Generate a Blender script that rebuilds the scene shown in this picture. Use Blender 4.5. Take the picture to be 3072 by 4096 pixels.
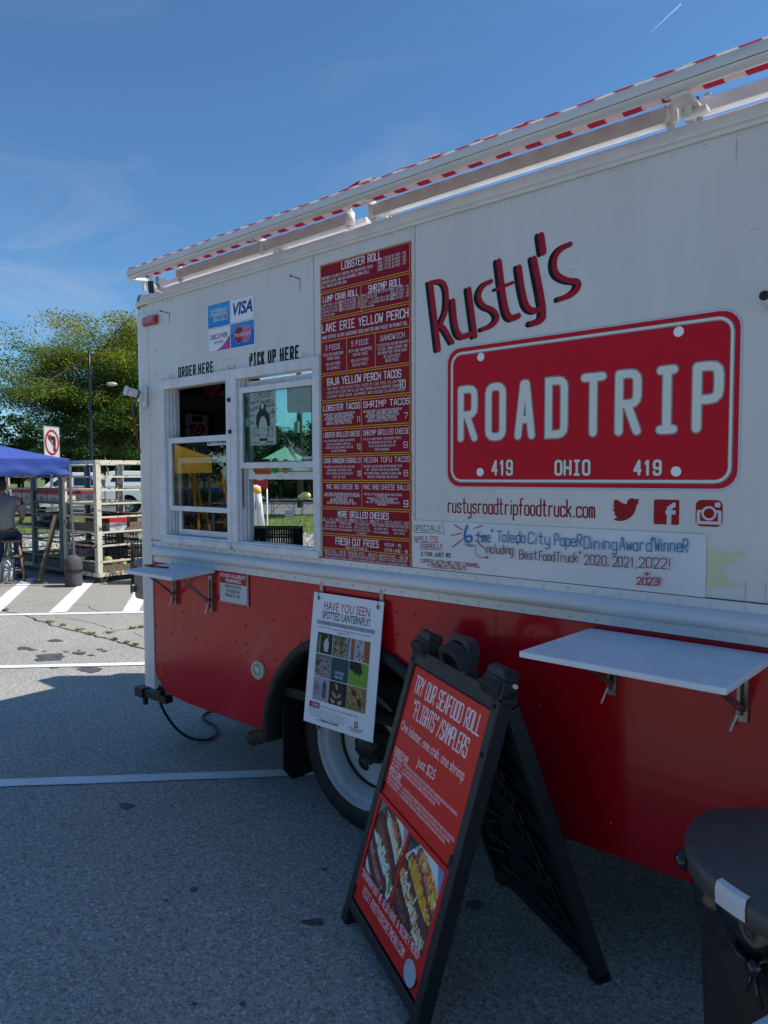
import bpy, bmesh, math, random
from mathutils import Vector, Matrix, Euler
random.seed(7)
for o in list(bpy.data.objects): bpy.data.objects.remove(o)
sc = bpy.context.scene
C = sc.collection
# ---------------------------------------------------------------- camera
HC = 1.75; D = 2.384; FPX = 2840.0
_dn = Vector((.0032, 1, .0523)).normalized()
_d1 = Vector((-3313, -138, FPX)); _d1 -= _dn*_d1.dot(_dn); _d1.normalize()
AX = -_d1; AZ = -_dn; AY = _dn.cross(AX)
if AY.z < 0: AY = -AY
RW = Matrix((AX, AY, AZ))                      # camera (x right, y down, z forward) -> world
CAM = Vector((0, 0, HC))
cd = bpy.data.cameras.new('camera'); cam = bpy.data.objects.new('camera', cd); C.objects.link(cam)
cd.sensor_fit = 'VERTICAL'; cd.sensor_height = 36.0; cd.lens = FPX/4096*36; cd.clip_start = .05; cd.clip_end = 6000
right = RW @ Vector((1, 0, 0)); up = RW @ Vector((0, -1, 0)); back = RW @ Vector((0, 0, -1))
cam.matrix_world = Matrix.Translation(CAM) @ Matrix((right, up, back)).transposed().to_4x4()
sc.camera = cam
# ---------------------------------------------------------------- light
SUNV = Vector((.60, .54, 1.0)).normalized()
elev = math.asin(SUNV.z); azim = math.atan2(SUNV.x, SUNV.y)
sd = bpy.data.lights.new('sun', 'SUN'); sun = bpy.data.objects.new('sun', sd); C.objects.link(sun)
sd.energy = 5.0; sd.angle = math.radians(.5); sd.color = (1, .95, .87)
sun.rotation_euler = SUNV.to_track_quat('Z', 'Y').to_euler()
W = bpy.data.worlds.new('World'); sc.world = W; W.use_nodes = True
nt = W.node_tree; nd = nt.nodes; lk = nt.links
for n in list(nd): nd.remove(n)
out = nd.new('ShaderNodeOutputWorld'); bg = nd.new('ShaderNodeBackground'); sky = nd.new('ShaderNodeTexSky')
sky.sky_type = 'NISHITA'; sky.sun_disc = False; sky.sun_elevation = elev; sky.sun_rotation = azim
sky.air_density = 1.0; sky.dust_density = .35; sky.ozone_density = 2.6; sky.altitude = 200
bg.inputs[1].default_value = .15
tc = nd.new('ShaderNodeTexCoord'); mp = nd.new('ShaderNodeMapping'); ns = nd.new('ShaderNodeTexNoise')
mp.inputs['Location'].default_value = (.35, .2, .15); mp.inputs['Rotation'].default_value = (0.15, 0.35, math.radians(35)); mp.inputs['Scale'].default_value = (1.1, 3.2, 9.0)
ns.inputs['Scale'].default_value = 1.5; ns.inputs['Detail'].default_value = 6; ns.inputs['Roughness'].default_value = .55; ns.inputs['Distortion'].default_value = .6
rp = nd.new('ShaderNodeValToRGB'); rp.color_ramp.elements[0].position = .52; rp.color_ramp.elements[1].position = .85
rp.color_ramp.elements[0].color = (0, 0, 0, 1); rp.color_ramp.elements[1].color = (.26, .26, .26, 1)
mx = nd.new('ShaderNodeMixRGB'); mx.inputs[2].default_value = (3.1, 3.5, 4.2, 1)
ti = nd.new('ShaderNodeMixRGB'); ti.blend_type = 'MULTIPLY'; ti.inputs[0].default_value = 1; ti.inputs[2].default_value = (.50, .74, .89, 1)
lk.new(tc.outputs['Generated'], mp.inputs[0]); lk.new(mp.outputs[0], ns.inputs[0]); lk.new(ns.outputs[0], rp.inputs[0])
sp_ = nd.new('ShaderNodeSeparateXYZ'); mr_ = nd.new('ShaderNodeMapRange'); mr_.inputs[1].default_value = .05; mr_.inputs[2].default_value = .45; mr_.inputs[3].default_value = 3.4; mr_.inputs[4].default_value = .45; mu_ = nd.new('ShaderNodeMath'); mu_.operation = 'MULTIPLY'
lk.new(tc.outputs['Generated'], sp_.inputs[0]); lk.new(sp_.outputs[2], mr_.inputs[0]); lk.new(mr_.outputs[0], mu_.inputs[1]); lk.new(rp.outputs[0], mu_.inputs[0]); lk.new(mu_.outputs[0], mx.inputs[0]); lk.new(sky.outputs[0], ti.inputs[1]); lk.new(ti.outputs[0], mx.inputs[1]); lk.new(mx.outputs[0], bg.inputs[0]); lk.new(bg.outputs[0], out.inputs[0])
sc.render.engine = 'CYCLES'
sc.view_settings.view_transform = 'Standard'; sc.view_settings.look = 'None'; sc.view_settings.exposure = 0.07
sc.view_settings.gamma = 1; sc.view_settings.use_curve_mapping = False
sc.render.resolution_x = 768; sc.render.resolution_y = 1024
sc.cycles.max_bounces = 8; sc.cycles.transparent_max_bounces = 24

# ---------------------------------------------------------------- geometry of the place, measured from the photograph
def ray(px, py): return RW @ Vector((px-1536, py-2048, FPX))
def T(px, py, y=D):                      # where a sight line meets the truck side (plane y) -> (x, z)
    r = ray(px, py); t = y/r.y; return (r.x*t, HC+r.z*t)
def G(px, py, z=0.0):                    # where a sight line meets a level plane
    r = ray(px, py); t = (z-HC)/r.z; return (r.x*t, r.y*t)
def B(px, depth, py=1900):               # a spot at a given depth along a column
    r = ray(px, py)/FPX*depth; return (r.x, r.y, HC+r.z)

# ---------------------------------------------------------------- materials
def lin(h):
    if isinstance(h, (tuple, list)): return tuple(h[:3])
    h = h.lstrip('#'); v = [int(h[i:i+2], 16)/255 for i in (0, 2, 4)]
    return tuple(c/12.92 if c <= .04045 else ((c+.055)/1.055)**2.4 for c in v)
MC = {}
def mat(name, col, rough=.5, metal=0, var=0.0, vscale=6, bump=0, bscale=60, spec=.5, coat=0, col2=None, rough2=None, emit=None, stretch=None, lo=.4, hi=.65):
    if name in MC: return MC[name]
    m = bpy.data.materials.new(name); m.use_nodes = True; t = m.node_tree; b = t.nodes['Principled BSDF']; MC[name] = m
    c = lin(col); b.inputs['Base Color'].default_value = (*c, 1); b.inputs['Roughness'].default_value = rough
    b.inputs['Metallic'].default_value = metal; b.inputs['Specular IOR Level'].default_value = spec; b.inputs['Coat Weight'].default_value = coat
    b.inputs['Coat Roughness'].default_value = .06
    co = t.nodes.new('ShaderNodeTexCoord'); src = co.outputs['Object']
    if stretch:
        mpn = t.nodes.new('ShaderNodeMapping'); mpn.inputs['Scale'].default_value = stretch; t.links.new(src, mpn.inputs[0]); src = mpn.outputs[0]
    if var or col2:
        n = t.nodes.new('ShaderNodeTexNoise'); n.inputs['Scale'].default_value = vscale; n.inputs['Detail'].default_value = 5; n.inputs['Roughness'].default_value = .6
        t.links.new(src, n.inputs[0]); r = t.nodes.new('ShaderNodeValToRGB'); r.color_ramp.elements[0].position = lo; r.color_ramp.elements[1].position = hi
        c2 = lin(col2) if col2 else tuple(x*(1-var) for x in c)
        r.color_ramp.elements[0].color = (*c, 1); r.color_ramp.elements[1].color = (*c2, 1)
        t.links.new(n.outputs[0], r.inputs[0]); t.links.new(r.outputs[0], b.inputs['Base Color'])
        if rough2 is not None:
            mr = t.nodes.new('ShaderNodeMapRange'); mr.inputs[1].default_value = lo; mr.inputs[2].default_value = hi
            mr.inputs[3].default_value = rough; mr.inputs[4].default_value = rough2
            t.links.new(n.outputs[0], mr.inputs[0]); t.links.new(mr.outputs[0], b.inputs['Roughness'])
    if bump:
        n2 = t.nodes.new('ShaderNodeTexNoise'); n2.inputs['Scale'].default_value = bscale; n2.inputs['Detail'].default_value = 4
        bp = t.nodes.new('ShaderNodeBump'); bp.inputs['Strength'].default_value = bump; bp.inputs['Distance'].default_value = .01
        t.links.new(src, n2.inputs[0]); t.links.new(n2.outputs[0], bp.inputs['Height']); t.links.new(bp.outputs[0], b.inputs['Normal'])
    if emit:
        b.inputs['Emission Color'].default_value = (*lin(col), 1); b.inputs['Emission Strength'].default_value = emit
    return m
def mat_attr(name, rough=.5, bump=0, coat=0, trans=0):
    m = bpy.data.materials.new(name); m.use_nodes = True; t = m.node_tree; b = t.nodes['Principled BSDF']; MC[name] = m
    a = t.nodes.new('ShaderNodeVertexColor'); a.layer_name = 'Col'; t.links.new(a.outputs[0], b.inputs['Base Color'])
    b.inputs['Roughness'].default_value = rough; b.inputs['Coat Weight'].default_value = coat
    if trans:
        d = t.nodes.new('ShaderNodeBsdfTranslucent'); mxs = t.nodes.new('ShaderNodeMixShader'); mxs.inputs[0].default_value = trans
        o = t.nodes['Material Output']; t.links.new(a.outputs[0], d.inputs[0]); t.links.new(b.outputs[0], mxs.inputs[1]); t.links.new(d.outputs[0], mxs.inputs[2]); t.links.new(mxs.outputs[0], o.inputs[0])
    return m
def mat_glass(name, tint, refl=1.0, alpha=0.0, rough=0.0):
    m = bpy.data.materials.new(name); m.use_nodes = True; t = m.node_tree; MC[name] = m
    for n in list(t.nodes): t.nodes.remove(n)
    o = t.nodes.new('ShaderNodeOutputMaterial'); tr = t.nodes.new('ShaderNodeBsdfTransparent'); tr.inputs[0].default_value = (*tint, 1)
    gl = t.nodes.new('ShaderNodeBsdfGlossy'); gl.inputs['Roughness'].default_value = rough; gl.inputs[0].default_value = (.95, 1, .97, 1)
    fr = t.nodes.new('ShaderNodeFresnel'); fr.inputs[0].default_value = 1.5; mu = t.nodes.new('ShaderNodeMath'); mu.operation = 'MULTIPLY'; mu.inputs[1].default_value = refl; mu.use_clamp = True
    mxs = t.nodes.new('ShaderNodeMixShader')
    t.links.new(fr.outputs[0], mu.inputs[0]); t.links.new(mu.outputs[0], mxs.inputs[0]); t.links.new(tr.outputs[0], mxs.inputs[1]); t.links.new(gl.outputs[0], mxs.inputs[2]); t.links.new(mxs.outputs[0], o.inputs[0])
    return m
M_PRINT = mat_attr('printed_vinyl', .42); M_PRINT.node_tree.nodes['Principled BSDF'].inputs['Specular IOR Level'].default_value = .25
M_MENU = mat_attr('menu_print', .5)
M_LEAF = mat_attr('leaves', .5, trans=.5)
M_BLADE = mat_attr('grass_blades', .6, trans=.2)

# ---------------------------------------------------------------- mesh builder
class MB:
    def __init__(s): s.v = []; s.f = []; s.c = []; s.smooth = []; s.cur = None; s.sm = False
    def add(s, vs, fs):
        k = len(s.v); s.v += [tuple(v) for v in vs]
        for f in fs: s.f.append([i+k for i in f]); s.c.append(s.cur); s.smooth.append(s.sm)
        return s
    def box(s, a, b, M=None):
        x0, y0, z0 = a; x1, y1, z1 = b
        vs = [(x, y, z) for z in (z0, z1) for y in (y0, y1) for x in (x0, x1)]
        if M is not None: vs = [tuple(M @ Vector(v)) for v in vs]
        return s.add(vs, [(0, 2, 3, 1), (4, 5, 7, 6), (0, 1, 5, 4), (2, 6, 7, 3), (0, 4, 6, 2), (1, 3, 7, 5)])
    def beam(s, p, q, w, h, upv=(0, 0, 1)):
        p = Vector(p); q = Vector(q); d = (q-p); L = d.length; d.normalize(); u = Vector(upv)
        if abs(d.dot(u)) > .98: u = Vector((0, 1, 0))
        x = d.cross(u).normalized(); z = x.cross(d).normalized()
        vs = [p+x*a*w/2+z*b*h/2+d*c for c in (0, L) for b in (-1, 1) for a in (-1, 1)]
        return s.add(vs, [(0, 1, 3, 2), (4, 6, 7, 5), (0, 4, 5, 1), (2, 3, 7, 6), (0, 2, 6, 4), (1, 5, 7, 3)])
    def tube(s, pts, r, n=10, caps=True, flat=1.0):
        pts = [Vector(p) for p in pts]; rs = r if isinstance(r, (list, tuple)) else [r]*len(pts)
        sm = s.sm; s.sm = True; vs = []; prev = None
        for i, p in enumerate(pts):
            t = (pts[min(i+1, len(pts)-1)]-pts[max(i-1, 0)]).normalized()
            if prev is None:
                a = Vector((0, 0, 1)) if abs(t.z) < .9 else Vector((1, 0, 0)); x = t.cross(a).normalized()
            else: x = (prev-t*prev.dot(t)).normalized()
            prev = x; y = t.cross(x)
            for k in range(n):
                a = 2*math.pi*k/n; vs.append(p+(x*math.cos(a)+y*math.sin(a)*flat)*rs[i])
        fs = []
        for i in range(len(pts)-1):
            for k in range(n): fs.append((i*n+k, i*n+(k+1) % n, (i+1)*n+(k+1) % n, (i+1)*n+k))
        s.add(vs, fs); s.sm = False
        if caps:
            k0 = len(s.v)-len(vs)
            s.f.append([k0+k for k in range(n)][::-1]); s.c.append(s.cur); s.smooth.append(False)
            s.f.append([k0+(len(pts)-1)*n+k for k in range(n)]); s.c.append(s.cur); s.smooth.append(False)
        s.sm = sm; return s
    def cyl(s, p, q, r, n=16, r2=None): return s.tube([p, q], [r, r2 if r2 is not None else r], n)
    def lathe(s, prof, n=32, M=None, smooth=True):       # profile of (r, h) about local z
        vs = []
        for (r, h) in prof:
            for k in range(n):
                a = 2*math.pi*k/n; v = Vector((r*math.cos(a), r*math.sin(a), h)); vs.append(tuple(M @ v) if M is not None else tuple(v))
        fs = [(i*n+k, i*n+(k+1) % n, (i+1)*n+(k+1) % n, (i+1)*n+k) for i in range(len(prof)-1) for k in range(n)]
        sm = s.sm; s.sm = smooth; s.add(vs, fs); s.sm = sm; return s
    def ell(s, c, r, n=12, m=8, M=None, jit=0):
        vs = []; fs = []
        for i in range(m+1):
            th = math.pi*i/m
            for k in range(n):
                a = 2*math.pi*k/n; j = 1+random.uniform(-jit, jit)
                v = Vector((r[0]*math.sin(th)*math.cos(a)*j, r[1]*math.sin(th)*math.sin(a)*j, r[2]*math.cos(th)*j))
                if M is not None: v = M @ v
                vs.append(v+Vector(c))
        for i in range(m):
            for k in range(n): fs.append((i*n+k, (i+1)*n+k, (i+1)*n+(k+1) % n, i*n+(k+1) % n))
        sm = s.sm; s.sm = True; s.add(vs, fs); s.sm = sm; return s
    def prism(s, poly, f, d):                            # poly of 2-D points; f maps (u,v,w) to 3-D; d = (w0, w1)
        n = len(poly); vs = [f(u, v, d[0]) for u, v in poly]+[f(u, v, d[1]) for u, v in poly]
        s.add(vs, [list(range(n))[::-1], [n+i for i in range(n)]]+[(i, (i+1) % n, n+(i+1) % n, n+i) for i in range(n)]); return s
    def build(s, name, m, parent=None, bevel=0, fix=True, kind=None, label=None):
        org = Vector((0, 0, 0))
        if parent is not None: org = Vector(parent.get('_o', (0, 0, 0)))
        me = bpy.data.meshes.new(name); me.from_pydata([tuple(Vector(v)-org) for v in s.v], [], s.f)
        if any(s.smooth): me.polygons.foreach_set('use_smooth', s.smooth)
        if any(c is not None for c in s.c):
            ca = me.color_attributes.new('Col', 'FLOAT_COLOR', 'CORNER'); buf = []
            for p, c in zip(me.polygons, s.c): buf += list((*lin(c or '#ffffff'), 1))*p.loop_total
            ca.data.foreach_set('color', buf)
        if fix:
            bm = bmesh.new(); bm.from_mesh(me); bmesh.ops.recalc_face_normals(bm, faces=bm.faces); bm.to_mesh(me); bm.free()
        if m: me.materials.append(m)
        o = bpy.data.objects.new(name, me); C.objects.link(o)
        o['_o'] = tuple(org)
        if parent is not None: o.parent = parent
        if bevel:
            b = o.modifiers.new('bevel', 'BEVEL'); b.width = bevel; b.segments = 2; b.limit_method = 'ANGLE'
        if kind: o['kind'] = kind
        if label: o['label'] = label
        return o
ALL = []
def thing(name, label, cat, loc=(0, 0, 0), group=None):
    o = bpy.data.objects.new(name, None); C.objects.link(o); o.location = loc; o['_o'] = tuple(loc); o.empty_display_size = .1
    o['label'] = label; o['category'] = cat
    if group: o['group'] = group
    ALL.append(o); return o
def tag(o, label, cat, group=None):
    o['label'] = label; o['category'] = cat
    if group: o['group'] = group
    ALL.append(o); return o
def struct(o): o['kind'] = 'structure'; return o
def stuff(o, label=None, cat=None):
    o['kind'] = 'stuff'
    if label: o['label'] = label
    if cat: o['category'] = cat
    return o
def kids(o): return [x for x in bpy.data.objects if x.parent == o]
def copy_tree(o, parent=None, label=None, loc=None, rz=None):
    c = o.copy(); C.objects.link(c)
    if parent is not None: c.parent = parent
    for ch in kids(o): copy_tree(ch, c)
    if label: c['label'] = label
    if loc is not None: c.location = loc
    if rz is not None: c.rotation_euler.z = rz
    return c

# ---------------------------------------------------------------- lettering (stroke alphabet and outline text)
GL = {
'A': '0,0 1.6,8 2.4,8 4,0|.7,2.5 3.3,2.5', 'B': '0,4.2 3.6,4.2* 3.6,8* 0,8 0,0 4,0* 4,4.2* 0,4.2', 'C': '4,6 4,8* 0,8* 0,0* 4,0* 4,2', 'D': '0,0 0,8 4,8* 4,0* 0,0 z',
'E': '4,8 0,8 0,0 4,0|0,4.1 3.2,4.1', 'F': '4,8 0,8 0,0|0,4.1 3.2,4.1', 'G': '4,6 4,8* 0,8* 0,0* 4,0* 4,3.8 2.2,3.8', 'H': '0,0 0,8|4,0 4,8|0,4 4,4',
'I': '2,0 2,8|.6,0 3.4,0|.6,8 3.4,8', 'J': '4,8 4,0* 0,0* 0,2', 'K': '0,0 0,8|4,8 0,3.4|1.3,4.9 4,0', 'L': '0,8 0,0 4,0', 'M': '0,0 0,8 2,4 4,8 4,0', 'N': '0,0 0,8 4,0 4,8',
'O': '0,0* 0,8* 4,8* 4,0* z', 'P': '0,0 0,8 4,8* 4,3.7* 0,3.7', 'Q': '0,0* 0,8* 4,8* 4,0* z|2.4,2 4.4,-.6', 'R': '0,0 0,8 4,8* 4,3.8* 0,3.8|1.8,3.8 4,0',
'S': '4,6.2 4,8* 0,8* 0,4.3* 4,3.9* 4,0* 0,0* 0,1.8', 'T': '2,0 2,8|0,8 4,8', 'U': '0,8 0,0* 4,0* 4,8', 'V': '0,8 2,0 4,8', 'W': '0,8 .9,0 2,5 3.1,0 4,8', 'X': '0,0 4,8|0,8 4,0',
'Y': '0,8 2,4 4,8|2,4 2,0', 'Z': '0,8 4,8 0,0 4,0',
'0': '0,0* 0,8* 4,8* 4,0* z', '1': '1,6.6 2.2,8 2.2,0', '2': '0,6.3 0,8* 4,8* 4,4.5* 0,0 4,0', '3': '0,6.5 0,8* 4,8* 4,4.3* 1.5,4.3|2,4.3 4,4.3* 4,0* 0,0* 0,1.6', '4': '3,0 3,8 0,2.4 4,2.4',
'5': '4,8 0,8 0,4.8 4,5* 4,0* 0,0* 0,1.6', '6': '4,6.4 4,8* 0,8* 0,0* 4,0* 4,4.6* 2,4.6|2,4.6 0,4.6', '7': '0,8 4,8 1.4,0', '8': '0,4.2* 0,8* 4,8* 4,4.2* z|0,0* 0,4.2* 4,4.2* 4,0* z', '9': '0,1.6 0,0* 4,0* 4,8* 0,8* 0,3.6* 2,3.6|2,3.6 4,3.6',
'.': '1.9,0 2.1,0.3', ',': '2,.4 1.5,-1', '-': '1,4 3,4', '/': '.4,-.4 3.6,8.4', '$': '4,6 4,7.2* 0,7.2* 0,4.3* 4,3.8* 4,.8* 0,.8* 0,2|2,-.5 2,8.5', '(': '2.8,8.6 1.2,6* 1.2,2* 2.8,-.6', ')': '1.2,8.6 2.8,6* 2.8,2* 1.2,-.6',
"'": '2,8 1.8,6.4', '"': '1.4,8 1.2,6.4|2.8,8 2.6,6.4', '&': '4,0 .6,6* .6,8* 2.8,8* 2.8,6* 0,2.5* 0,0* 2.6,0* 4,3.4', '!': '2,8 2,2.2|1.9,0 2.1,.2', '?': '.4,6.4 .4,8* 3.8,8* 3.8,4.6* 2,3.6 2,2.4|1.9,0 2.1,.3', ':': '1.9,1.4 2.1,1.6|1.9,4.8 2.1,5', '+': '2,2 2,6|0,4 4,4', '_': '0,-1.2 4,-1.2',
'a': '3.8,5 3.8,0|3.8,5* .2,5* .2,0* 3.8,0', 'b': '0,8.4 0,0|0,0 3.8,0* 3.8,5* 0,5', 'c': '3.8,4 3.8,5* 0,5* 0,0* 3.8,0* 3.8,1', 'd': '4,8.4 4,0|4,0 .2,0* .2,5* 4,5', 'e': '0,2.6 3.8,2.6 3.8,5* 0,5* 0,0* 3.8,0* 3.8,.9',
'f': '3.6,8.4 1.4,8.4* 1.4,0|0,5 3,5', 'g': '3.8,5 .2,5* .2,0* 3.8,0|3.8,5 3.8,-2.8* .4,-2.8* .4,-2', 'h': '0,8.4 0,0|0,5 3.6,5* 3.6,0', 'i': '2,5 2,0|1.95,6.9 2.05,7.1', 'j': '2.4,5 2.4,-2.6* .6,-2.6|2.35,6.9 2.45,7.1', 'k': '0,8.4 0,0|3.4,5 0,2|1,3 3.6,0',
'l': '2,8.4 2,0', 'm': '0,0 0,5|0,5 2,5* 2,0|2,5 4,5* 4,0', 'n': '0,0 0,5|0,5 3.6,5* 3.6,0', 'o': '0,0* 0,5* 3.8,5* 3.8,0* z', 'p': '0,5 0,-2.8|0,0 3.8,0* 3.8,5* 0,5', 'r': '.6,0 .6,5|.6,4 .6,5* 3.4,5', 's': '3.6,4.2 3.6,5* .2,5* .2,2.8* 3.6,2.4* 3.6,0* .2,0* .2,.9',
't': '1.6,8 1.6,0* 3.4,0|.2,5.4 3.2,5.4', 'u': '0,5 0,0* 3.6,0|3.6,5 3.6,0', 'v': '0,5 1.9,0 3.8,5', 'w': '0,5 .9,0 2,4 3.1,0 4,5', 'x': '0,5 3.8,0|0,0 3.8,5', 'y': '0,5 0,0* 3.6,0|3.6,5 3.6,-2.8* .4,-2.8', 'q': '3.8,5 .2,5* .2,0* 3.8,0|3.8,5 3.8,-2.8', 'z': '0,5 3.6,5 0,0 3.6,0'}
def fillet(pts, fl, closed, rr):
    out = []; n = len(pts)
    for i, p in enumerate(pts):
        if not fl[i] or (not closed and i in (0, n-1)): out.append(p); continue
        a = pts[i-1]; b = pts[(i+1) % n]; P = Vector(p); A = Vector(a)-P; Bv = Vector(b)-P
        da = min(rr, A.length*.5); db = min(rr, Bv.length*.5)
        p0 = P+A.normalized()*da if A.length else P; p2 = P+Bv.normalized()*db if Bv.length else P
        for t in (0, .33, .67, 1): q = p0*(1-t)**2+P*2*t*(1-t)+p2*t*t; out.append((q.x, q.y))
    return out
def ribbon(pts, w, closed=False, cap=3):
    P = [Vector(p) for p in pts]; Q = [P[0]]
    for p in P[1:]:
        if (p-Q[-1]).length > 1e-6: Q.append(p)
    if closed and (Q[0]-Q[-1]).length < 1e-6: Q.pop()
    P = Q; n = len(P); ws = w if isinstance(w, (list, tuple)) else [w]*n
    if n < 2: return [], []
    L = []; R = []
    for i in range(n):
        a = P[i-1] if (i or closed) else None; b = P[(i+1) % n] if (i < n-1 or closed) else None
        d1 = (P[i]-a).normalized() if a is not None else None; d2 = (b-P[i]).normalized() if b is not None else None
        if d1 is None: d1 = d2
        if d2 is None: d2 = d1
        n1 = Vector((-d1.y, d1.x)); n2 = Vector((-d2.y, d2.x)); m = n1+n2
        if m.length < .3: m = n1
        m.normalize(); k = min(1/max(m.dot(n1), .3), 1.9); h = ws[min(i, len(ws)-1)]/2
        L.append(P[i]+m*h*k); R.append(P[i]-m*h*k)
    vs = [tuple(v) for v in L+R]; fs = [(i, n+i, n+(i+1) % n, (i+1) % n) for i in range(n if closed else n-1)]
    if not closed and cap:
        for e, s in ((0, -1), (n-1, 1)):
            d = (P[1]-P[0]).normalized() if e == 0 else (P[-1]-P[-2]).normalized(); nn = Vector((-d.y, d.x)); h = ws[min(e, len(ws)-1)]/2
            k = len(vs); ring = [e, n+e]
            arc = []
            for j in range(1, cap+1):
                a = math.pi*j/(cap+1); q = P[e]-nn*h*math.cos(a)+d*s*h*math.sin(a); arc.append(tuple(q))
            vs += arc; fs.append([e, n+e]+list(range(k, k+cap)))
    return vs, fs
_FC = {}
def outline(txt, shear=0, off=0, res=3):
    key = (txt, shear, off, res)
    if key in _FC: return _FC[key]
    cu = bpy.data.curves.new('t', 'FONT'); cu.body = txt; cu.shear = shear; cu.offset = off; cu.resolution_u = res; cu.fill_mode = 'FRONT'
    ob = bpy.data.objects.new('t', cu); me = bpy.data.meshes.new_from_object(ob)
    v = [(a.co.x, a.co.y) for a in me.vertices]; f = [list(p.vertices) for p in me.polygons]
    bpy.data.objects.remove(ob); bpy.data.curves.remove(cu); bpy.data.meshes.remove(me)
    _FC[key] = (v, f); return _FC[key]
class Art:                                              # flat print in layers a few hundredths of a millimetre apart
    def __init__(s, f, w0=.0008, step=.00002): s.f = f; s.m = MB(); s.w = w0; s.st = step
    def lay(s, vs, fs, col):
        s.w += s.st; s.m.cur = col; s.m.add([s.f(v[0], v[1], s.w) for v in vs], fs); return s
    def poly(s, pts, col): return s.lay(pts, [list(range(len(pts)))], col)
    def rect(s, x0, y0, x1, y1, col, r=0):
        if not r: return s.poly([(x0, y0), (x1, y0), (x1, y1), (x0, y1)], col)
        p = []
        for cx, cy, a0 in ((x1-r, y0+r, -90), (x1-r, y1-r, 0), (x0+r, y1-r, 90), (x0+r, y0+r, 180)):
            for k in range(6): a = math.radians(a0+18*k); p.append((cx+r*math.cos(a), cy+r*math.sin(a)))
        return s.poly(p, col)
    def frame(s, x0, y0, x1, y1, w, col, r=0):
        if not r: pts = [(x0, y0), (x1, y0), (x1, y1), (x0, y1)]
        else:
            pts = []
            for cx, cy, a0 in ((x1-r, y0+r, -90), (x1-r, y1-r, 0), (x0+r, y1-r, 90), (x0+r, y0+r, 180)):
                for k in range(6): a = math.radians(a0+18*k); pts.append((cx+r*math.cos(a), cy+r*math.sin(a)))
        v, f = ribbon(pts, w, True); return s.lay(v, f, col)
    def oval(s, x, y, rx, ry, col, n=20, jit=0, rot=0):
        ca, sa = math.cos(rot), math.sin(rot); p = []
        for k in range(n):
            a = 2*math.pi*k/n; j = 1+random.uniform(-jit, jit); u = rx*j*math.cos(a); v = ry*j*math.sin(a); p.append((x+u*ca-v*sa, y+u*sa+v*ca))
        return s.poly(p, col)
    def line(s, pts, w, col, closed=False, cap=3):
        v, f = ribbon(pts, w, closed, cap); return s.lay(v, f, col) if v else s
    def text(s, t, x0, x1, y, h, col, w, sp=1.7, cap=2, jit=0, slope=0, thick=None):
        NW = "ilj.,'!:"; cw = lambda c: 1.6 if c in NW else (2.4 if c == ' ' else 4)
        cnt = 0; n = len(t); tot = sum(cw(c) for c in t)+sp*(n-1); sx = (x1-x0)/tot; sy = h/8; u = 0; w0 = s.w
        for ch in t:
            if ch in NW: u -= 1.2
            if ch == ' ': u -= 1.6
            if ch in GL:
                cnt = 0
                jx = random.uniform(-jit, jit)*h; jy = random.uniform(-jit, jit)*h
                for q, st in enumerate(GL[ch].split('|')):
                    tk = st.split(); cl = tk[-1] == 'z'
                    if cl: tk = tk[:-1]
                    fl = [k.endswith('*') for k in tk]; pts = [tuple(float(c) for c in k.rstrip('*').split(',')) for k in tk]
                    pts = [(x0+(u+a)*sx+jx, y+b*sy+jy+slope*((u+a)*sx)) for a, b in pts]
                    if jit: pts = [(a+random.uniform(-jit, jit)*h*.5, b+random.uniform(-jit, jit)*h*.5) for a, b in pts]
                    if cl: runs = [(pts, fl)]
                    else:
                        runs = []; i0 = 0
                        for i in range(1, len(pts)):
                            if i == len(pts)-1 or not fl[i]: runs.append((pts[i0:i+1], fl[i0:i+1])); i0 = i
                    for e, (rp_, rf_) in enumerate(runs):
                        rp_ = fillet(rp_, rf_, cl, min(abs(sx)*1.7, sy*1.7)); v, f = ribbon(rp_, w, cl, cap)
                        cnt += 1
                        if v: s.w = w0+s.st*cnt; s.m.cur = col; s.m.add([s.f(a, b, s.w) for a, b in v], f)
            u += 4+sp-(1.2 if ch in NW else 0)
        s.w = w0+s.st*9; return s
    def type(s, t, x0, x1, y, h, col, shear=0, off=0, res=3, up=None):
        v, f = outline(t, shear, off, res)
        if not v: return s
        a0 = min(p[0] for p in v); a1 = max(p[0] for p in v); c = .682 if up is None else up
        return s.lay([(x0+(p[0]-a0)/(a1-a0)*(x1-x0), y+p[1]/c*h) for p in v], f, col)
    def build(s, name, parent, m=None, label=None): return s.m.build(name, m or M_PRINT, parent, fix=False, label=label)
# ================================================================= the food truck
XR, XF = -4.12, 2.4; YN, YFAR = D, D+2.34; ZB = .40; ZT = 2.795; ZROOF = 2.862
M_WHITE = mat('white_truck_paint', (.72, .70, .675), .30, var=.10, vscale=2.2, bump=.05, bscale=5, rough2=.46, coat=.15, stretch=(2.2, 2.2, .5), lo=.42, hi=.72)
M_RED = mat('red_truck_paint', (.52, .004, .014), .22, var=.12, vscale=2.2, bump=.14, bscale=2.6, coat=.18, spec=.3)
M_ALU = mat('white_painted_aluminium', (.74, .73, .72), .36, metal=.0, var=.12, vscale=9, bump=.05, bscale=30, coat=.2)
M_FRAME = mat('white_window_frame', (.78, .78, .80), .4, var=.16, vscale=11, bump=.03, bscale=40)
M_RAIL = mat('satin_white_rail', (.72, .72, .73), .3, metal=.05, var=.12, vscale=5, stretch=(.3, 3, 3))
M_BLACK = mat('black_plastic', (.013, .014, .016), .42, var=.35, vscale=14, bump=.15, bscale=140)
M_RUBBER = mat('black_rubber', (.011, .011, .012), .62, var=.4, vscale=10, bump=.2, bscale=90)
M_RUST = mat('rusty_pipe', (.07, .045, .03), .8, col2=(.02, .015, .012), vscale=25, bump=.4, bscale=90)
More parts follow.
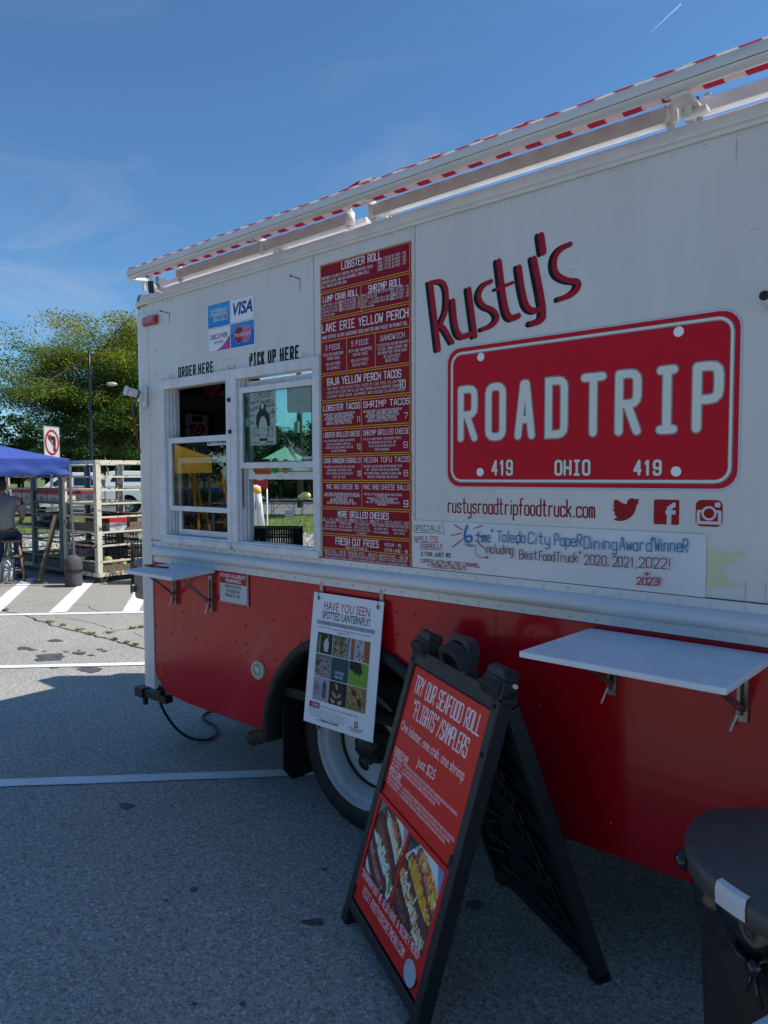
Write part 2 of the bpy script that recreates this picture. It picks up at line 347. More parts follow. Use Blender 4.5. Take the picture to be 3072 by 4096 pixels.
M_STEEL = mat('galvanised_steel', (.32, .30, .28), .38, metal=.85, var=.4, vscale=30)
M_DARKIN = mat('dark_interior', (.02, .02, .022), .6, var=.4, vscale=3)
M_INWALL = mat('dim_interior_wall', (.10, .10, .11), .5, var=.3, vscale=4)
M_SHELF = mat('white_cutting_board', (.74, .78, .84), .38, var=.10, vscale=12, bump=.06, bscale=120)
M_REDLENS = mat('red_lens', (.34, .006, .008), .12, coat=1)
M_CREAMPL = mat('cream_plastic', (.62, .56, .38), .45, var=.2, vscale=30)
M_WGLASS = mat_glass('window_glass', (.80, .90, .87), 2.5)
M_TEAL = mat_glass('double_sash_glass', (.42, .70, .62), 1.3)

truck = thing('food_truck', 'large white and red food truck with a rolled striped awning along its roof', 'food truck', (-1.0, 3.5, 0))
def onside(u, v, w): return (u, YN-w, v)             # side plane, w outwards
TP = lambda px, py: T(px, py)
# window openings in the side wall
WX0, WXM, WX1 = T(644, 1700)[0], T(932, 1700)[0], T(1288, 1700)[0]; WZ0, WZ1 = 1.356, 2.314
FW = .062
O1 = (WX0+FW, WXM-.038); O2 = (WXM+.048, WX1-.046); OZ = (WZ0+.042, WZ1-.055)
m = MB(); th = .045
def wall(x0, x1, z0, z1): m.box((x0, YN, z0), (x1, YN+th, z1))
XP = -3.94; XC = -4.02
wall(XP, XF, 1.33, OZ[0]); wall(XP, XF, OZ[1], ZT); wall(XP, O1[0], *OZ); wall(O1[1], O2[0], *OZ); wall(O2[1], XF, *OZ)
side = m.build('side_panel', M_WHITE, truck)
# corner post, roof edge and shell
m = MB(); R = .10
arc = [(XC-R*math.sin(a), YN+R-R*math.cos(a)-.003) for a in [math.pi/2*k/8 for k in range(9)]]
arc = [(XP+.005, YN-.003)]+arc+[(XC-R, YN+.2), (XC-R+.03, YN+.2), (XC-R+.03, YN+.1), (XC+.005, YN+.02), (XP+.005, YN+.02)]
m.prism(arc, lambda u, v, w: (u, v, w), (.42, 2.70)); o = m.build('corner_post', M_WHITE, truck)
for p in o.data.polygons: p.use_smooth = False
def edge_ring(z):                                      # rounded roof edge following the wall
    pass
m = MB(); m.sm = True
prof = [(-.006, 2.79), (-.010, 2.792), (-.010, 2.806), (-.004, 2.810)]+[(-.012+.10*(1-math.cos(a)), 2.809+.10*math.sin(a)) for a in [math.radians(28)*k/6 for k in range(7)]]+[(.010, 2.8585), (.30, 2.866)]
n = len(prof); vs = []; xs = [XC]+[XC+.8*k for k in range(1, 8)]+[XF]
for x in xs: vs += [(x, YN+a, b) for a, b in prof]
fs = [(i*n+k, i*n+k+1, (i+1)*n+k+1, (i+1)*n+k) for i in range(len(xs)-1) for k in range(n-1)]
m.add(vs, fs)
vs = []; na = 8                                          # the corner cap turning round to the rear
for j in range(na+1):
    a = math.pi/2*j/na
    for q, b in prof: vs.append((XC-(R-q)*math.sin(a), YN+R-(R-q)*math.cos(a), b)) if q < R else vs.append((XC, YN+R, b))
m.add(vs, [(i*n+k, i*n+k+1, (i+1)*n+k+1, (i+1)*n+k) for i in range(na) for k in range(n-1)])
vs = []
for y in (YN+R, YFAR): vs += [(XC-R+min(q, R), y, b) for q, b in prof]
m.add(vs, [(k, k+1, n+k+1, n+k) for k in range(n-1)])
m.build('roof_edge', M_ALU, truck)
m = MB(); m.sm = True                                    # metal strap at the corner and small cap below
for x0, x1 in ((XC-.004, XC+.012),):
    vs = []
    for x in (x0, x1): vs += [(x, YN+a-.004 if a < .2 else YN+a, b+.003) for a, b in prof[3:-1]]
    k = len(prof[3:-1]); m.add(vs, [(i, i+1, k+i+1, k+i) for i in range(k-1)])
m.build('roof_strap', M_STEEL, truck)
m = MB(); cap = [(XP, YN-.006)]+[(XC-(R+.006)*math.sin(a), YN+R-(R+.006)*math.cos(a)) for a in [math.pi/2*k/8 for k in range(9)]]+[(XC-R+.02, YN+R), (XP, YN+.02)]
m.prism(cap, lambda u, v, w: (u, v, w), (2.70, 2.735)); m.build('corner_cap', M_ALU, truck)
m = MB(); cap = [(XP, YN+.012)]+[(XC-(R-.012)*math.sin(a), YN+R-(R-.012)*math.cos(a)) for a in [math.pi/2*k/8 for k in range(9)]]+[(XC-R+.03, YN+R), (XP, YN+.02)]
m.prism(cap, lambda u, v, w: (u, v, w), (2.735, 2.795)); m.build('corner_neck', M_WHITE, truck)
m = MB(); m.box((XR+.02, YN+.28, 2.845), (XF, YFAR, 2.870)); m.build('roof', M_ALU, truck)
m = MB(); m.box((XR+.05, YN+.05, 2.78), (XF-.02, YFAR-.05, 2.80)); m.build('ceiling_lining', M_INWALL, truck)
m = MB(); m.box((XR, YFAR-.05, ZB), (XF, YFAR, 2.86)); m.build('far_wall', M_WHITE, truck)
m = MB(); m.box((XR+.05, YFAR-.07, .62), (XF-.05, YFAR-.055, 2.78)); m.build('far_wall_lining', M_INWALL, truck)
m = MB(); m.box((XF-.04, YN+.01, ZB), (XF, YFAR, 2.86)); m.build('front_wall', M_WHITE, truck)
DY0, DY1, DZ0, DZ1 = 3.22, 4.10, .66, 2.64              # open rear doorway
m = MB()
for a, b in (((XR, YN+.20, ZB), (XR+.04, DY0, 2.86)), ((XR, DY1, ZB), (XR+.04, YFAR-.05, 2.86)), ((XR, DY0, DZ1), (XR+.04, DY1, 2.86)), ((XR, DY0, ZB), (XR+.04, DY1, DZ0))): m.box(a, b)
m.build('rear_wall', M_WHITE, truck)
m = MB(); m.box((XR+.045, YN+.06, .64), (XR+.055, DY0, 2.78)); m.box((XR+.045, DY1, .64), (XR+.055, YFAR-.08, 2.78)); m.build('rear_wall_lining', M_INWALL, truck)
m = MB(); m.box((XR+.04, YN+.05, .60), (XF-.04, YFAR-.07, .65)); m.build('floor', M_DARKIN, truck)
m = MB(); m.box((XR+.05, 4.50, 2.875), (XR+.75, 4.70, 3.52)); m.build('roof_vent', M_STEEL, truck, bevel=.02)
m = MB(); m.box((-3.4, YN+.1, .42), (-2.92, YN+.7, .58)); m.box((-1.5, YN+.1, .42), (XF, YN+.7, .58)); m.box((-3.9, YN+.78, .46), (XF, YFAR-.1, .60)); m.build('chassis', M_RUBBER, truck)

# red skirt with the wheel arch cut out
AC = (-2.245, .385, .60, .575)
def arch(x):
    d = (x-AC[0])/AC[2]
    return ZB if abs(d) >= 1 else max(ZB, AC[1]+AC[3]*math.sqrt(1-d*d))
m = MB(); xs = [XP+.002, XP+.05, XP+.11]+[-3.6+.15*k for k in range(5)]+[AC[0]-AC[2]*math.cos(math.pi*k/28) for k in range(29)]+[-1.5+.3*k for k in range(13)]+[XF]
xs = sorted(set(xs)); ZS = 1.236
def sb(x): return max(arch(x), ZB+max(0, (XP+.13-x))*1.0)
for a, b in zip(xs, xs[1:]):
    za, zb = sb(a), sb(b); y0, y1 = YN+.004, YN+.03
    vs = [(a, y0, za), (b, y0, zb), (b, y0, ZS), (a, y0, ZS), (a, y1, za), (b, y1, zb), (b, y1, ZS), (a, y1, ZS)]
    m.add(vs, [(0, 1, 2, 3), (7, 6, 5, 4), (0, 4, 5, 1)])
skirt = m.build('skirt_panel', M_RED, truck, fix=False)
# moulding rail
m = MB(); m.sm = False
zt, zl = 1.352, 1.222
rp_ = [(0.001, zt), (.006, zt), (.006, 1.322)]+[(.006+.034*math.sin(math.pi*k/10), 1.2895+.0325*math.cos(math.pi*k/10)) for k in range(11)]+[(.006, 1.256), (.006, zl), (.001, zl)]
n = len(rp_)
m.sm = True; vs = [(x, YN-a, b) for x in (XP+.03, -1, XF) for a, b in rp_]
m.add(vs, [(i*n+k, i*n+k+1, (i+1)*n+k+1, (i+1)*n+k) for i in (0, 1) for k in range(n-1)]); m.sm = False; m.add(vs[:n], [list(range(n))])
rail = m.build('rub_rail', M_RAIL, truck); rail.modifiers.new('e', 'EDGE_SPLIT').split_angle = math.radians(35)
m = MB(); m.box((XP-.01, YN-.0015, zl-.004), (XF, YN+.003, zl)); m.box((XP-.01, YN-.003, zt), (XF, YN-.0005, zt+.0035)); m.build('sealant_line', M_RUST, truck)

# rivets, each an object sharing one dome
def dome(r, h):
    b = MB(); b.lathe([(r, 0), (r*.85, h*.55), (r*.4, h), (.0001, h*1.02)], 8, Matrix.Rotation(math.pi/2, 4, 'X')); return b
rw_ = dome(.0085, .0050).build('rivet', M_WHITE, truck); rr_ = dome(.0068, .0045).build('rivet', M_RED, truck)
NR = [0]
def rivet(src, x, z, w=0):
    o = src if src.get('_first') is None else src.copy()
    if src.get('_first') is None: src['_first'] = 1
    else: C.objects.link(o)
    o.location = Vector((x, YN-w, z))-Vector(truck.location); o.parent = truck; NR[0] += 1
for s_ in (rw_, rr_):
    for v in s_.data.vertices: v.co += Vector(truck.location)
x = XP+.07
while x < .1: rivet(rw_, x, 2.772); x += .0985
x = XP+.02
while x < .1: rivet(rw_, x, 1.335, .006); rivet(rw_, x+.01, 1.239, .006); x += .0985
for z in (2.70, 2.56, 2.40, 2.26, 2.12, 1.98, 1.84, 1.70, 1.56, 1.43): rivet(rw_, -3.918, z)
for z in (2.65, 2.50, 2.36, 1.84, 1.60, 1.46): rivet(rw_, -3.845, z)
for z in (2.66, 2.50, 2.36): rivet(rw_, -2.48, z)
for z in (2.66, 2.54, 2.42, 2.30, 2.18, 2.06, 1.94, 1.82, 1.70, 1.58, 1.46): rivet(rw_, T(1652, 1700)[0], z)
for px, py in ((895, 1440), (925, 1440), (950, 1440), (655, 1210), (668, 1208), (680, 1204), (2125, 894), (2178, 1106), (2288, 1082), (3015, 925), (1000, 1420)): rivet(rw_, *T(px, py))
zz = 0.60
for px, py in ((297, 337), (377, 352), (452, 362), (240, 508), (385, 488), (461, 503), (247, 606), (391, 620), (465, 637), (303, 659), (375, 675), (487, 699), (569, 720), (651, 743), (740, 765), (838, 792), (876, 593), (966, 608), (879, 738), (969, 756), (978, 824), (1190, 560), (1194, 723), (1088, 854), (1197, 885), (1370, 596), (1411, 741), (1400, 796), (1450, 384), (1454, 545), (252, 845), (254, 922), (256, 1000), (868, 442), (960, 457), (1226, 1075), (1216, 1113), (1207, 1155), (235, 340)):
    rivet(rr_, *T(500+px/2.011, 2200+py/2.011), -.004)
for px, py in ((1585, 2447), (1656, 2459), (1588, 2537), (2121, 2531), (2122, 2690), (1655, 2457)): rivet(rr_, *T(px, py), -.004)

# ---- windows
def window(x0, x1, a, b, label, lowers):
    """outer frame x0..x1; opening a..b; sash layout"""
    w = thing('window', '', ''); del w['label'], w['category']; ALL.pop(); w.parent = truck; w.location = Vector((0, 0, 0)); w['_o'] = tuple(truck.location)
    w['label'] = label
    m = MB(); y0, y1 = YN-.020, YN-.001
    m.box((x0, y0, WZ0+.004), (a, y1, WZ1)); m.box((b, y0, WZ0+.004), (x1, y1, WZ1)); m.box((a, y0, OZ[1]), (b, y1, WZ1)); m.box((a, y0, WZ0+.004), (b, y1, OZ[0]))
    m.build('frame', M_FRAME, w, bevel=.004)
    m = MB()                                          # sill and jamb tracks
    m.box((x0+.02, YN-.030, WZ0-.004), (x1-.004, YN-.0205, WZ0+.03)); m.build('sill', M_FRAME, w, bevel=.003)
    for sd_ in (0, 1):
        m = MB()
        for k, yy in enumerate((YN-.001, YN+.014, YN+.030)):
            if sd_ == 0: m.box((a-.001, yy, OZ[0]), (a+.016+.014*k, yy+.012 if k < 2 else yy+.030, OZ[1]))
            else: m.box((b-.016-.010*k, yy, OZ[0]), (b+.001, yy+.012 if k < 2 else yy+.030, OZ[1]))
        m.build('jamb_track', M_RAIL, w)
    return w
def sash(w, x0, x1, z0, z1, y, glass=M_WGLASS, bw=.030, top=None):
    top = bw if top is None else top
    s_ = MB(); s_.box((x0, y, z0), (x0+bw, y+.016, z1)); s_.box((x1-bw*.6, y, z0), (x1, y+.016, z1)); s_.box((x0+bw, y, z1-top), (x1-bw*.6, y+.016, z1)); s_.box((x0+bw, y, z0), (x1-bw*.6, y+.016, z0+bw))
    so = s_.build('sash', M_FRAME, w, bevel=.002)
    p = MB(); p.add([(x0+bw, y+.008, z0+bw), (x1-bw*.6, y+.008, z0+bw), (x1-bw*.6, y+.008, z1-top), (x0+bw, y+.008, z1-top)], [(0, 1, 2, 3)]); p.build('pane', glass, w, fix=False)
    s_ = MB(); gb = .003; y2 = y-.0006
    for a_, b_ in (((x0+bw, y2, z0+bw), (x0+bw+gb, y+.001, z1-top)), ((x1-bw*.6-gb, y2, z0+bw), (x1-bw*.6, y+.001, z1-top)), ((x0+bw, y2, z1-top-gb), (x1-bw*.6, y+.001, z1-top)), ((x0+bw, y2, z0+bw), (x1-bw*.6, y+.001, z0+bw+gb))): s_.box(a_, b_)
    s_.build('gasket', M_RUBBER, w)
    return so
Z3 = lambda x, y: T(600+x/2.37, 1450+y/2.37)
z_a = Z3(735, 682)[1]; z_b = Z3(750, 1410)[1]; z_c = Z3(757, 1455)[1]; 
w1 = window(WX0, WXM-.001, *O1, 'order window with its upper half open', None)
sash(w1, O1[0]+.022, O1[1], z_b-.012, z_a, YN-.004, M_WGLASS, .030, .034)
sash(w1, O1[0]+.060, O1[1], OZ[0]+.002, z_b+.30, YN+.030, M_WGLASS, .034)
w2 = window(WXM+.001, WX1, *O2, 'pick up window with its lower half open', None)
z_d = Z3(1550, 165)[1]-.004; z_e = Z3(1560, 1000)[1]; z_f = Z3(1560, 1110)[1]
sash(w2, O2[0]+.010, O2[1], z_e+.002, z_d+.012, YN-.004, M_TEAL, .032)
sash(w2, O2[0]+.045, O2[1], z_f, z_d+.045, YN+.030, M_WGLASS, .040)
for w_, q in ((w1, ((780, 358), (790, 658))),):
    for px, py in q:
        x, z = Z3(px, py); m = MB(); m.box((x-.009, YN-.030, z-.011), (x+.009, YN-.019, z+.011)); m.build('latch_hole', M_BLACK, w_, bevel=.002)
x, z = Z3(895, 1200); m = MB(); m.box((O2[0]+.012, YN+.006, OZ[0]+.18), (O2[0]+.024, YN+.02, OZ[0]+.42)); m.build('slide_catch', M_STEEL, w2)
m = MB(); m.tube([(WXM-.02, YN-.004, WZ1+.030), (WXM-.028, YN-.010, WZ1+.012), (WXM-.012, YN-.016, WZ1+.004), (WXM, YN-.012, WZ1+.012), (WXM, YN-.008, WZ1-.25)], .0012, 5); m.build('wire_hook', M_STEEL, truck)
m = MB(); x, z = T(942, 2204); m.box((x-.005, YN-.008, z-.008), (x+.005, YN-.001, z+.008)); m.build('strike_plate', M_CREAMPL, truck)
# things stuck on the panes
def stick(parent, x0, x1, z0, z1, col, y, r=.004):
    a = Art(lambda u, v, w: (u, y-w, v)); a.rect(x0, z0, x1, z1, col, r); return a
y_o = YN+.003
p0, p1 = Z3(945, 268), Z3(1193, 775)
a = stick(w2, p0[0], p1[0], p1[1], Z3(1193, 250)[1], '#9fb0a8', y_o, 0); X0, X1, Zb, Zt = p0[0], p1[0], p1[1], Z3(1193, 250)[1]; WW = X1-X0; HH = Zt-Zb
U = lambda u, v: (X0+u*WW, Zb+v*HH)
def pt(s, u0, u1, v, h, w=.0016, **k): a.text(s, X0+u0*WW, X0+u1*WW, Zb+v*HH, h*HH, '#1a2220', w, **k)
for ch, u, v, h in (('C', .15, .86, .08), ('I', .27, .865, .09), ('R', .37, .88, .085), ('C', .49, .87, .08), ('U', .60, .885, .085), ('S', .72, .88, .09)): pt(ch, u, u+.09, v, h, .0028)
pt('GROUCH', .02, .40, .76, .045, slope=.15); pt('HELL', .62, .94, .765, .06, .0026); pt('MUZZLE', .02, .36, .63, .05, slope=.25); pt('ANTEATER', .60, .98, .69, .04); pt('BIGG', .80, .97, .56, .045); pt('E', .88, .93, .61, .04); pt('G', .88, .93, .50, .04)
pt('F15', .03, .15, .53, .04); pt('F20', .03, .15, .40, .04); pt('OTTAWA TAVERN', .04, .48, .03, .022, .0008); pt('TOLEDO', .60, .88, .03, .03)
a.poly([U(.50, .82), U(.58, .76), U(.62, .64), U(.76, .55), U(.78, .34), U(.30, .32), U(.24, .40), (U(.26, .55)), U(.38, .64), U(.42, .76)], '#1c2624')
a.oval(*U(.50, .72), .012, .018, '#b4beb6', jit=.1)
a.oval(*U(.52, .26), .036, .075, '#a9b5ad'); a.line([U(.36, .38), U(.33, .22), U(.40, .10), U(.62, .10), U(.70, .22), U(.68, .38)], .0016, '#1c2624'); a.rect(*U(.38, .07), *U(.66, .12), '#1c2624', .002)
for k in range(16): a.line([U(random.choice((.06, .80))+random.random()*.12, .12+random.random()*.25), U(random.choice((.06, .80))+random.random()*.12, .12+random.random()*.25)], .001, '#46524e')
a.build('poster', w2, label='black and white gig poster taped inside the pick up window')
q0, q1 = Z3(1297, 470), Z3(1552, 470); zt_ = Z3(1552, 190)[1]
a = Art(lambda u, v, w: (u, y_o-w, v)); a.poly([(q0[0], q0[1]+.01), (q0[0]+.012, q0[1]-.004), (q1[0]-.02, q1[1]), (q1[0]-.001, q1[1]+.015), (q1[0]-.001, zt_), (q0[0], Z3(1297, 225)[1])], '#8ea39a')
a.text('Ohio', q0[0]+.008, q0[0]+.035, zt_-.028, .009, '#33403c', .0013); a.oval((q0[0]+q1[0])/2, (q1[1]+zt_)/2-.004, .019, .026, '#7b8f87'); a.oval((q0[0]+q1[0])/2, (q1[1]+zt_)/2-.004, .014, .020, '#8ea39a')
for k in range(9): a.line([(q0[0]+.008, zt_-.04-.010*k), (q1[0]-.012-.03*random.random(), zt_-.04-.010*k)], .0007, '#6c7d77')
a.build('licence_paper', w2, label='pale permit paper with a round seal taped inside the glass')
z_s = Z3(1560, 985)[1]
def sticker(x0, x1, y0, y1, col, txt=None, oval=False, yy=YN+.026, tc='#12151a', parent=None):
    A_, B_ = Z3(x0, y1), Z3(x1, y0); a = Art(lambda u, v, w: (u, yy-w, v)); cx, cz = (A_[0]+B_[0])/2, (A_[1]+B_[1])/2
    if oval: a.oval(cx, cz, (B_[0]-A_[0])/2, (B_[1]-A_[1])/2, col, 22)
    else: a.rect(A_[0], A_[1], B_[0], B_[1], col, .004)
    for t, u0, u1, v, h in txt or (): a.text(t, A_[0]+u0*(B_[0]-A_[0]), A_[0]+u1*(B_[0]-A_[0]), A_[1]+v*(B_[1]-A_[1]), h*(B_[1]-A_[1]), tc, .0012)
    return a.build('sticker', parent or w2)
sticker(958, 1105, 912, 1060, '#c4621f', (('TOLEDO', .1, .9, .66, .16), ('FOOD TRUCK', .05, .95, .42, .14), ('EXPIRES 4-30-2024', .05, .95, .1, .14)))
sticker(1108, 1192, 903, 1052, '#2c9a3a', (('OHIO', .25, .75, .6, .12), ('005', .25, .8, .12, .20)), True)
sticker(1207, 1292, 912, 1052, '#b8923a', (('INSPECTED', .15, .85, .25, .12), ('001', .3, .7, .08, .1)), True)
sticker(1478, 1572, 855, 1046, '#b9bdb4', (('006', .25, .8, .15, .13),), True)
def paystrip(x0, x1, y0, y1, w, sq):
    A_, B_ = Z3(x0, y1), Z3(x1, y0); a = Art(lambda u, v, ww: (u, YN-.0045-ww, v)) if False else Art(lambda u, v, ww: (u, YN+.003-ww, v)); a.rect(A_[0], A_[1], B_[0], B_[1], '#c9ced6', .004); L = B_[0]-A_[0]; H_ = B_[1]-A_[1]
    if sq:
        a.rect(A_[0]+.05*L, A_[1]+.3*H_, A_[0]+.12*L, A_[1]+.7*H_, '#15171c', .001); a.type('Square', A_[0]+.15*L, A_[0]+.40*L, A_[1]+.35*H_, .3*H_, '#23262c'); s0 = .46
    else: s0 = .08
    n_ = 4; dx = (.98-s0)/n_
    for k, c_ in enumerate(('#5f78a8', '#c9564a', '#2f6fb8', '#a85a74')): a.rect(A_[0]+(s0+dx*k)*L, A_[1]+.32*H_, A_[0]+(s0+dx*(k+.72))*L, A_[1]+.68*H_, c_)
    a.build('payment_sticker', w)
paystrip(540, 740, 728, 790, w1, True); paystrip(1432, 1553, 890, 945, w2, False)

# ---- what shows inside
def inart(): return None
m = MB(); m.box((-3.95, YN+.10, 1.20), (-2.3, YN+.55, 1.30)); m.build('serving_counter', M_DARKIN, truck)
b1 = lambda px, py, x=XR+.07: (lambda r: (x, r.y*x/r.x, HC+r.z*x/r.x))(ray(px, py))
def inz(px, py): return T(600+px/2.37, 1450+py/2.37)
def rearpt(px, py): return b1(600+px/2.37, 1450+py/2.37)
p, q = rearpt(315, 485), rearpt(550, 700)
m = MB(); m.box((XR+.058, p[1], 1.80), (XR+.070, q[1], p[2])); m.build('notice_board', mat('grey_board', (.30, .30, .31), .5), truck)
m = MB()
for a_, b_ in (((XR+.06, p[1]-.03, p[2]), (XR+.09, q[1]+.03, p[2]+.03)), ((XR+.06, p[1]-.03, 1.8), (XR+.09, p[1], p[2])), ((XR+.06, q[1], 1.8), (XR+.09, q[1]+.03, p[2]))): m.box(a_, b_)
m.build('board_frame', M_BLACK, truck)
hx = rearpt(450, 640); a = Art(lambda u, v, w: (XR+.0705+w, u, v)); cy, cz = hx[1], hx[2]
hp = [(cy+.062*math.sin(t)**3*1.0, cz+.058*(13*math.cos(t)-5*math.cos(2*t)-2*math.cos(3*t)-math.cos(4*t))/16) for t in [2*math.pi*k/26 for k in range(26)]]
a.poly(hp, '#9c2030'); a.poly([(cy+(u-cy)*.55, cz+(v-cz)*.55) for u, v in hp], '#c07a80'); a.poly([(cy+(u-cy)*.35, cz+(v-cz)*.35) for u, v in hp], '#9c2030')
for cc in ((350, 570), (355, 655)):
    h2 = rearpt(*cc); a.line([(h2[1]+.03*math.cos(t), h2[2]+.035*math.sin(t)) for t in [2*math.pi*k/14 for k in range(14)]], .004, '#15161a', True)
h3 = rearpt(445, 535); a.rect(h3[1]-.04, h3[2]-.018, h3[1]+.04, h3[2]+.018, '#101114'); a.build('board_drawings', truck)
p = rearpt(650, 420); m = MB(); m.lathe([(.02, .42), (.05, .40), (.10, .22), (.15, .05), (.16, 0), (.12, -.05), (.001, -.06)], 14, Matrix.Translation((XR+.35, p[1]+.02, p[2]-.10))); m.build('hanging_apron', mat('dark_cloth', (.012, .01, .018), .8), truck)
p = rearpt(500, 255); m = MB()
for k in range(14): m.ell((XR+.15+random.random()*.06, p[1]+random.uniform(-.07, .07), p[2]+random.uniform(-.04, .05)), (.03, .03, .024), 6, 4)
m.build('red_ribbon', mat('red_ribbon', (.25, .01, .03), .6), truck)
m = MB(); q = rearpt(270, 330); q2 = rearpt(640, 260); m.tube([(XR+.12, q[1], q[2]), (XR+.12, q2[1], q2[2])], .008, 6); q = rearpt(290, 250); q2 = rearpt(330, 320); m.tube([(XR+.12, q[1], q[2]), (XR+.12, q2[1], q2[2]), (XR+.12, q2[1]+.05, q[2]+.02)], .007, 6); m.build('wire_rack', M_BLACK, truck)
m = MB(); m.box((-3.80, 2.55, 2.55), (-3.1, 3.00, 2.66)); m.build('overhead_locker', M_DARKIN, truck)
m = MB(); m.box((XR+.06, DY1-.22, 2.40), (XR+.16, DY1+.1, 2.47)); m.box((XR+.06, DY1-.30, 2.34), (XR+.12, DY1+.10, 2.40)); m.build('door_closer', M_DARKIN, truck)

# ---- prints on the white side
def side_art(w0=.0008): return Art(onside, w0)
Z6 = lambda x, y: T(1600+x/1.127, 600+y/1.127)
a = side_art()
x0, x1 = Z3(268, 0)[0], Z3(600, 0)[0]; base = Z3(430, 118)[1]
oa, ob = Z3(268, 100)[0]+.006, Z3(602, 60)[0]-.006; oz_ = Z3(430, 124)[1]+.006
for s_, u0, u1 in (('ORDER', 0, .50), ('HERE', .60, 1)): a = side_art(); a.text(s_, oa+(ob-oa)*u0, oa+(ob-oa)*u1, oz_, .052, '#0d0e11', .0112, sp=4.2); a.build('order_lettering', truck)
Z1 = lambda x, y: T(x/1.276, 1200+y/1.276)
oa, ob = Z1(1272, 300)[0]+.007, Z1(1528, 280)[0]-.007; oz_ = Z1(1400, 325)[1]+.007
for s_, u0, u1 in (('PICK', 0, .30), ('UP', .40, .54), ('HERE', .65, 1)): a = side_art(); a.text(s_, oa+(ob-oa)*u0, oa+(ob-oa)*u1, oz_, .060, '#0d0e11', .0128, sp=4.2); a.build('pick_up_lettering', truck)
# number plate design
PX0, PX1, PZ0, PZ1 = T(1791, 1700)[0], T(2957, 1600)[0], T(1791, 1945)[1], T(1791, 1400)[1]
RD = '#cc102a'; LG = '#e4e6dc'; GY = '#8f9899'
a = side_art(); a.rect(PX0-.008, PZ0-.008, PX1+.008, PZ1+.008, '#c4c9ce', .062); a.rect(PX0, PZ0, PX1, PZ1, RD, .058)
a.build('plate_backing', truck)
a = side_art(.0012); a.frame(PX0+.022, PZ0+.022, PX1-.022, PZ1-.022, .014, GY, .045); a.frame(PX0+.021, PZ0+.023, PX1-.023, PZ1-.021, .008, LG, .045); a.build('plate_border', truck)
zb = Z6(880, 1292)[1]; zt2 = Z6(880, 1005)[1]; hh = zt2-zb
for ch, l, r_ in (('R', 262, 350), ('O', 386, 478), ('A', 518, 610), ('D', 655, 757), ('T', 815, 930), ('R', 970, 1088), ('I', 1158, 1250), ('P', 1318, 1458)):
    xa, xb = Z6(l, 1150)[0], Z6(r_, 1150)[0]; sw = .028
    a = side_art(.0014)
    if ch == 'I': xa -= .010; xb += .010
    a.text(ch, xa+sw/2, xb-sw/2, zb+sw/2, hh-sw, GY, sw*1.28, cap=4); a.text(ch, xa+sw/2, xb-sw/2, zb+sw/2, hh-sw, LG, sw*.94, cap=4); a.build('plate_letter', truck)
a = side_art(.0014)
for s_, l, r_ in (('419', 412, 510), ('OHIO', 697, 860), ('419', 1052, 1182)):
    xa, xb = Z6(l, 1430)[0], Z6(r_, 1430)[0]; z0 = Z6(l, 1468)[1]; z1 = Z6(l, 1398)[1]
    a.text(s_, xa+.005, xb-.005, z0+.004, z1-z0-.008, '#5d3a3c', .0125, sp=2.4); a.text(s_, xa+.005, xb-.005, z0+.004, z1-z0-.008, LG, .0095, sp=2.4)
a.build('plate_small_lettering', truck)
for px, py in ((365, 933), (1257, 819), (362, 1452), (1245, 1449)):
    x, z = Z6(px, py); a = side_art(.0014); a.oval(x, z, .0165, .0165, '#f4f7fa', 24); a.build('plate_hole', truck)
# the name above the plate
def name_stroke(pts, w):
    return [Z6(*p) for p in pts], w
NM = [([(135, 600), (190, 588), (213, 625), (213, 720), (190, 775)], .020), ([(140, 610), (175, 900)], .026), ([(163, 800), (190, 785), (238, 868)], .021),
 ([(240, 680), (250, 800), (275, 848), (320, 830)], .024), ([(312, 628), (340, 840)], .023),
 ([(412, 592), (375, 610), (352, 660), (375, 705), (425, 720), (445, 760), (415, 795), (375, 808)], .020),
 ([(447, 502), (475, 720), (500, 765), (535, 748)], .025), ([(438, 628), (510, 598)], .014),
 ([(538, 528), (555, 650), (575, 715), (612, 728), (640, 712)], .023), ([(605, 490), (655, 745), (630, 775), (595, 782)], .025),
 ([(637, 385), (648, 462)], .027),
 ([(768, 425), (725, 445), (695, 490), (700, 560), (755, 590), (805, 590), (808, 620), (775, 655), (722, 672)], .021)]
def smooth(pts, it=2):
    for _ in range(it):
        q = [pts[0]]
        for p_, r_ in zip(pts, pts[1:]): q += [(p_[0]*.75+r_[0]*.25, p_[1]*.75+r_[1]*.25), (p_[0]*.25+r_[0]*.75, p_[1]*.25+r_[1]*.75)]
        q.append(pts[-1]); pts = q
    return pts
for dx, dz, col, w0, k, nm in ((0, 0, '#b9bfc6', .0006, 1.9, 'name_halo'), (-.017, -.002, '#14151d', .0010, 1.0, 'name_shadow_print'), (0, 0, '#a81628', .0016, 1.0, 'name_lettering')):
    a = side_art(w0)
    for pts, w in NM:
        P_ = [Z6(*p) for p in (smooth(pts) if len(pts) > 2 else pts)]; a.line([(x+dx, z+dz) for x, z in P_], w*.92*k if k == 1 else w+.018, col)
    if nm != 'name_halo': a.build(nm, truck)
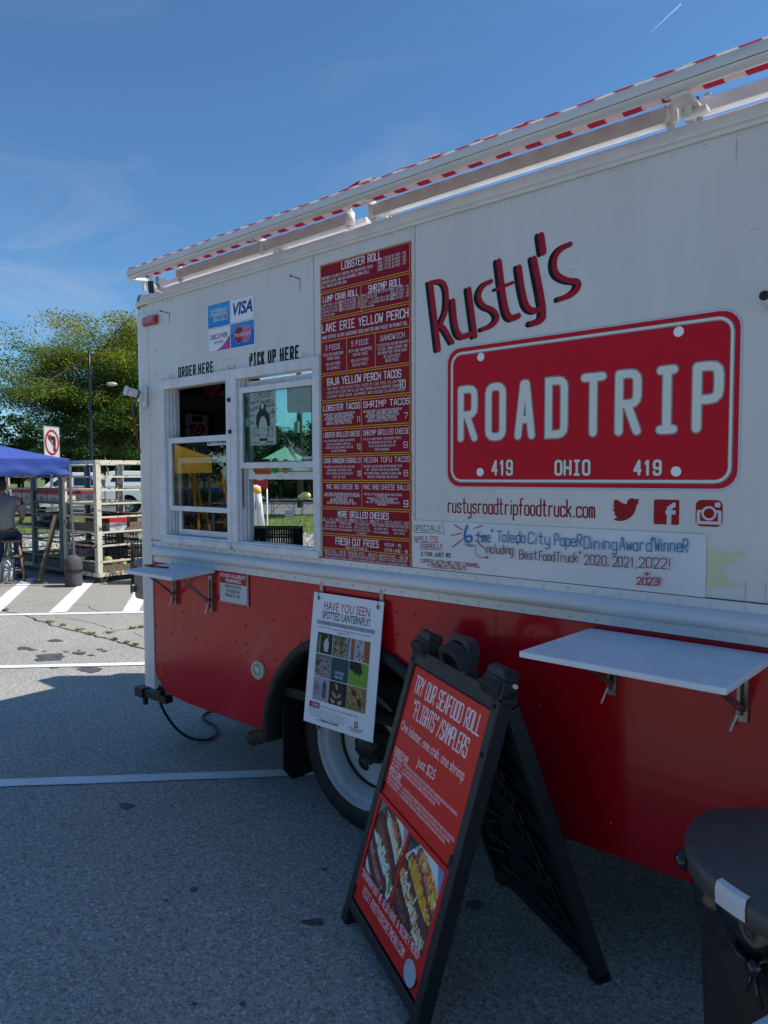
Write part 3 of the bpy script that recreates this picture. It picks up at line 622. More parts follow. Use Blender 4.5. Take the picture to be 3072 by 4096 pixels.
# web address and social marks
a = side_art(); UR = [('rustysroadtripfoodtruck.com', 215, 898)]
a.text('rustysroadtripfoodtruck.com', Z6(218, 0)[0], Z6(897, 0)[0], Z6(550, 1645)[1], Z6(550, 1576)[1]-Z6(550, 1645)[1], '#8e1525', .0062, sp=1.5); a.build('web_lettering', truck)
Z7 = lambda x, y: T(1600+x/1.127, 1900+y/1.127)
a = side_art(); bird = [(955, 128), (968, 140), (962, 118), (975, 108), (1005, 128), (1022, 133), (1026, 112), (1045, 103), (1062, 110), (1082, 106), (1072, 120), (1079, 126), (1066, 136), (1060, 170), (1030, 200), (990, 210), (958, 200), (982, 192), (963, 178), (972, 172), (956, 155), (968, 152)]
a.poly([Z7(*p) for p in smooth(bird+[bird[0]], 1)[:-1]], '#a01424'); a.build('bird_mark', truck)
a = side_art(); A_, B_ = Z7(1143, 221), Z7(1260, 112); a.rect(A_[0], A_[1], B_[0], B_[1], '#a01424', .006)
fx = A_[0]+(B_[0]-A_[0])*.66; s_ = B_[1]-A_[1]
a.line([(A_[0]+s_*.86, A_[1]+s_*.80), (fx+.012, A_[1]+s_*.80), (fx-.004, A_[1]+s_*.66), (fx-.004, A_[1])], .0145, '#cdd3da', cap=0); a.line([(A_[0]+s_*.47, A_[1]+s_*.50), (A_[0]+s_*.86, A_[1]+s_*.50)], .0135, '#cdd3da', cap=0); a.build('letter_f_mark', truck)
a = side_art(); A_, B_ = Z7(1332, 230), Z7(1456, 114); cx, cz = (A_[0]+B_[0])/2, (A_[1]+B_[1])/2; s_ = B_[1]-A_[1]
a.rect(A_[0], A_[1], B_[0], B_[1], '#a01424', .018); 
v, f_ = ribbon([(cx-s_*.39, cz+s_*.12), (cx-s_*.39, cz-s_*.38), (cx+s_*.39, cz-s_*.38), (cx+s_*.39, cz+s_*.12)], .008); a.line([(cx-s_*.38, cz+s_*.10), (cx-s_*.38, cz-s_*.36), (cx+s_*.38, cz-s_*.36), (cx+s_*.38, cz+s_*.10)], .010, '#cdd3da', cap=0); a.line([(cx-s_*.38, cz+s_*.08), (cx-s_*.20, cz+s_*.08)], .007, '#cdd3da', cap=0); a.line([(cx+s_*.38, cz+s_*.08), (cx+s_*.20, cz+s_*.08)], .007, '#cdd3da', cap=0)
a.oval(cx, cz, s_*.27, s_*.27, '#cdd3da', 24); a.oval(cx, cz, s_*.19, s_*.19, '#a01424', 24); a.rect(cx+s_*.20, cz+s_*.23, cx+s_*.40, cz+s_*.42, '#cdd3da', .005); a.build('camera_mark', truck)
# payment card sign
CX0, CX1, CZ0, CZ1 = -3.324, -2.920, 2.424, 2.687; 
m = MB(); m.box((CX0, YN-.003, CZ0), (CX1, YN-.0003, CZ1)); card = m.build('card_sign', mat('white_vinyl', (.8, .82, .86), .35), truck)
a = side_art(.0034); g = .005; cm = (CX0+CX1)/2; zm = (CZ0+CZ1)/2
for x0, x1, z0, z1, c_ in ((CX0+g, cm-g*.7, zm+g*.5, CZ1-g, '#1a8fe0'), (cm+g*.7, CX1-g, zm+g*.5, CZ1-g, '#eef1fb'), (CX0+g, cm-g*.7, CZ0+g, zm-g*.5, '#eef1fb'), (cm+g*.7, CX1-g, CZ0+g, zm-g*.5, '#1673d0')):
    a.rect(x0, z0, x1, z1, '#24386e'); a.rect(x0+.0015, z0+.0015, x1-.0015, z1-.0015, c_)
a.rect(CX0+g+.002, zm+g+.05, cm-g, CZ1-g-.002, '#38a0e6'); a.rect(cm+g, zm-.02-.03, CX1-g-.002, zm-g, '#3f95dc')
w_ = cm-CX0
a.text('AMERICAN', CX0+.034, CX0+w_-.035, zm+.070, .022, '#d5ecfa', .010); a.text('EXPRESS', CX0+.058, CX0+w_-.026, zm+.036, .022, '#d5ecfa', .010)
a.text('AMERICAN', CX0+.034, CX0+w_-.035, zm+.070, .022, '#2a6ea6', .0030); a.text('EXPRESS', CX0+.058, CX0+w_-.026, zm+.036, .022, '#2a6ea6', .0036)
a.type('VISA', cm+.025, CX1-.014, zm+.043, .060, '#173f92', shear=.25, off=.03); a.poly([(cm+.020, zm+.103), (cm+.038, zm+.103), (cm+.046, zm+.082), (cm+.036, zm+.092)], '#c58aa8')
a.type('DISC', CX0+.024, CX0+.091, zm-.062, .026, '#1e2c66', off=.01); a.oval(CX0+.107, zm-.049, .014, .015, '#cf8fae'); a.oval(CX0+.107, zm-.049, .008, .009, '#e0b7c8'); a.type('VER', CX0+.122, CX0+.178, zm-.062, .026, '#1e2c66', off=.01); a.type('NETWORK', CX0+.060, CX0+.142, zm-.090, .016, '#454f78')
sw_ = [(cm-g*.7, zm-.052)]+[(cm-g*.7-.125*t, zm-.052-.070*math.sin(t*math.pi/2)**1.0) for t in (.15, .3, .45, .6, .75, .9, 1.0)]+[(cm-g*.7, CZ0+g)]
sw_[-2] = (sw_[-2][0], CZ0+g); a.poly(sw_, '#b4539e')
ax_ = (cm+CX1)/2; az_ = (CZ0+zm)/2
a.oval(ax_-.026, az_, .044, .044, '#a6b4cc', 28); a.oval(ax_+.030, az_+.001, .044, .044, '#a6b4cc', 28); a.oval(ax_-.026, az_, .042, .042, '#a01f38', 28); a.oval(ax_+.030, az_+.001, .042, .042, '#c8779e', 28)
for k in range(3): a.line([(ax_-.010, az_+.018+.006*k), (ax_+.012, az_+.018+.006*k)], .0028, '#a01f38', cap=0); a.line([(ax_-.010, az_-.014-.006*k), (ax_+.012, az_-.014-.006*k)], .0028, '#a01f38', cap=0)
a.type('MasterCard', ax_-.066, ax_+.070, az_-.008, .020, '#c9cfdc', shear=.15, off=.02); a.build('card_print', card)
# menu boards
MX0, MX1 = -2.4345, -1.892; ZY = lambda y: T(1645, y)[1]
rows = [963, 1088, 1210, 1454.5, 1575, 1695.7, 1812.8, 1926.6, 2043.7, 2160.9, 2276]
CR = '#92102a'; YL = '#f0b836'; WT = '#f2f3f8'
def menu(i, cells, col=CR, bands=None, extra=None):
    z1, z0 = ZY(rows[i]), ZY(rows[i+1]); W_ = MX1-MX0; jx = random.uniform(-.002, .002)
    m = MB(); m.box((MX0+jx, YN-.004, z0+.0008), (MX1+jx, YN-.0004, z1-.0004)); p = m.build('menu_board', mat('crimson_board_'+col[1:], lin(col), .45, spec=.2), truck)
    a = Art(onside, .0044); H_ = z1-z0; a.w = .0044
    for (u0, v0, u1, v1) in (bands or [(0, 0, 1, 1)]):
        a.frame(MX0+jx+.004+u0*(W_-.008), z0+.005+v0*(H_-.010), MX0+jx+.004+u1*(W_-.008), z0+.005+v1*(H_-.010), .0027, YL)
    for c_ in cells:
        s_, u0, u1, v, h = c_[:5]; k = c_[5] if len(c_) > 5 else .13
        a.text(s_, MX0+jx+u0*W_, MX0+jx+u1*W_, z0+v*.122, h*.122, WT, h*.122*(k if h > .205 else (.10 if h > .15 else k*.78)))
        if len(c_) > 6: a.line([(MX0+jx+u0*W_, z0+(v-.035)*.122), (MX0+jx+u1*W_, z0+(v-.035)*.122)], .0011, WT)
    a.build('menu_lettering', p, M_MENU)
S = .065
def lines(L, u0, u1, v, dv, h=.055):
    n_ = max(len(t) for t in L); return [(t, (u0+u1)/2-(u1-u0)/2*len(t)/n_, (u0+u1)/2+(u1-u0)/2*len(t)/n_, v-dv*i, h, .12) for i, t in enumerate(L)]
menu(0, [('LOBSTER ROLL', .26, .70, .70, .26)]+[('NORTHWEST ATLANTIC LOBSTER, MELTED BUTTER, FRESH', .02, .61, .48, .10, .13), ('CHOPPED CHIVES, AND OUR HOUSEMADE LEMON AIOLI', .02, .57, .32, .10, .13), ('ON A TOASTED BUTTERY BUN', .02, .31, .16, .10, .13)]
 +[(t, .665, .955, .66-.12*k, .085, .13) for k, t in enumerate(('SMALL (1/8 LB) W/ FRIES - $12', 'SMALL (1/8 LB) NO FRIES - $10', 'LARGE (1/4 LB) W/ FRIES - $19', 'LARGE (1/4 LB) NO FRIES - $17'))])
menu(1, [('LUMP CRAB ROLL', .035, .445, .66, .22), ('SHRIMP ROLL', .56, .91, .66, .24)]+[(t, .02, .02+.0135*len(t), .50-.13*k, .08, .13) for k, t in enumerate(('LUMP CRAB (CHILLED),', 'MELTED BUTTER, AND', 'CHOPPED CHIVES ON A', 'TOASTED BUN'))]
 +[(t, .225, .465, .52-.11*k, .075, .13) for k, t in enumerate(('SMALL (1/8 LB) W/ FRIES - $12', 'SMALL (1/8 LB) NO FRIES - $9', 'LARGE (1/4 LB) W/ FRIES - $18', 'LARGE (1/4 LB) NO FRIES - $15'))]
 +[(t, .485, .485+.0106*len(t), .56-.11*k, .075, .13) for k, t in enumerate(('BAKED SHRIMP AND MELTED BUTTER', 'ON A TOASTED BUN', 'CLASSIC - W/ LEMON AIOLI AND CHIVES', 'SPICY - W/ SRIRACHA MAYO AND RED', 'PEPPER FLAKES'))]
 +[(t, .80, .985, .54-.11*k, .075, .13) for k, t in enumerate(('SMALL W/ FRIES - $11', 'SMALL NO FRIES - $8', 'LARGE W/ FRIES - $13', 'LARGE NO FRIES - $10'))], bands=[(0, 0, .475, 1), (.475, 0, 1, 1)])
k2 = 2.0
menu(2, [('LAKE ERIE YELLOW PERCH', .02, .975, 1.62, .30, .12), ('HAND DIPPED IN OUR HOUSEMADE BEER BATTER AND FRIED IN PEANUT OIL', .02, .97, 1.36, .12, .13), ('3 PIECE', .06, .24, .92, .18, .12), ('5 PIECE', .37, .56, .92, .18, .12), ('SANDWICH', .69, .94, .94, .18, .12)]
 +lines(['WITH OUR HOUSEMADE', 'TARTAR SAUCE'], .035, .275, .70, .16, .10)+lines(['$14 WITH FRIES', '$11 NO FRIES'], .07, .24, .33, .16, .10)+lines(['WITH OUR HOUSEMADE', 'TARTAR SAUCE'], .34, .60, .70, .16, .10)+lines(['$20 WITH FRIES', '$18 NO FRIES'], .37, .56, .33, .16, .10)
 +lines(['2 PIECES ON A KAISER BUN WITH', 'LETTUCE, SHARP CHEDDAR, AND', 'OUR HOUSE MADE TARTAR SAUCE'], .655, .98, .74, .14, .09)+lines(['$12 WITH FRIES', '$9 NO FRIES'], .73, .90, .30, .14, .10), bands=[(0, .61, 1, 1), (0, 0, .31, .61), (.31, 0, .635, .61), (.635, 0, 1, .61)])
menu(3, [('BAJA YELLOW PERCH TACOS', .08, .90, .62, .26, .12), ('10', .88, .945, .22, .28, .10)]+[(t, .05, .05+.0146*len(t), .44-.15*k, .09, .12) for k, t in enumerate(('- TWO TACOS, EACH WITH A FULL PIECE OF LAKE ERIE YELLOW PERCH', '- SERVED ON FLOUR TORTILLAS AND TOPPED WITH CHOPPED CABBAGE,', '  CILANTRO, SOUR CREAM, JALAPENOS, AND AVOCADO-CILANTRO SAUCE'))], col='#8f2226')
def duo(i, a1, l1, n1, a2, l2, n2, h=.21):
    c_ = [(a1, .03, .46, .70, h, .13), (a2, .50, .985, .70, h, .13), (n1, .425, .462, .20, .20, .13), (n2, .93, .97, .20, .20, .13)] if n1 else [(a1, .06, .44, .74, h, .13), (a2, .50, .985, .74, h, .13), (n2, .93, .97, .14, .22, .13)]
    d1_ = .36/max(3, len(l1)-1) if len(l1) > 4 else .13; d2_ = .36/max(3, len(l2)-1) if len(l2) > 4 else .13
    c_ += lines(l1, .03, .40 if n1 else .455, .52, min(d1_, .13), .075)+lines(l2, .50, .91, .52, min(d2_, .13), .075)
    menu(i, c_, bands=[(0, 0, .475, 1), (.475, 0, 1, 1)])
duo(4, 'LOBSTER TACOS', ['BUTTERED LOBSTER (1/4 LB) SPREAD OVER TWO FLOUR TORTILLAS', 'CLASSIC STYLE - CHOPPED CABBAGE, CILANTRO-AVOCADO', 'SAUCE, HOUSEMADE PICO DE GALLO, CILANTRO, & LIME JUICE', 'SPICY STYLE - CHOPPED CABBAGE, SRIRACHA MAYO,', 'HOUSEMADE PICO DE GALLO, CILANTRO, & LIME JUICE'], '11', 'SHRIMP TACOS', ['BAKED OLD BAY SHRIMP (1/4 LB) SPREAD OVER TWO FLOUR TORTILLAS', 'CLASSIC STYLE - CHOPPED CABBAGE, CILANTRO-AVOCADO', 'SAUCE, HOUSEMADE PICO DE GALLO, CILANTRO, & LIME JUICE', 'SPICY STYLE - CHOPPED CABBAGE, SRIRACHA MAYO,', 'HOUSEMADE PICO DE GALLO, CILANTRO, & LIME JUICE'], '7')
duo(5, 'LOBSTER GRILLED CHEESE', ['1/8 LB OF NW ATLANTIC LOBSTER, AGED GRUYERE', 'CHEESE, OUR HOUSEMADE LEMON AIOLI,', 'A SECRET SPICE BLEND, AND MELTED BUTTER', 'ON TOASTED SOURDOUGH'], '13', 'SHRIMP GRILLED CHEESE', ['1/8 LB OF BAKED SHRIMP, AGED GRUYERE CHEESE,', 'OUR HOUSEMADE OLD BAY AIOLI, AND', 'MELTED BUTTER ON GARLIC BUTTER', 'TOASTED SOURDOUGH'], '9', .18)
duo(6, 'CRAB RANGOON EGGROLLS', ['TWO EGGROLLS STUFFED WITH REAL LUMP CRAB,', 'CREAM CHEESE, AND CHOPPED CHIVES', 'FRIED IN PEANUT OIL AND SERVED WITH', 'SWEET CHILI SAUCE'], '10', 'VEGAN TOFU TACOS', ['TWO TACOS FILLED WITH BEER BATTERED AND DEEP FRIED', 'TOFU - SERVED ON FLOUR TORTILLAS AND TOPPED', 'WITH CHOPPED CABBAGE, JALAPENOS, CILANTRO, VEGAN', 'SOUR CREAM, AVOCADO MASH, AND LIME JUICE'], '8', .18)
duo(7, 'MAC AND CHEESE $5', ['A HALF POUND OF OUR HOUSEMADE MAC AND CHEESE MADE WITH', 'SMOKED GOUDA AND CHEDDAR TOPPED WITH BUTTER & BREADCRUMBS', 'ADD BACON - ADD $1', 'ADD SHRIMP & CHOPPED CHIVES - ADD $4', 'ADD LOBSTER & CHOPPED CHIVES - ADD $8', 'ADD LOBSTER & SHRIMP & CHOPPED CHIVES - ADD $11'], None, 'MAC AND CHEESE BALLS', ['THREE BALLS OF OUR HOUSEMADE MAC AND CHEESE BREADED', 'AND DEEP FRIED', 'PARMESAN STYLE - TOPPED WITH PARMESAN AND', 'SERVED WITH A SIDE OF MARINARA', 'THAI STYLE - TOPPED WITH MELTED PEANUT BUTTER', 'AND SRIRACHA'], '9', .17)
menu(8, [('MORE GRILLED CHEESES', .20, .77, .70, .22, .13)]+[(t, c-len(t)*.0085, c+len(t)*.0085, .55, .09, .13, 1) for t, c in (('THE I-75 ($5)', .11), ('ITALIAN ($5)', .29), ('CRISPY DILLY ($5)', .48), ('ROUTE 2 ($5)', .69), ('CLASSIC ($3)', .89))]
 +lines(['SHARP CHEDDAR,', 'BACON, AND DIJON', 'MUSTARD ON SOURDOUGH'], .02, .20, .42, .12, .07)+lines(['MOZZARELLA, ROMA', 'TOMATOES, AND BASIL', 'PESTO ON SOURDOUGH'], .21, .37, .42, .12, .07)+lines(['AGED GRUYERE, BABY', 'SWISS, SLICED PICKLE,', 'DIJON, AND PICKLE CHIPS', 'ON SOURDOUGH'], .385, .58, .42, .11, .065)+lines(['SHARP CHEDDAR, BACON,', 'AND GRANNY SMITH', 'APPLE ON SOURDOUGH'], .60, .79, .42, .12, .07)+lines(['AMERICAN CHEESE AND', 'CREAM CHEESE ON', 'WHITE BREAD'], .80, .985, .42, .12, .07))
menu(9, [('FRESH CUT FRIES', .17, .66, .66, .25, .13), ('DOUBLE FRIED IN PEANUT OIL', .29, .54, .53, .08, .13), ('MEDIUM - $5', .73, .90, .74, .11, .13), ('EXTRA LARGE - $8', .73, .97, .55, .11, .13), ('RUSTY STYLE - ADD $2', .03, .29, .33, .10, .13, 1), ('SEASIDE STYLE - ADD $1', .325, .63, .33, .10, .13, 1), ('LOBSTER FRIES - ADD $8', .655, .97, .33, .10, .13, 1)]
 +lines(['DRIZZLED WITH OUR SECRET SWEET-SOUR', '"RUSTY" SAUCE AND DUSTED WITH PARMESAN'], .03, .30, .20, .11, .065)+lines(['SEASONED WITH OUR SECRET SEAFOOD SEASONING', 'AND DRIZZLED WITH OUR HOUSEMADE LEMON AIOLI'], .325, .63, .20, .11, .065)+lines(['TOPPED WITH 1/8 LB LOBSTER, BUTTER, FRESH', 'CHOPPED CHIVES, AND OUR HOUSEMADE LEMON AIOLI'], .65, .975, .20, .11, .065), bands=[(0, .48, 1, 1), (0, 0, .31, .48), (.31, 0, .64, .48), (.64, 0, 1, .48)])
# whiteboard with handwriting
WBX0, WBX1 = T(1655, 2200)[0], T(2825, 2260)[0]; WBZ1 = T(2000, 2106)[1]; WBZ1 = (T(2827, 2136)[1]+T(1660, 2080)[1])/2; WBZ0 = (T(2822, 2387)[1]+T(1655, 2270)[1])/2
m = MB(); m.box((WBX0, YN-.006, WBZ0), (WBX1, YN-.0006, WBZ1)); wb = m.build('whiteboard', mat('whiteboard', (.72, .74, .78), .22, var=.08, vscale=5, coat=.4), truck, bevel=.0015)
a = Art(onside, .0064); a.st = .00006
BL = '#2277a8'; PU = '#7b2348'; RE = '#b3202c'; BK = '#17181c'
def zz7(x, y): return Z7(x, y)
def hand(s, x0, x1, y, h, col, w=.0045, sp=1.5, jit=.03, sl=0):
    A_, B_ = Z7(x0, y), Z7(x1, y+ (x1-x0)*sl); a.text(s, A_[0], B_[0], A_[1], h, col, w, sp=sp, jit=jit, slope=(B_[1]-A_[1])/(B_[0]-A_[0]))
hand('SPECIALS', 68, 185, 250, .022, BK, .0026, sl=.02); hand('APPLE PIE', 70, 178, 299, .021, RE, .0024); hand('EGGROLLS', 98, 195, 328, .016, RE, .0022); hand('2 FOR JUST $5', 100, 232, 362, .015, BK, .0024, sl=.06); hand('TOPPED WITH MELTED CARAMEL', 98, 365, 393, .015, RE, .0022, sl=.09); hand('+ CRUMBLED WALNUTS', 130, 302, 413, .013, RE, .0020, sl=.1)
a.line([Z7(70, 258), Z7(207, 262)], .0018, BK); a.line([Z7(195, 212), Z7(203, 257)], .0018, BK); a.line([Z7(72, 303), Z7(180, 305)], .0018, RE); a.line([Z7(98, 333), Z7(198, 337)], .0018, RE)
a.line([Z7(x, y) for x, y in smooth([(308, 228), (296, 262), (298, 295), (315, 303), (330, 292), (326, 272), (305, 278)])], .0095, '#2580b4')
a.line([Z7(295, 310), Z7(342, 318)], .004, '#6a9ec0'); a.line([Z7(305, 318), Z7(332, 323)], .003, '#6a9ec0')
for p_, q_ in (((250, 224), (285, 246)), ((238, 272), (282, 262)), ((242, 325), (290, 288)), ((340, 240), (378, 228)), ((345, 272), (392, 280)), ((345, 292), (385, 330))): a.line([Z7(*p_), Z7(*q_)], .0035, RE)
def words(L, y, h, col, w):
    for s_, x0, x1, dy in L: hand(s_, x0, x1, y+dy, h, col, w, sp=1.2, jit=.025, sl=.05)
words([('time', 352, 412, 0), ('"', 416, 426, -6), ('Toledo', 446, 570, 0), ('City', 584, 684, 8), ('PapeR', 702, 826, 16), ('Dining', 838, 984, 30), ('Award', 998, 1140, 36), ('"', 1140, 1152, 36), ('WinneR', 1156, 1304, 40)], 300, .042, BL, .0038)
words([('including', 392, 520, 0), ('"', 532, 542, -8), ('Best', 548, 630, 26), ('Food', 638, 705, 34), ('Truck', 715, 810, 38), ('"', 815, 828, 36), ('2020,', 842, 952, 52), ('2021,', 968, 1080, 60), ('2022!', 1086, 1228, 64)], 350, .034, PU, .0034)
words([('+', 1110, 1134, 0), ('2023!', 1078, 1186, 32)], 458, .024, RE, .0042)
a.line([Z7(x, y) for x, y in smooth([(358, 315), (348, 345), (362, 368), (408, 372)])], .0026, PU); a.poly([Z7(402, 362), Z7(414, 374), Z7(398, 374)], PU)
a.w += .0001
a.build('whiteboard_writing', wb)
# torn sticker patch beside the whiteboard
a = side_art(); pp = [(1384, 340), (1450, 334), (1480, 352), (1510, 345), (1568, 342), (1545, 365), (1520, 370), (1500, 400), (1452, 420), (1470, 450), (1490, 478), (1545, 490), (1520, 508), (1470, 496), (1430, 512), (1384, 515)]
a.poly([Z7(x+random.uniform(-9, 9) if x > 1390 else x, y+random.uniform(-5, 5)) for x, y in smooth(pp, 2)], '#d6d2ae'); a.build('torn_sticker_patch', truck)
# allergy sign
AX0, AX1, AZ0, AZ1 = -3.248, -3.001, 1.050, 1.226
m = MB(); m.box((AX0, YN-.008, AZ0), (AX1, YN+.001, AZ1)); al = m.build('allergy_sign', mat('sign_panel', (.42, .40, .42), .4), truck, bevel=.002)
a = Art(onside, .0084); a.rect(AX0+.004, AZ0+.004, AX1-.004, AZ1-.004, '#c4cad0', .004); a.rect(AX0+.008, AZ1-.068, AX1-.008, AZ1-.006, '#b01c28')
a.frame(AX0+.005, AZ0+.005, AX1-.005, AZ1-.005, .003, '#b01c28', .005)
a.type('FOOD ALLERGY', AX0+.016, AX1-.016, AZ1-.034, .019, '#f0f2f6', off=.01); a.type('WARNING', AX0+.055, AX1-.055, AZ1-.060, .019, '#f0f2f6', off=.01)
a.type('OUR FOOD IS', AX0+.050, AX1-.055, AZ1-.090, .016, '#14171b', off=.03); a.type('COOKED IN', AX0+.060, AX1-.065, AZ1-.115, .016, '#14171b', off=.03); a.type('PEANUT OIL', AX0+.055, AX1-.060, AZ1-.140, .016, '#14171b', off=.03); a.build('allergy_lettering', al)
# marker lamp
(lx0, lz0), (lx1, lz1) = T(577, 1318), T(637, 1258)
m = MB(); m.box((-3.972, YN-.012, 2.655), (-3.815, YN-.0015, 2.712)); ml = m.build('marker_lamp', M_REDLENS, truck, bevel=.004)
m = MB(); m.box((-3.90, YN-.034, 2.664), (-3.822, YN-.0125, 2.706)); m.build('lens', mat('bright_red_lens', (.55, .012, .012), .1, coat=1), ml, bevel=.005)
m = MB(); m.box((-3.968, YN-.022, 2.664), (-3.905, YN-.0125, 2.704)); m.build('lens', M_REDLENS, ml, bevel=.004)
# protruding pins with rust streaks
for x, z in ((-3.70, 2.700), (-2.577, 2.697)):
    m = MB(); m.tube([(x, YN, z), (x-.004, YN-.055, z+.004)], .0028, 6); m.cyl((x-.004, YN-.055, z+.004), (x-.004, YN-.060, z+.004), .007, 8); m.build('bolt_pin', M_STEEL, truck)
    a = side_art(); a.poly([(x-.003, z-.006), (x+.003, z-.006), (x+.0015, z-.06), (x-.0008, z-.065)], '#8b5f45'); a.build('rust_streak', truck)
# security camera on the corner
m = MB(); m.box((-4.005, YN-.028, 2.165), (-3.935, YN-.010, 2.295)); scam = m.build('security_camera', M_ALU, truck, bevel=.006)
cx0, cz0 = T(556, 1578, YN-.05); cx1, cz1 = T(508, 1563, YN-.12); ca = Vector((cx0, YN-.05, cz0)); ce = Vector((cx1, YN-.12, cz1))
m = MB(); m.box((-3.99, YN-.05, 2.20), (-3.955, YN-.027, 2.25)); m.cyl((-3.975, YN-.04, 2.225), ca, .017, 14); m.build('camera_mount', M_ALU, scam, bevel=.003)
m = MB(); m.cyl(ca, ce, .025, 18); m.cyl(ce, ce+(ce-ca).normalized()*.012, .029, 18); m.build('camera_barrel', M_ALU, scam)
m = MB(); m.cyl(ca.lerp(ce, .06), ca.lerp(ce, .18), .0265, 18); m.build('camera_band', M_BLACK, scam)
m = MB(); m.box((-4.035, YN-.060, 2.11), (-4.012, YN-.040, 2.17)); m.tube([(-4.02, YN-.05, 2.19), (-4.03, YN-.05, 2.15), (-4.022, YN-.05, 2.11)], .006, 6); m.build('cable_joint', M_BLACK, scam)
m = MB(); m.tube([(-4.022, YN-.05, 2.11), (-4.035, YN-.035, 2.05), (-4.048, YN-.02, 1.98), (-4.05, YN+.0, 1.90), (-4.045, YN+.03, 1.83)], .0045, 6); m.build('red_cord', mat('red_cord', (.3, .015, .01), .5), scam)
# nozzle at the right edge of the frame
x, z = T(3050, 1205); x += .022; m = MB(); m.tube([(x+.02, YN, z-.02), (x, YN-.04, z), (x-.003, YN-.06, z+.002)], [.028, .018, .017], 14); m.build('hose_nozzle', M_ALU, truck)
m = MB(); m.cyl((x-.003, YN-.0605, z+.002), (x-.0035, YN-.066, z+.002), .014, 14); m.build('nozzle_mouth', M_BLACK, truck)
# fuel cap and reflector
x, z = T(1033, 2680); Mx = Matrix.Translation((x, YN, z)) @ Matrix.Rotation(math.pi/2, 4, 'X')
m = MB(); m.lathe([(.050, -.004), (.050, .006), (.046, .012), (.036, .012), (.032, -.002), (.001, -.004)], 28, Mx); fc = m.build('fuel_cap', M_CREAMPL, truck)
m = MB(); m.lathe([(.022, .0), (.022, .012), (.018, .016), (.001, .017)], 20, Mx @ Matrix.Translation((.001, 0, 0))); m.build('cap_disc', mat('pale_plastic', (.6, .6, .55), .4), fc)
m = MB(); m.tube([(x-.018, YN-.018, z+.006), (x-.004, YN-.024, z-.002), (x+.006, YN-.022, z-.014)], .003, 6); m.build('cap_lever', M_CREAMPL, fc)
x, z = T(646, 2678); a = side_art(-.002); a.oval(x, z, .036, .047, '#c41f16', 24, jit=.02); a.build('red_reflector', truck)
# fold-down shelves with brackets
def shelf(zs, back, front, label, hooks):
    (bx0, bx1), (fx0, fx1), fy = back, front, hooks['fy']
    m = MB(); m.prism([(bx0, YN-.006), (bx1, YN-.006), (fx1, fy), (fx0, fy)], lambda u, v, w: (u, v, w), (zs-.020, zs)); s_ = m.build('fold_down_shelf', M_SHELF, truck, bevel=.004, label=label)
    for bx in hooks['x']:
        m = MB(); m.box((bx-.016, YN-.016, hooks['z0']), (bx+.016, YN+.003, zs-.021)); m.box((bx-.019, YN-.004, hooks['z0']), (bx-.016, YN+.003, zs-.021)); m.build('wall_rail', M_STEEL, s_)
        m = MB(); m.box((bx-.005, YN-.019, hooks['z0']+.02), (bx+.004, YN-.0165, zs-.06)); m.build('rail_slot', M_RUST, s_)
        m = MB(); m.beam((bx, YN-.018, zs-.185), (bx, fy+.13, zs-.028), .022, .012); m.box((bx-.014, fy+.06, zs-.034), (bx+.014, YN-.02, zs-.021)); m.build('folding_strut', M_STEEL, s_)
        m = MB(); m.beam((bx-.012, YN-.020, zs-.20), (bx-.030, YN-.030, zs-.255), .012, .004); m.build('release_tab', M_ALU, s_)
    return s_
s1 = shelf(1.226, (-3.728, -3.284), (-3.679, -3.199), 'small white fold-down shelf below the order window', dict(fy=2.045, x=(T(706, 2400)[0], T(850, 2400)[0]), z0=.985))
x, y = G(620, 2268, 1.228); m = MB(); 
(ax, ay), (bx, by) = G(578, 2263, 1.228), G(672, 2272, 1.228); m.beam((ax, ay, 1.231), (bx, by, 1.231), .016, .006); m.beam((ax, ay, 1.231), (ax+.02, ay+.05, 1.231), .014, .006); m.build('shelf_handle', M_BLACK, s1)
s2 = shelf(1.204, (T(2365, 2510)[0], T(3108, 2610)[0]), (-1.10, -.50), 'large white fold-down shelf under the whiteboard', dict(fy=1.92, x=(T(2453, 2700)[0], T(2975, 2760)[0]), z0=.98))
# wheel arch trim, mudflap, wheel
m = MB(); m.sm = True; N = 30; vs = []
for k in range(N+1):
    a_ = math.pi*(k/N)*1.0; cx, cz = AC[0]-(AC[2]+.004)*math.cos(a_), AC[1]+(AC[3]+.004)*math.sin(a_)
    nx, nz = -math.cos(a_), math.sin(a_)
    for (r_, w_) in ((.040, .003), (.042, .014), (.030, .026), (.004, .030), (-.012, .022), (-.014, -.06)): vs.append((cx+nx*r_, YN-w_, cz+nz*r_ if k not in (0, N) else cz-.03))
m.add(vs, [(i*6+k, i*6+k+1, (i+1)*6+k+1, (i+1)*6+k) for i in range(N) for k in range(5)])
tr_ = m.build('wheel_arch_trim', M_RUBBER, truck)
m = MB(); vs = []                                         # inner arch liner
for k in range(N+1):
    a_ = math.pi*k/N; cx, cz = AC[0]-(AC[2]+.02)*math.cos(a_), AC[1]+(AC[3]+.02)*math.sin(a_)
    vs += [(cx, YN+.02, cz), (cx, YN+.75, cz)]
m.add(vs, [(2*i, 2*i+1, 2*i+3, 2*i+2) for i in range(N)]); m.box((AC[0]-.65, YN+.74, .3), (AC[0]+.65, YN+.76, 1.05)); m.build('arch_liner', M_RUBBER, truck)
m = MB(); fx0, fx1 = T(1065, 3000, YN+.08)[0], T(1205, 3050, YN+.62)[0]
fl = [G(1070, 3125, .12), G(1212, 3060, .14)]
m.prism([(0, 1.0), (0, .20), (.06, .13), (.56, .13), (.60, .20), (.60, 1.0)], lambda u, v, w: (-2.80+w+u*.04, YN+.05+u, v), (0, .012)); m.build('mud_flap', M_RUBBER, truck)
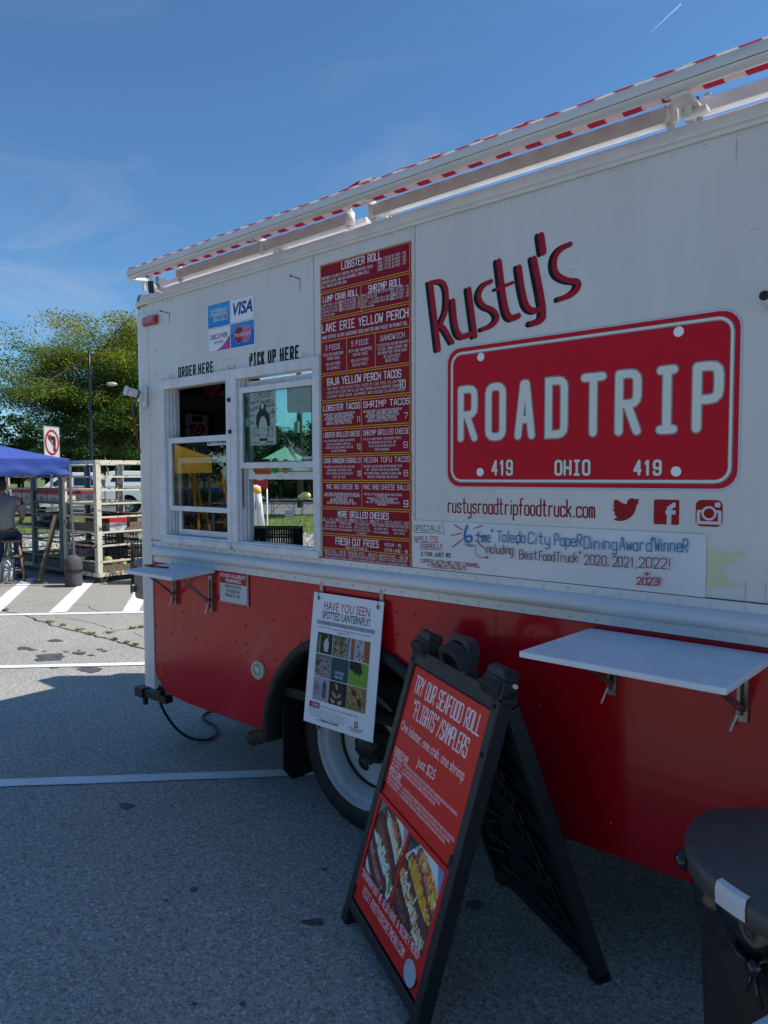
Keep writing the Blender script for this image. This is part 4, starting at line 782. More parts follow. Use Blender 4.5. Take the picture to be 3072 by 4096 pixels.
def wheel(y, face, lab=None):
    w_ = MB(); Mw = Matrix.Translation((-2.285, y, .425)) @ Matrix.Rotation(math.pi/2 if face < 0 else -math.pi/2, 4, 'X')
    w_.lathe([(.285, -.22), (.33, -.235), (.395, -.225), (.422, -.19), (.425, -.12), (.4245, -.05), (.412, -.012), (.385, .004), (.35, .008), (.33, .0), (.30, -.004), (.282, -.02)], 56, Mw); ty = w_.build('tyre', M_RUBBER, truck)
    w_ = MB(); w_.lathe([(.300, -.004), (.300, .006), (.292, .008), (.284, .002), (.278, -.012), (.262, -.020), (.250, -.022), (.245, -.045), (.232, -.055), (.226, -.085), (.222, -.10), (.216, -.108), (.20, -.110), (.14, -.116), (.11, -.118), (.09, -.114)], 56, Mw)
    ri = w_.build('rim', mat('white_wheel_paint', (.50, .51, .52), .4, var=.25, vscale=6, bump=.08, bscale=50), truck)
    w_ = MB(); w_.lathe([(.2245, -.088), (.2225, -.097), (.2175, -.1045)], 56, Mw); w_.build('rust_ring', M_RUST, truck)
    for k in range(5):
        an = 2*math.pi*k/5+.35; w_ = MB(); M2 = Mw @ Matrix.Translation((.163*math.cos(an), .163*math.sin(an), -.1105)) @ Matrix.Rotation(an, 4, 'Z')
        w_.lathe([(.001, .0), (.036, 0), (.040, -.003)], 18, M2 @ Matrix.Scale(.75, 4, (1, 0, 0))); w_.build('hand_hole', M_BLACK, truck)
    w_ = MB(); w_.lathe([(.105, -.118), (.102, -.095), (.090, -.088), (.082, -.05), (.074, -.035), (.060, -.018), (.030, -.012), (.001, -.010)], 24, Mw)
    for k in range(8):
        an = 2*math.pi*k/8; M2 = Mw @ Matrix.Translation((.086*math.cos(an), .086*math.sin(an), -.085)); w_.lathe([(.013, 0), (.013, .026), (.008, .032), (.001, .033)], 6, M2, False)
        M2 = Mw @ Matrix.Translation((.055*math.cos(an+.4), .055*math.sin(an+.4), -.03)); w_.lathe([(.008, 0), (.008, .018), (.001, .02)], 6, M2, False)
    w_.build('hub', M_BLACK, truck)
    w_ = MB(); p_ = Mw @ Vector((-.288, .06, .010)); w_.box((p_.x-.006, p_.y-.010, p_.z-.028), (p_.x+.008, p_.y+.002, p_.z+.028)); w_.build('balance_weight', M_STEEL, truck, bevel=.003)
wheel(YN+.105, -1)
m = MB(); Mw = Matrix.Translation((-2.285, YN+.40, .425)) @ Matrix.Rotation(math.pi/2, 4, 'X'); m.lathe([(.1, -.2), (.39, -.22), (.425, -.18), (.425, -.03), (.39, 0), (.1, -.02)], 40, Mw)
for yy in (YFAR-.06, YFAR-.32): m.lathe([(.1, -.2), (.39, -.22), (.425, -.18), (.425, -.03), (.39, 0), (.1, -.02)], 40, Matrix.Translation((-2.285, yy-.02, .425)) @ Matrix.Rotation(-math.pi/2, 4, 'X') @ Matrix.Translation((0, 0, 0)))
m.cyl((-2.285, YN+.3, .425), (-2.285, YFAR-.3, .425), .07); m.build('rear_axle', M_RUBBER, truck)
# exhaust, hitch, rear box, bumper
x, z = T(1005, 2950, YN+.10); m = MB(); m.lathe([(.034, .26), (.036, .0), (.041, 0), (.040, .26)], 20, Matrix.Translation((T(1022, 2948, YN+.12)[0], YN+.10, T(1022, 2948, YN+.12)[1])) @ Matrix.Rotation(math.radians(68), 4, 'Y') @ Matrix.Rotation(0, 4, 'X')); m.build('exhaust_pipe', M_RUST, truck)
(hx0, hz0), (hx1, hz1) = T(540, 2762, YN+.05), T(575, 2725, YN+.05)
m = MB(); m.box((-4.22, YN+.02, .315), (-4.13, YN+.10, .375)); m.box((-4.13, YN+.035, .322), (-3.88, YN+.09, .368)); m.build('rear_bumper_end', M_BLACK, truck, bevel=.004)
m = MB(); m.box((-4.17, YN+.05, .26), (-4.145, YN+.075, .305)); m.build('bumper_pin', M_BLACK, truck)
m = MB(); m.box((-4.13, YN+.12, .33), (-4.06, YFAR-.1, .38)); m.build('rear_bumper', M_BLACK, truck)
xb, zb_ = -4.095, 0
M_BOX = mat('grey_box_metal', (.20, .205, .195), .35, metal=.4, var=.25, vscale=7)
(x0, z0), (x1, z1) = T(534, 2395, YN+.16), T(566, 2240, YN+.16)
m = MB(); m.box((x0, YN+.16, z0), (XR-.001, YN+.52, z1)); rb = m.build('rear_locker', M_BOX, truck, bevel=.025)
for dz in (.05, z1-z0-.09): m = MB(); m.box((x0-.006, YN+.145, z0+dz), (x0+.03, YN+.17, z0+dz+.04)); m.cyl((x0+.004, YN+.142, z0+dz-.01), (x0+.004, YN+.142, z0+dz+.05), .006, 8); m.build('hinge', M_BOX, rb, bevel=.002)

# ---- retracted awning along the roof
aw = MB(); yR = YN-.12; yL = YN-.05
def TY(px, py, y): return T(px, py, y)
z0 = TY(1100, 921, yR)[1]; z1 = TY(1100, 876, yR)[1]; axl = TY(524, 1095, yR)[0]
aw.sm = False; hR = z1-z0
pr = [(.0, 0), (-.018, .002), (-.027, .009), (-.031, .022), (-.0315, hR-.018), (-.030, hR-.004), (-.026, hR-.001), (.018, hR-.001), (.022, hR*.5), (.020, .004)]
aw.prism([(yR+a_, z0+b_) for a_, b_ in pr], lambda u, v, w: (w, u, v), (axl, XF-.1)); awn = aw.build('awning_front_rail', M_RAIL, truck, bevel=.003)
m = MB(); m.box((axl+.01, yR-.0305, z0+hR*.24), (XF-.12, yR-.0285, z0+hR*.27)); m.build('rail_groove', M_STEEL, awn)
M_STR = bpy.data.materials.new('striped_awning_cloth'); M_STR.use_nodes = True; t = M_STR.node_tree; b = t.nodes['Principled BSDF']; b.inputs['Roughness'].default_value = .75
co = t.nodes.new('ShaderNodeTexCoord'); sx_ = t.nodes.new('ShaderNodeSeparateXYZ'); t.links.new(co.outputs['Object'], sx_.inputs[0])
nz_ = t.nodes.new('ShaderNodeTexNoise'); nz_.inputs['Scale'].default_value = 3; mu = t.nodes.new('ShaderNodeMath'); mu.operation = 'MULTIPLY_ADD'; mu.inputs[1].default_value = .03; t.links.new(co.outputs['Object'], nz_.inputs[0]); t.links.new(nz_.outputs[0], mu.inputs[0]); t.links.new(sx_.outputs[0], mu.inputs[2])
dv = t.nodes.new('ShaderNodeMath'); dv.operation = 'DIVIDE'; dv.inputs[1].default_value = .122; fr = t.nodes.new('ShaderNodeMath'); fr.operation = 'FRACT'; gt = t.nodes.new('ShaderNodeMath'); gt.operation = 'GREATER_THAN'; gt.inputs[1].default_value = .5
t.links.new(mu.outputs[0], dv.inputs[0]); t.links.new(dv.outputs[0], fr.inputs[0]); t.links.new(fr.outputs[0], gt.inputs[0])
mxc = t.nodes.new('ShaderNodeMixRGB'); mxc.inputs[1].default_value = (.74, .73, .70, 1); mxc.inputs[2].default_value = (.50, .045, .085, 1); t.links.new(gt.outputs[0], mxc.inputs[0]); t.links.new(mxc.outputs[0], b.inputs['Base Color'])
tl = t.nodes.new('ShaderNodeBsdfTranslucent'); t.links.new(mxc.outputs[0], tl.inputs[0]); ms = t.nodes.new('ShaderNodeMixShader'); ms.inputs[0].default_value = .7; t.links.new(b.outputs[0], ms.inputs[1]); t.links.new(tl.outputs[0], ms.inputs[2]); t.links.new(ms.outputs[0], t.nodes['Material Output'].inputs[0])
m = MB(); m.sm = True; zr0 = TY(1100, 937, yL)[1]; zr1 = TY(1100, 864, yL)[1]; rc = (zr0+zr1)/2; rr = (zr1-zr0)/2; nS = 260; nR = 18; vs = []
for i in range(nS+1):
    x = axl+.06+(XF-.2-axl-.06)*i/nS; bun = max(0, 1-abs(x+1.9)/1.0)
    for k in range(nR):
        an = 2*math.pi*k/nR; r_ = rr*(1+.03*math.sin(x*9+an)); 
        if math.sin(an) > .2: r_ += -.003+.002*math.sin(x*23+an*3)+bun*(.007*math.sin(x*31+2*an)+.006*math.sin(x*17)+.004)+ .002*random.random()
        vs.append((x, yL+r_*math.cos(an)*.9, rc+r_*math.sin(an)))
m.add(vs, [(i*nR+k, i*nR+(k+1) % nR, (i+1)*nR+(k+1) % nR, (i+1)*nR+k) for i in range(nS) for k in range(nR)]); m.build('awning_cloth_roll', M_STR, truck)
m = MB(); m.sm = True; vs = []
for i in range(201):
    x = axl+.02+(XF-.15-axl)*i/200; wv = .0025*math.sin(x*14)+.0018*math.sin(x*37)+.0015*random.random()
    vs += [(x, yR-.0335, z1-.004), (x, yR-.028, z1+.003+wv*.4), (x, yR-.005, z1+.008+wv), (x, yR+.03, z1+.008+wv), (x, yL-.01, z1+.010+wv*.6)]
m.add(vs, [(i*5+k, i*5+k+1, i*5+k+6, i*5+k+5) for i in range(200) for k in range(4)]); m.build('awning_cloth_hem', M_STR, truck, fix=False)
yA = YN+.03
za1, za0 = TY(1100, 955, yA)[1], TY(1100, 991, yA)[1]
def arm(pa, pb, lab):
    xa, xb = TY(pa, 0, yA)[0], TY(pb, 0, yA)[0]; mm = MB(); mm.box((xa, yA-.022, za0), (xb, yA+.022, za1)); o = mm.build('awning_arm', mat('awning_arm_metal', (.50, .50, .51), .4), truck, bevel=.004)
    mm = MB(); mm.box((xa+.01, yA-.016, za0-.006), (xb-.01, yA+.022, za0-.001)); mm.build('arm_flange', M_ALU, o)
    for e in (xa, xb):
        mm = MB(); mm.cyl((e, yA, za0-.010), (e, yA, za1+.004), .023, 16); mm.cyl((e, yA, za0-.022), (e, yA, za0-.0125), .014, 8); mm.cyl((e, yA, za1+.0085), (e, yA, za1+.02), .012, 8); mm.build('arm_joint', M_ALU, o)
    return o
arm(700, 1395, ''); arm(1490, 2690, '')
yB = YN+.10; za3, za2 = TY(1560, 853, yB)[1], TY(1560, 890, yB)[1]
m = MB(); xq0, xq1 = TY(600, 0, yB)[0], TY(1470, 0, yB)[0]; m.box((xq0, yB-.02, za0+.01), (xq1, yB+.02, za1-.01)); m.box((TY(2760, 0, yB)[0], yB-.02, za0+.02), (XF-.2, yB+.02, za1+.02)); m.build('awning_torsion_bar', M_ALU, truck, bevel=.003)
for px in (620, 1110, 1560, 2790):
    xb = TY(px, 0, YN+.10)[0]; m = MB(); m.box((xb-.012, YN+.075, 2.84), (xb+.018, YN+.125, za1+.03)); m.build('awning_post', M_STEEL, truck)
    m = MB(); m.beam((xb-.03, YN+.02, za1-.0), (xb+.005, YN+.09, za0-.01), .03, .022); m.cyl((xb-.035, YN+.01, za0-.02), (xb-.035, YN+.01, za1+.01), .013, 8); m.beam((xb-.03, YN+.02, za1), (xb-.03, yR+.03, z0+.02), .026, .014); m.build('awning_bracket', M_ALU, truck, bevel=.003)
xb = TY(2750, 0, yR)[0]; m = MB(); m.box((xb-.05, yR, z0-.012), (xb+.01, YN+.03, z0-.001)); m.box((xb-.045, YN-.02, za0-.02), (xb+.03, YN+.02, z0-.012)); m.cyl((xb-.02, YN-.035, za0-.028), (xb-.02, YN-.035, z0+.0), .012, 8); m.cyl((xb+.035, YN-.03, za0+.01), (xb+.035, YN-.03, z0+.01), .012, 8); m.build('elbow_bracket', M_ALU, truck, bevel=.004)
xb = TY(560, 0, yR)[0]; m = MB(); m.tube([(xb+.02, yR+.02, z0), (xb-.01, yR+.04, z0-.03), (xb-.02, yR+.06, z0-.07), (xb+.03, YN+.0, z0-.10), (xb+.10, YN+.06, z0-.105)], .004, 6); m.build('awning_cable', M_ALU, truck)
m = MB(); m.beam((xb+.0, yR+.03, z0-.03), (xb-.02, yR+.05, z0-.09), .03, .02); m.build('cable_clip', M_BLACK, truck)

# seams, drips and scuffs that belong to the panels
for px, z0_, z1_ in ((1250, WZ1+.01, 2.79), (1652, 1.36, 2.79)):
    x = T(px, 1300)[0]; m = MB(); m.box((x+.010, YN-.0012, z0_), (x+.0125, YN+.002, z1_)); m.build('panel_seam', mat('seam_grey', (.25, .25, .25), .8), truck)  # plain grey strip along the joint between white panels
x = T(1981, 2450)[0]; m = MB(); m.box((x, YN+.0028, ZB+.01), (x+.002, YN+.006, ZS-.01)); m.build('panel_seam', mat('red_seam', (.12, .004, .008), .7), truck)
a = side_art(.0004); rg = random.Random(8)
for k in range(46):
    x = rg.uniform(WX0, WX1); z = WZ1+rg.uniform(.0, .012); L = rg.uniform(.008, .035); a.poly([(x-.0012, z+L), (x+.0012, z+L), (x+.0006, z), (x-.0006, z)], rg.choice(('#a9a59c', '#9b968c', '#b3b0a8')))
for k in range(30):
    x = rg.uniform(-3.8, .2); z = rg.choice((2.765, 1.40+rg.random()*.03)); L = rg.uniform(.02, .09); a.poly([(x-.0012, z), (x+.0012, z), (x+.0004, z-L), (x-.0004, z-L)], rg.choice(('#b8b4aa', '#aeaaa0')))
stuff(a.build('drip_stains', truck))
a = Art(onside, -.0036, .000005)
for k in range(60):
    x = rg.uniform(-3.8, .1); z = rg.choice((.415+rg.random()*.02, rg.uniform(.5, 1.15)))
    if ZB < arch(x)+.03 > z: continue
    a.oval(x, z, rg.uniform(.0015, .005), rg.uniform(.001, .003), rg.choice(('#c9a59a', '#5a1418', '#d8d0cc')), 7, .3)
for k in range(9):
    x = rg.uniform(-3.6, -.4); z = rg.uniform(.55, 1.1); an = rg.uniform(-.4, .4); L = rg.uniform(.04, .16)
    if arch(x) > z-.1: continue
    a.line([(x, z), (x+L*math.cos(an), z+L*math.sin(an))], .0009, rg.choice(('#a0262c', '#5f0a14')), cap=0)
stuff(a.build('paint_chips', truck))
# ================================================================= ground and markings
def groundmat(name, ca, cb, cc, big, vs=115, rough=.85, bump=.5):
    m = bpy.data.materials.new(name); m.use_nodes = True; t = m.node_tree; b = t.nodes['Principled BSDF']; b.inputs['Roughness'].default_value = rough
    co = t.nodes.new('ShaderNodeTexCoord'); vo = t.nodes.new('ShaderNodeTexVoronoi'); vo.inputs['Scale'].default_value = vs; t.links.new(co.outputs['Object'], vo.inputs['Vector'])
    se = t.nodes.new('ShaderNodeSeparateColor'); t.links.new(vo.outputs['Color'], se.inputs[0])
    r = t.nodes.new('ShaderNodeValToRGB'); e = r.color_ramp.elements; e[0].position = 0; e[0].color = (*ca, 1); e[1].position = 1; e[1].color = (*cc, 1)
    k = e.new(.35); k.color = (*cb, 1); k = e.new(.8); k.color = (*cb, 1); t.links.new(se.outputs[0], r.inputs[0])
    n = t.nodes.new('ShaderNodeTexNoise'); n.inputs['Scale'].default_value = .55; n.inputs['Detail'].default_value = 7; n.inputs['Roughness'].default_value = .65; t.links.new(co.outputs['Object'], n.inputs[0])
    r2 = t.nodes.new('ShaderNodeValToRGB'); r2.color_ramp.elements[0].position = .3; r2.color_ramp.elements[1].position = .72; r2.color_ramp.elements[0].color = (1-big, 1-big, 1-big, 1); r2.color_ramp.elements[1].color = (1+big*.5, 1+big*.5, 1+big*.45, 1); t.links.new(n.outputs[0], r2.inputs[0])
    mm = t.nodes.new('ShaderNodeMixRGB'); mm.blend_type = 'MULTIPLY'; mm.inputs[0].default_value = 1; t.links.new(r.outputs[0], mm.inputs[1]); t.links.new(r2.outputs[0], mm.inputs[2])
    n3 = t.nodes.new('ShaderNodeTexNoise'); n3.inputs['Scale'].default_value = 45; n3.inputs['Detail'].default_value = 6; n3.inputs['Roughness'].default_value = .8; t.links.new(co.outputs['Object'], n3.inputs[0])
    r3 = t.nodes.new('ShaderNodeValToRGB'); r3.color_ramp.elements[0].position = .30; r3.color_ramp.elements[1].position = .55; r3.color_ramp.elements[0].color = (.35, .35, .35, 1); r3.color_ramp.elements[1].color = (1, 1, 1, 1); t.links.new(n3.outputs[0], r3.inputs[0])
    m3 = t.nodes.new('ShaderNodeMixRGB'); m3.blend_type = 'MULTIPLY'; m3.inputs[0].default_value = .8; t.links.new(mm.outputs[0], m3.inputs[1]); t.links.new(r3.outputs[0], m3.inputs[2]); t.links.new(m3.outputs[0], b.inputs['Base Color'])
    ad = t.nodes.new('ShaderNodeMath'); ad.operation = 'ADD'; t.links.new(vo.outputs['Distance'], ad.inputs[0]); t.links.new(n3.outputs[0], ad.inputs[1])
    bp = t.nodes.new('ShaderNodeBump'); bp.inputs['Strength'].default_value = bump; bp.inputs['Distance'].default_value = .004; t.links.new(ad.outputs[0], bp.inputs['Height']); t.links.new(bp.outputs[0], b.inputs['Normal'])
    return m
M_ASPH = groundmat('worn_asphalt', (.21, .20, .18), (.43, .405, .365), (.66, .63, .58), .17)
M_CONC = groundmat('old_concrete', (.27, .25, .21), (.41, .38, .325), (.52, .49, .43), .14, 90)
M_ROAD = groundmat('road_asphalt', (.10, .10, .10), (.17, .17, .165), (.24, .24, .23), .15, 60)
M_LINE = mat('white_line_paint', (.82, .84, .85), .7, var=.22, vscale=22, bump=.5, bscale=190, col2=(.58, .60, .60), lo=.52, hi=.85)
M_GRASS = mat('short_grass', (.075, .12, .022), .9, col2=(.17, .19, .06), vscale=.9, bump=.8, bscale=60)
M_MULCH = mat('bark_mulch', (.045, .028, .018), .95, var=.5, vscale=20, bump=.8, bscale=70)
FWD = Vector((-.6505, .7577, 0)).normalized(); RGT = Vector((.7577, .6505, 0)).normalized()
def band(name, d0, d1, l0, l1, z, m):
    b = MB(); c = [FWD*d+RGT*l for d, l in ((d0, l0), (d0, l1), (d1, l1), (d1, l0))]; b.add([(p.x, p.y, z) for p in c], [(0, 1, 2, 3)]); return struct(b.build(name, m, fix=False))
def sheet(name, pts, z, m):
    b = MB(); b.add([(x, y, z) for x, y in pts], [list(range(len(pts)))]); return struct(b.build(name, m, fix=False))
m = MB(); m.add([(-900, -900, 0), (900, -900, 0), (900, 900, 0), (-900, 900, 0)], [(0, 1, 2, 3)]); struct(m.build('ground', M_ASPH, fix=False))
LD = Vector((.705, .709))                               # the way the painted bay lines run
def lineseg(p, q, w, z=.004, nm='painted_line'):
    p = Vector(p); q = Vector(q); d = (q-p).normalized(); n_ = Vector((-d.y, d.x)); L = (q-p).length; k = max(2, int(L/.12)); a = []; c = []
    for i in range(k+1):
        o = p+d*L*i/k; a.append(tuple(o+n_*(w/2+random.uniform(-.004, .003)))); c.append(tuple(o-n_*(w/2+random.uniform(-.004, .003))))
    b = MB(); b.add([(x, y, z) for x, y in a+c], [(i, i+1, k+1+i+1, k+1+i) for i in range(k)]); return struct(b.build(nm, M_LINE, fix=False))
def gp(px, py): return Vector(G(px, py))
# the older concrete slab beyond the crack
cr = [G(-400, 2425), G(-150, 2432), G(0, 2440), G(95, 2460), G(160, 2485), G(215, 2505), G(300, 2526), G(345, 2535), G(420, 2555), G(500, 2575), G(600, 2602), G(760, 2650)]
far = [(2.0, 9.0), (2, 20), (-30, 20), (-40, -10), (-20, -6)]
sheet('concrete_pavement', cr+far, .002, M_CONC)
M_CRACK = mat('crack_dirt', (.03, .028, .022), .95, col2=(.10, .09, .07), vscale=30)
def crack(px, w=.014, sub=5, jit=.02, z=.005, pj=True):
    P_ = [Vector(G(*p)) if pj else Vector(p) for p in px]; q = []
    for a, b in zip(P_, P_[1:]):
        for k in range(sub): q.append(a.lerp(b, k/sub)+Vector((random.uniform(-jit, jit), random.uniform(-jit, jit))))
    q.append(P_[-1]); v, f = ribbon([tuple(a) for a in q], [w*random.uniform(.4, 1.3) for _ in q]); b = MB(); b.add([(x, y, z) for x, y in v], f); return struct(b.build('pavement_crack', M_CRACK, fix=False))
crack([(0, 2440), (95, 2460), (160, 2485), (215, 2505), (300, 2526), (345, 2535), (420, 2555), (500, 2575), (590, 2600)], .022)
crack([(290, 2415), (345, 2425), (375, 2440), (440, 2460)], .010); crack([(0, 2440), (60, 2428), (150, 2420), (210, 2412)], .008); crack([(420, 2532), (470, 2522), (530, 2515), (580, 2510)], .012); crack([(530, 2530), (580, 2550), (600, 2560)], .008); crack([(230, 2468), (330, 2485), (430, 2510), (455, 2520)], .008)
a0, a1 = gp(0, 3135), gp(1066, 3095); lineseg(a0-LD*3, a0+LD*4.5, .100, .006)
a0, a1 = gp(0, 2670), gp(574, 2650); lineseg(a0-LD*4, a0+LD*7, .100, .007)
a0 = gp(0, 2461); d_ = (gp(570, 2450)-a0).normalized(); lineseg(a0-d_*5, a0+d_*6, .115, .007)
for p, q in (((0, 2420), (86, 2345)), ((230, 2452), (352, 2328)), ((522, 2448), (562, 2378))):
    P_, Q_ = gp(*p), gp(*q); d_ = (Q_-P_).normalized(); s_ = P_-d_*(.0 if p[0] else 1.2); lineseg(s_, Q_+d_*.9, .21, .010)
M_OIL = mat('dark_oil_stain', (.075, .072, .068), .5, col2=(.12, .115, .11), vscale=9, bump=.3, bscale=120)
def stain(px, py, w, h, rot=0):
    x0, y0 = G(px-w/2, py); x1, y1 = G(px+w/2, py); u0 = Vector(G(px, py-h/2)); u1 = Vector(G(px, py+h/2)); c_ = (Vector((x0, y0))+Vector((x1, y1)))/2; A_ = (Vector((x1, y1))-Vector((x0, y0)))/2; B_ = (u1-u0)/2; p = []
    for k in range(26):
        a_ = 2*math.pi*k/26; j = 1+.14*math.sin(3*a_+px)+.10*math.sin(7*a_+py)+random.uniform(-.08, .08); p.append(tuple(c_+A_*math.cos(a_)*j+B_*math.sin(a_)*j))
    sheet('oil_stain', p, .0035+random.random()*.001, M_OIL)
for s_ in ((220, 2563, 60, 10), (95, 2594, 55, 12), (128, 2600, 36, 6), (205, 2628, 110, 28), (165, 2640, 60, 12), (318, 2614, 55, 12), (400, 2598, 28, 6), (418, 2605, 26, 6), (365, 2622, 30, 6), (265, 2608, 26, 4), (362, 2680, 95, 20), (215, 2672, 36, 5), (330, 2668, 90, 6), (460, 2662, 50, 6), (315, 2603, 12, 5), (178, 2606, 14, 3), (505, 3225, 60, 24), (775, 3560, 28, 20), (665, 3605, 20, 8), (1297, 3480, 26, 12), (1895, 3620, 60, 38), (780, 4018, 26, 12), (970, 4020, 26, 14), (640, 3680, 16, 8), (1255, 3690, 90, 26)): stain(*s_)
def tuft(px, py, w, n_=60):
    c_ = G(px, py); L = w/2840*9; m = MB()
    for k in range(n_):
        x = c_[0]+random.gauss(0, L*.35)*.75; y = c_[1]+random.gauss(0, L*.35)*.66; h = random.uniform(.012, .035); an = random.random()*6.3; dx, dy = math.cos(an)*.006, math.sin(an)*.006; lx, ly = random.uniform(-.02, .02), random.uniform(-.02, .02)
        m.cur = random.choice(('#5d7a22', '#47661c', '#7d8f35', '#6f7d2c')); m.add([(x-dx, y-dy, .004), (x+dx, y+dy, .004), (x+lx, y+ly, h)], [(0, 1, 2)])
    o = m.build('grass_tuft', M_BLADE, fix=False); return o
TU = ((22, 2442, 20), (195, 2490, 36), (250, 2503, 26), (315, 2522, 46), (365, 2537, 34), (436, 2533, 32), (460, 2560, 22), (505, 2573, 20), (540, 2582, 24), (525, 2516, 24), (560, 2511, 28))
for i, (x, y, w) in enumerate(TU):
    o = tuft(x, y, w); stuff(o, 'small weed tufts growing in the cracks of the pavement', 'weeds'); o['group'] = 'weed tufts in the pavement cracks'

# ================================================================= bug poster hanging on the skirt
ph = thing('hanging_poster', 'white bug warning poster with a photo grid hung by two clips over the truck wheel', 'poster', (-2.25, YN-.02, .9))
PW, PH = .442, .615; t0 = math.asin(.078/PH)
def onposter(u, v, w): return (-2.471+u, YN-.024-(PH-v)*math.sin(t0)-w, 1.188-(PH-v)*math.cos(t0))
m = MB(); m.prism([(0, 0), (PW, 0), (PW, PH), (0, PH)], onposter, (-.004, 0)); m.build('board', mat('white_card', (.80, .81, .86), .5), ph)
a = Art(onposter, .0006, .000006); X = lambda u: u*PW; Y = lambda v: v*PH*.965+.020
a.type('HAVE YOU SEEN', X(.17), X(.83), Y(.875), .040, '#b3123f'); a.type('SPOTTED LANTERNFLY?', X(.155), X(.845), Y(.805), .034, '#20243c', off=.012)
a.rect(X(.085), Y(.755), X(.915), Y(.786), '#8f9daa'); 
for s_, u in (('INVASIVE', .17), ('NUISANCE', .41), ('PEST', .71)): a.type(s_, X(u), X(u+.012*len(s_)+.01), Y(.763), .010, '#a6605f')
a.type('Found in 4 Ohio counties and counting. Have you seen it in your', X(.115), X(.865), Y(.727), .0095, '#23262e', res=1); a.type('neighborhood?', X(.40), X(.57), Y(.706), .0095, '#23262e', res=1)
gx = [.105, .345, .605, .875]; gy = [.695, .525, .340, .155]
cell = lambda i, j: (X(gx[i])+.002, Y(gy[j+1])+.002, X(gx[i+1])-.002, Y(gy[j])-.002)
def cellart(i, j, base, n_, cols, r_=(.002, .010), inside=None):
    x0, y0, x1, y1 = cell(i, j); a.rect(x0, y0, x1, y1, base); w0 = a.w
    for k in range(n_):
        q = random.uniform(*r_); an = random.random()*3.14; q2 = q*random.uniform(.3, 1); ex = max(q, q2)
        a.oval(random.uniform(x0+ex, x1-ex), random.uniform(y0+ex, y1-ex), q, q2, random.choice(cols), 7, .2, an)
        
    return x0, y0, x1, y1
x0, y0, x1, y1 = cellart(0, 0, '#2d2c2a', 40, ('#3a3733', '#25231f', '#47433e')); a.rect(x0, y0, x0+.014, y1, '#51555a'); a.rect(x0+.014, y0, x0+.024, y1-.01, '#6f9a2f'); a.oval((x0+x1)/2+.012, y0+.042, .016, .034, '#b5bccb', 16, .08); a.oval((x0+x1)/2+.020, y1-.018, .004, .014, '#8c8878', 8, .2)
x0, y0, x1, y1 = cellart(1, 0, '#6f6352', 70, ('#8f8470', '#51473a', '#a39a86', '#3c342b')); a.poly([(x1, y0), (x1, y1), (x1-.03, y1), (x1-.018, y0+.06), (x1-.034, y0)], '#8fa3b8'); a.line([(x1-.02, y0), (x1-.010, y1)], .006, '#4c4a36')
x0, y0, x1, y1 = cellart(2, 0, '#9a5a33', 20, ('#8a4c28', '#aa6a40')); a.rect(x0+.022, y0, x1-.034, y1, '#a9aeb2'); 
for k in range(46): a.oval(random.uniform(x0+.035, x1-.036), random.uniform(y0+.006, y1-.006), .006, .0022, random.choice(('#17181a', '#2d2e30', '#c5c9cc')), 7, .2, random.random()*3)
x0, y0, x1, y1 = cellart(0, 1, '#84817f', 60, ('#6e6b6a', '#a9a8a6', '#55524f')); a.rect(x0, y0+.058, x1, y1, '#6f6a67'); a.poly([(x0+.002, y0+.070), (x0+.03, y0+.088), (x1-.012, y0+.092), (x1-.006, y0+.070), (x1-.03, y0+.050), (x0+.02, y0+.050)], '#9d8f95')
for k in range(22): a.oval(random.uniform(x0+.03, x1-.02), random.uniform(y0+.056, y0+.084), .003, .0035, '#24222a', 8)
a.poly([(x0+.002, y0+.052), (x0+.03, y0+.050), (x0+.034, y0+.082), (x0+.01, y0+.078)], '#4c454c')
x0, y0, x1, y1 = cell(1, 1); a.rect(x0, y0, x1, y1, '#244a54'); a.line([(x0+.012, y0+.050), (x1-.006, y0+.050)], .001, '#16323a'); a.type('LEARN', x0+.026, x1-.026, y0+.032, .0135, '#b8c4cc', off=.015); a.type('MORE', x0+.030, x1-.030, y0+.012, .0135, '#b8c4cc', off=.015)
x0, y0, x1, y1 = cell(2, 1); a.rect(x0, y0, x1, y1, '#6f9c37'); a.poly([(x0, y1), (x1-.045, y1), (x1-.034, y1-.045), (x1-.05, y1-.058), (x0, y1-.035)], '#1c1d1b')
for k in range(5): a.line([(x0+.006+.02*k, y0), (x0+.03+.016*k, y0+.06)], .0012, '#8db04f')
for k in range(12): a.oval(x0+.036+random.uniform(-.007, .007), y0+.060+random.uniform(-.012, .012), .0045, .0018, '#15171c', 7, .2, random.random()*3)
x0, y0, x1, y1 = cell(0, 2); a.rect(x0, y0, x1, y1, '#9a9ab0'); a.oval(x0+.024, y0+.058, .024, .032, '#74727c', 24); a.oval(x0+.024, y0+.058, .021, .029, '#8f8c94', 24); a.oval(x0+.022, y0+.060, .010, .016, '#6a6870', 12, .25); a.oval(x0+.074, y0+.070, .012, .026, '#3f3a3f', 14); a.oval(x0+.074, y0+.038, .013, .026, '#6b4a4c', 14)
for s_ in (-1, 1):
    for k in range(3): a.line([(x0+.074, y0+.03+.012*k), (x0+.074+s_*.018, y0+.024+.014*k)], .0012, '#2b2528')
x0, y0, x1, y1 = cellart(1, 2, '#1f1d1c', 40, ('#2a2725', '#171514', '#34302d')); a.oval(x0+.046, y0+.085, .006, .016, '#a59c98', 12, .1, .4); a.oval(x0+.034, y0+.045, .008, .022, '#8f8583', 12, .1, .8); a.oval(x0+.066, y0+.045, .008, .018, '#8f8583', 12, .1, -1.0)
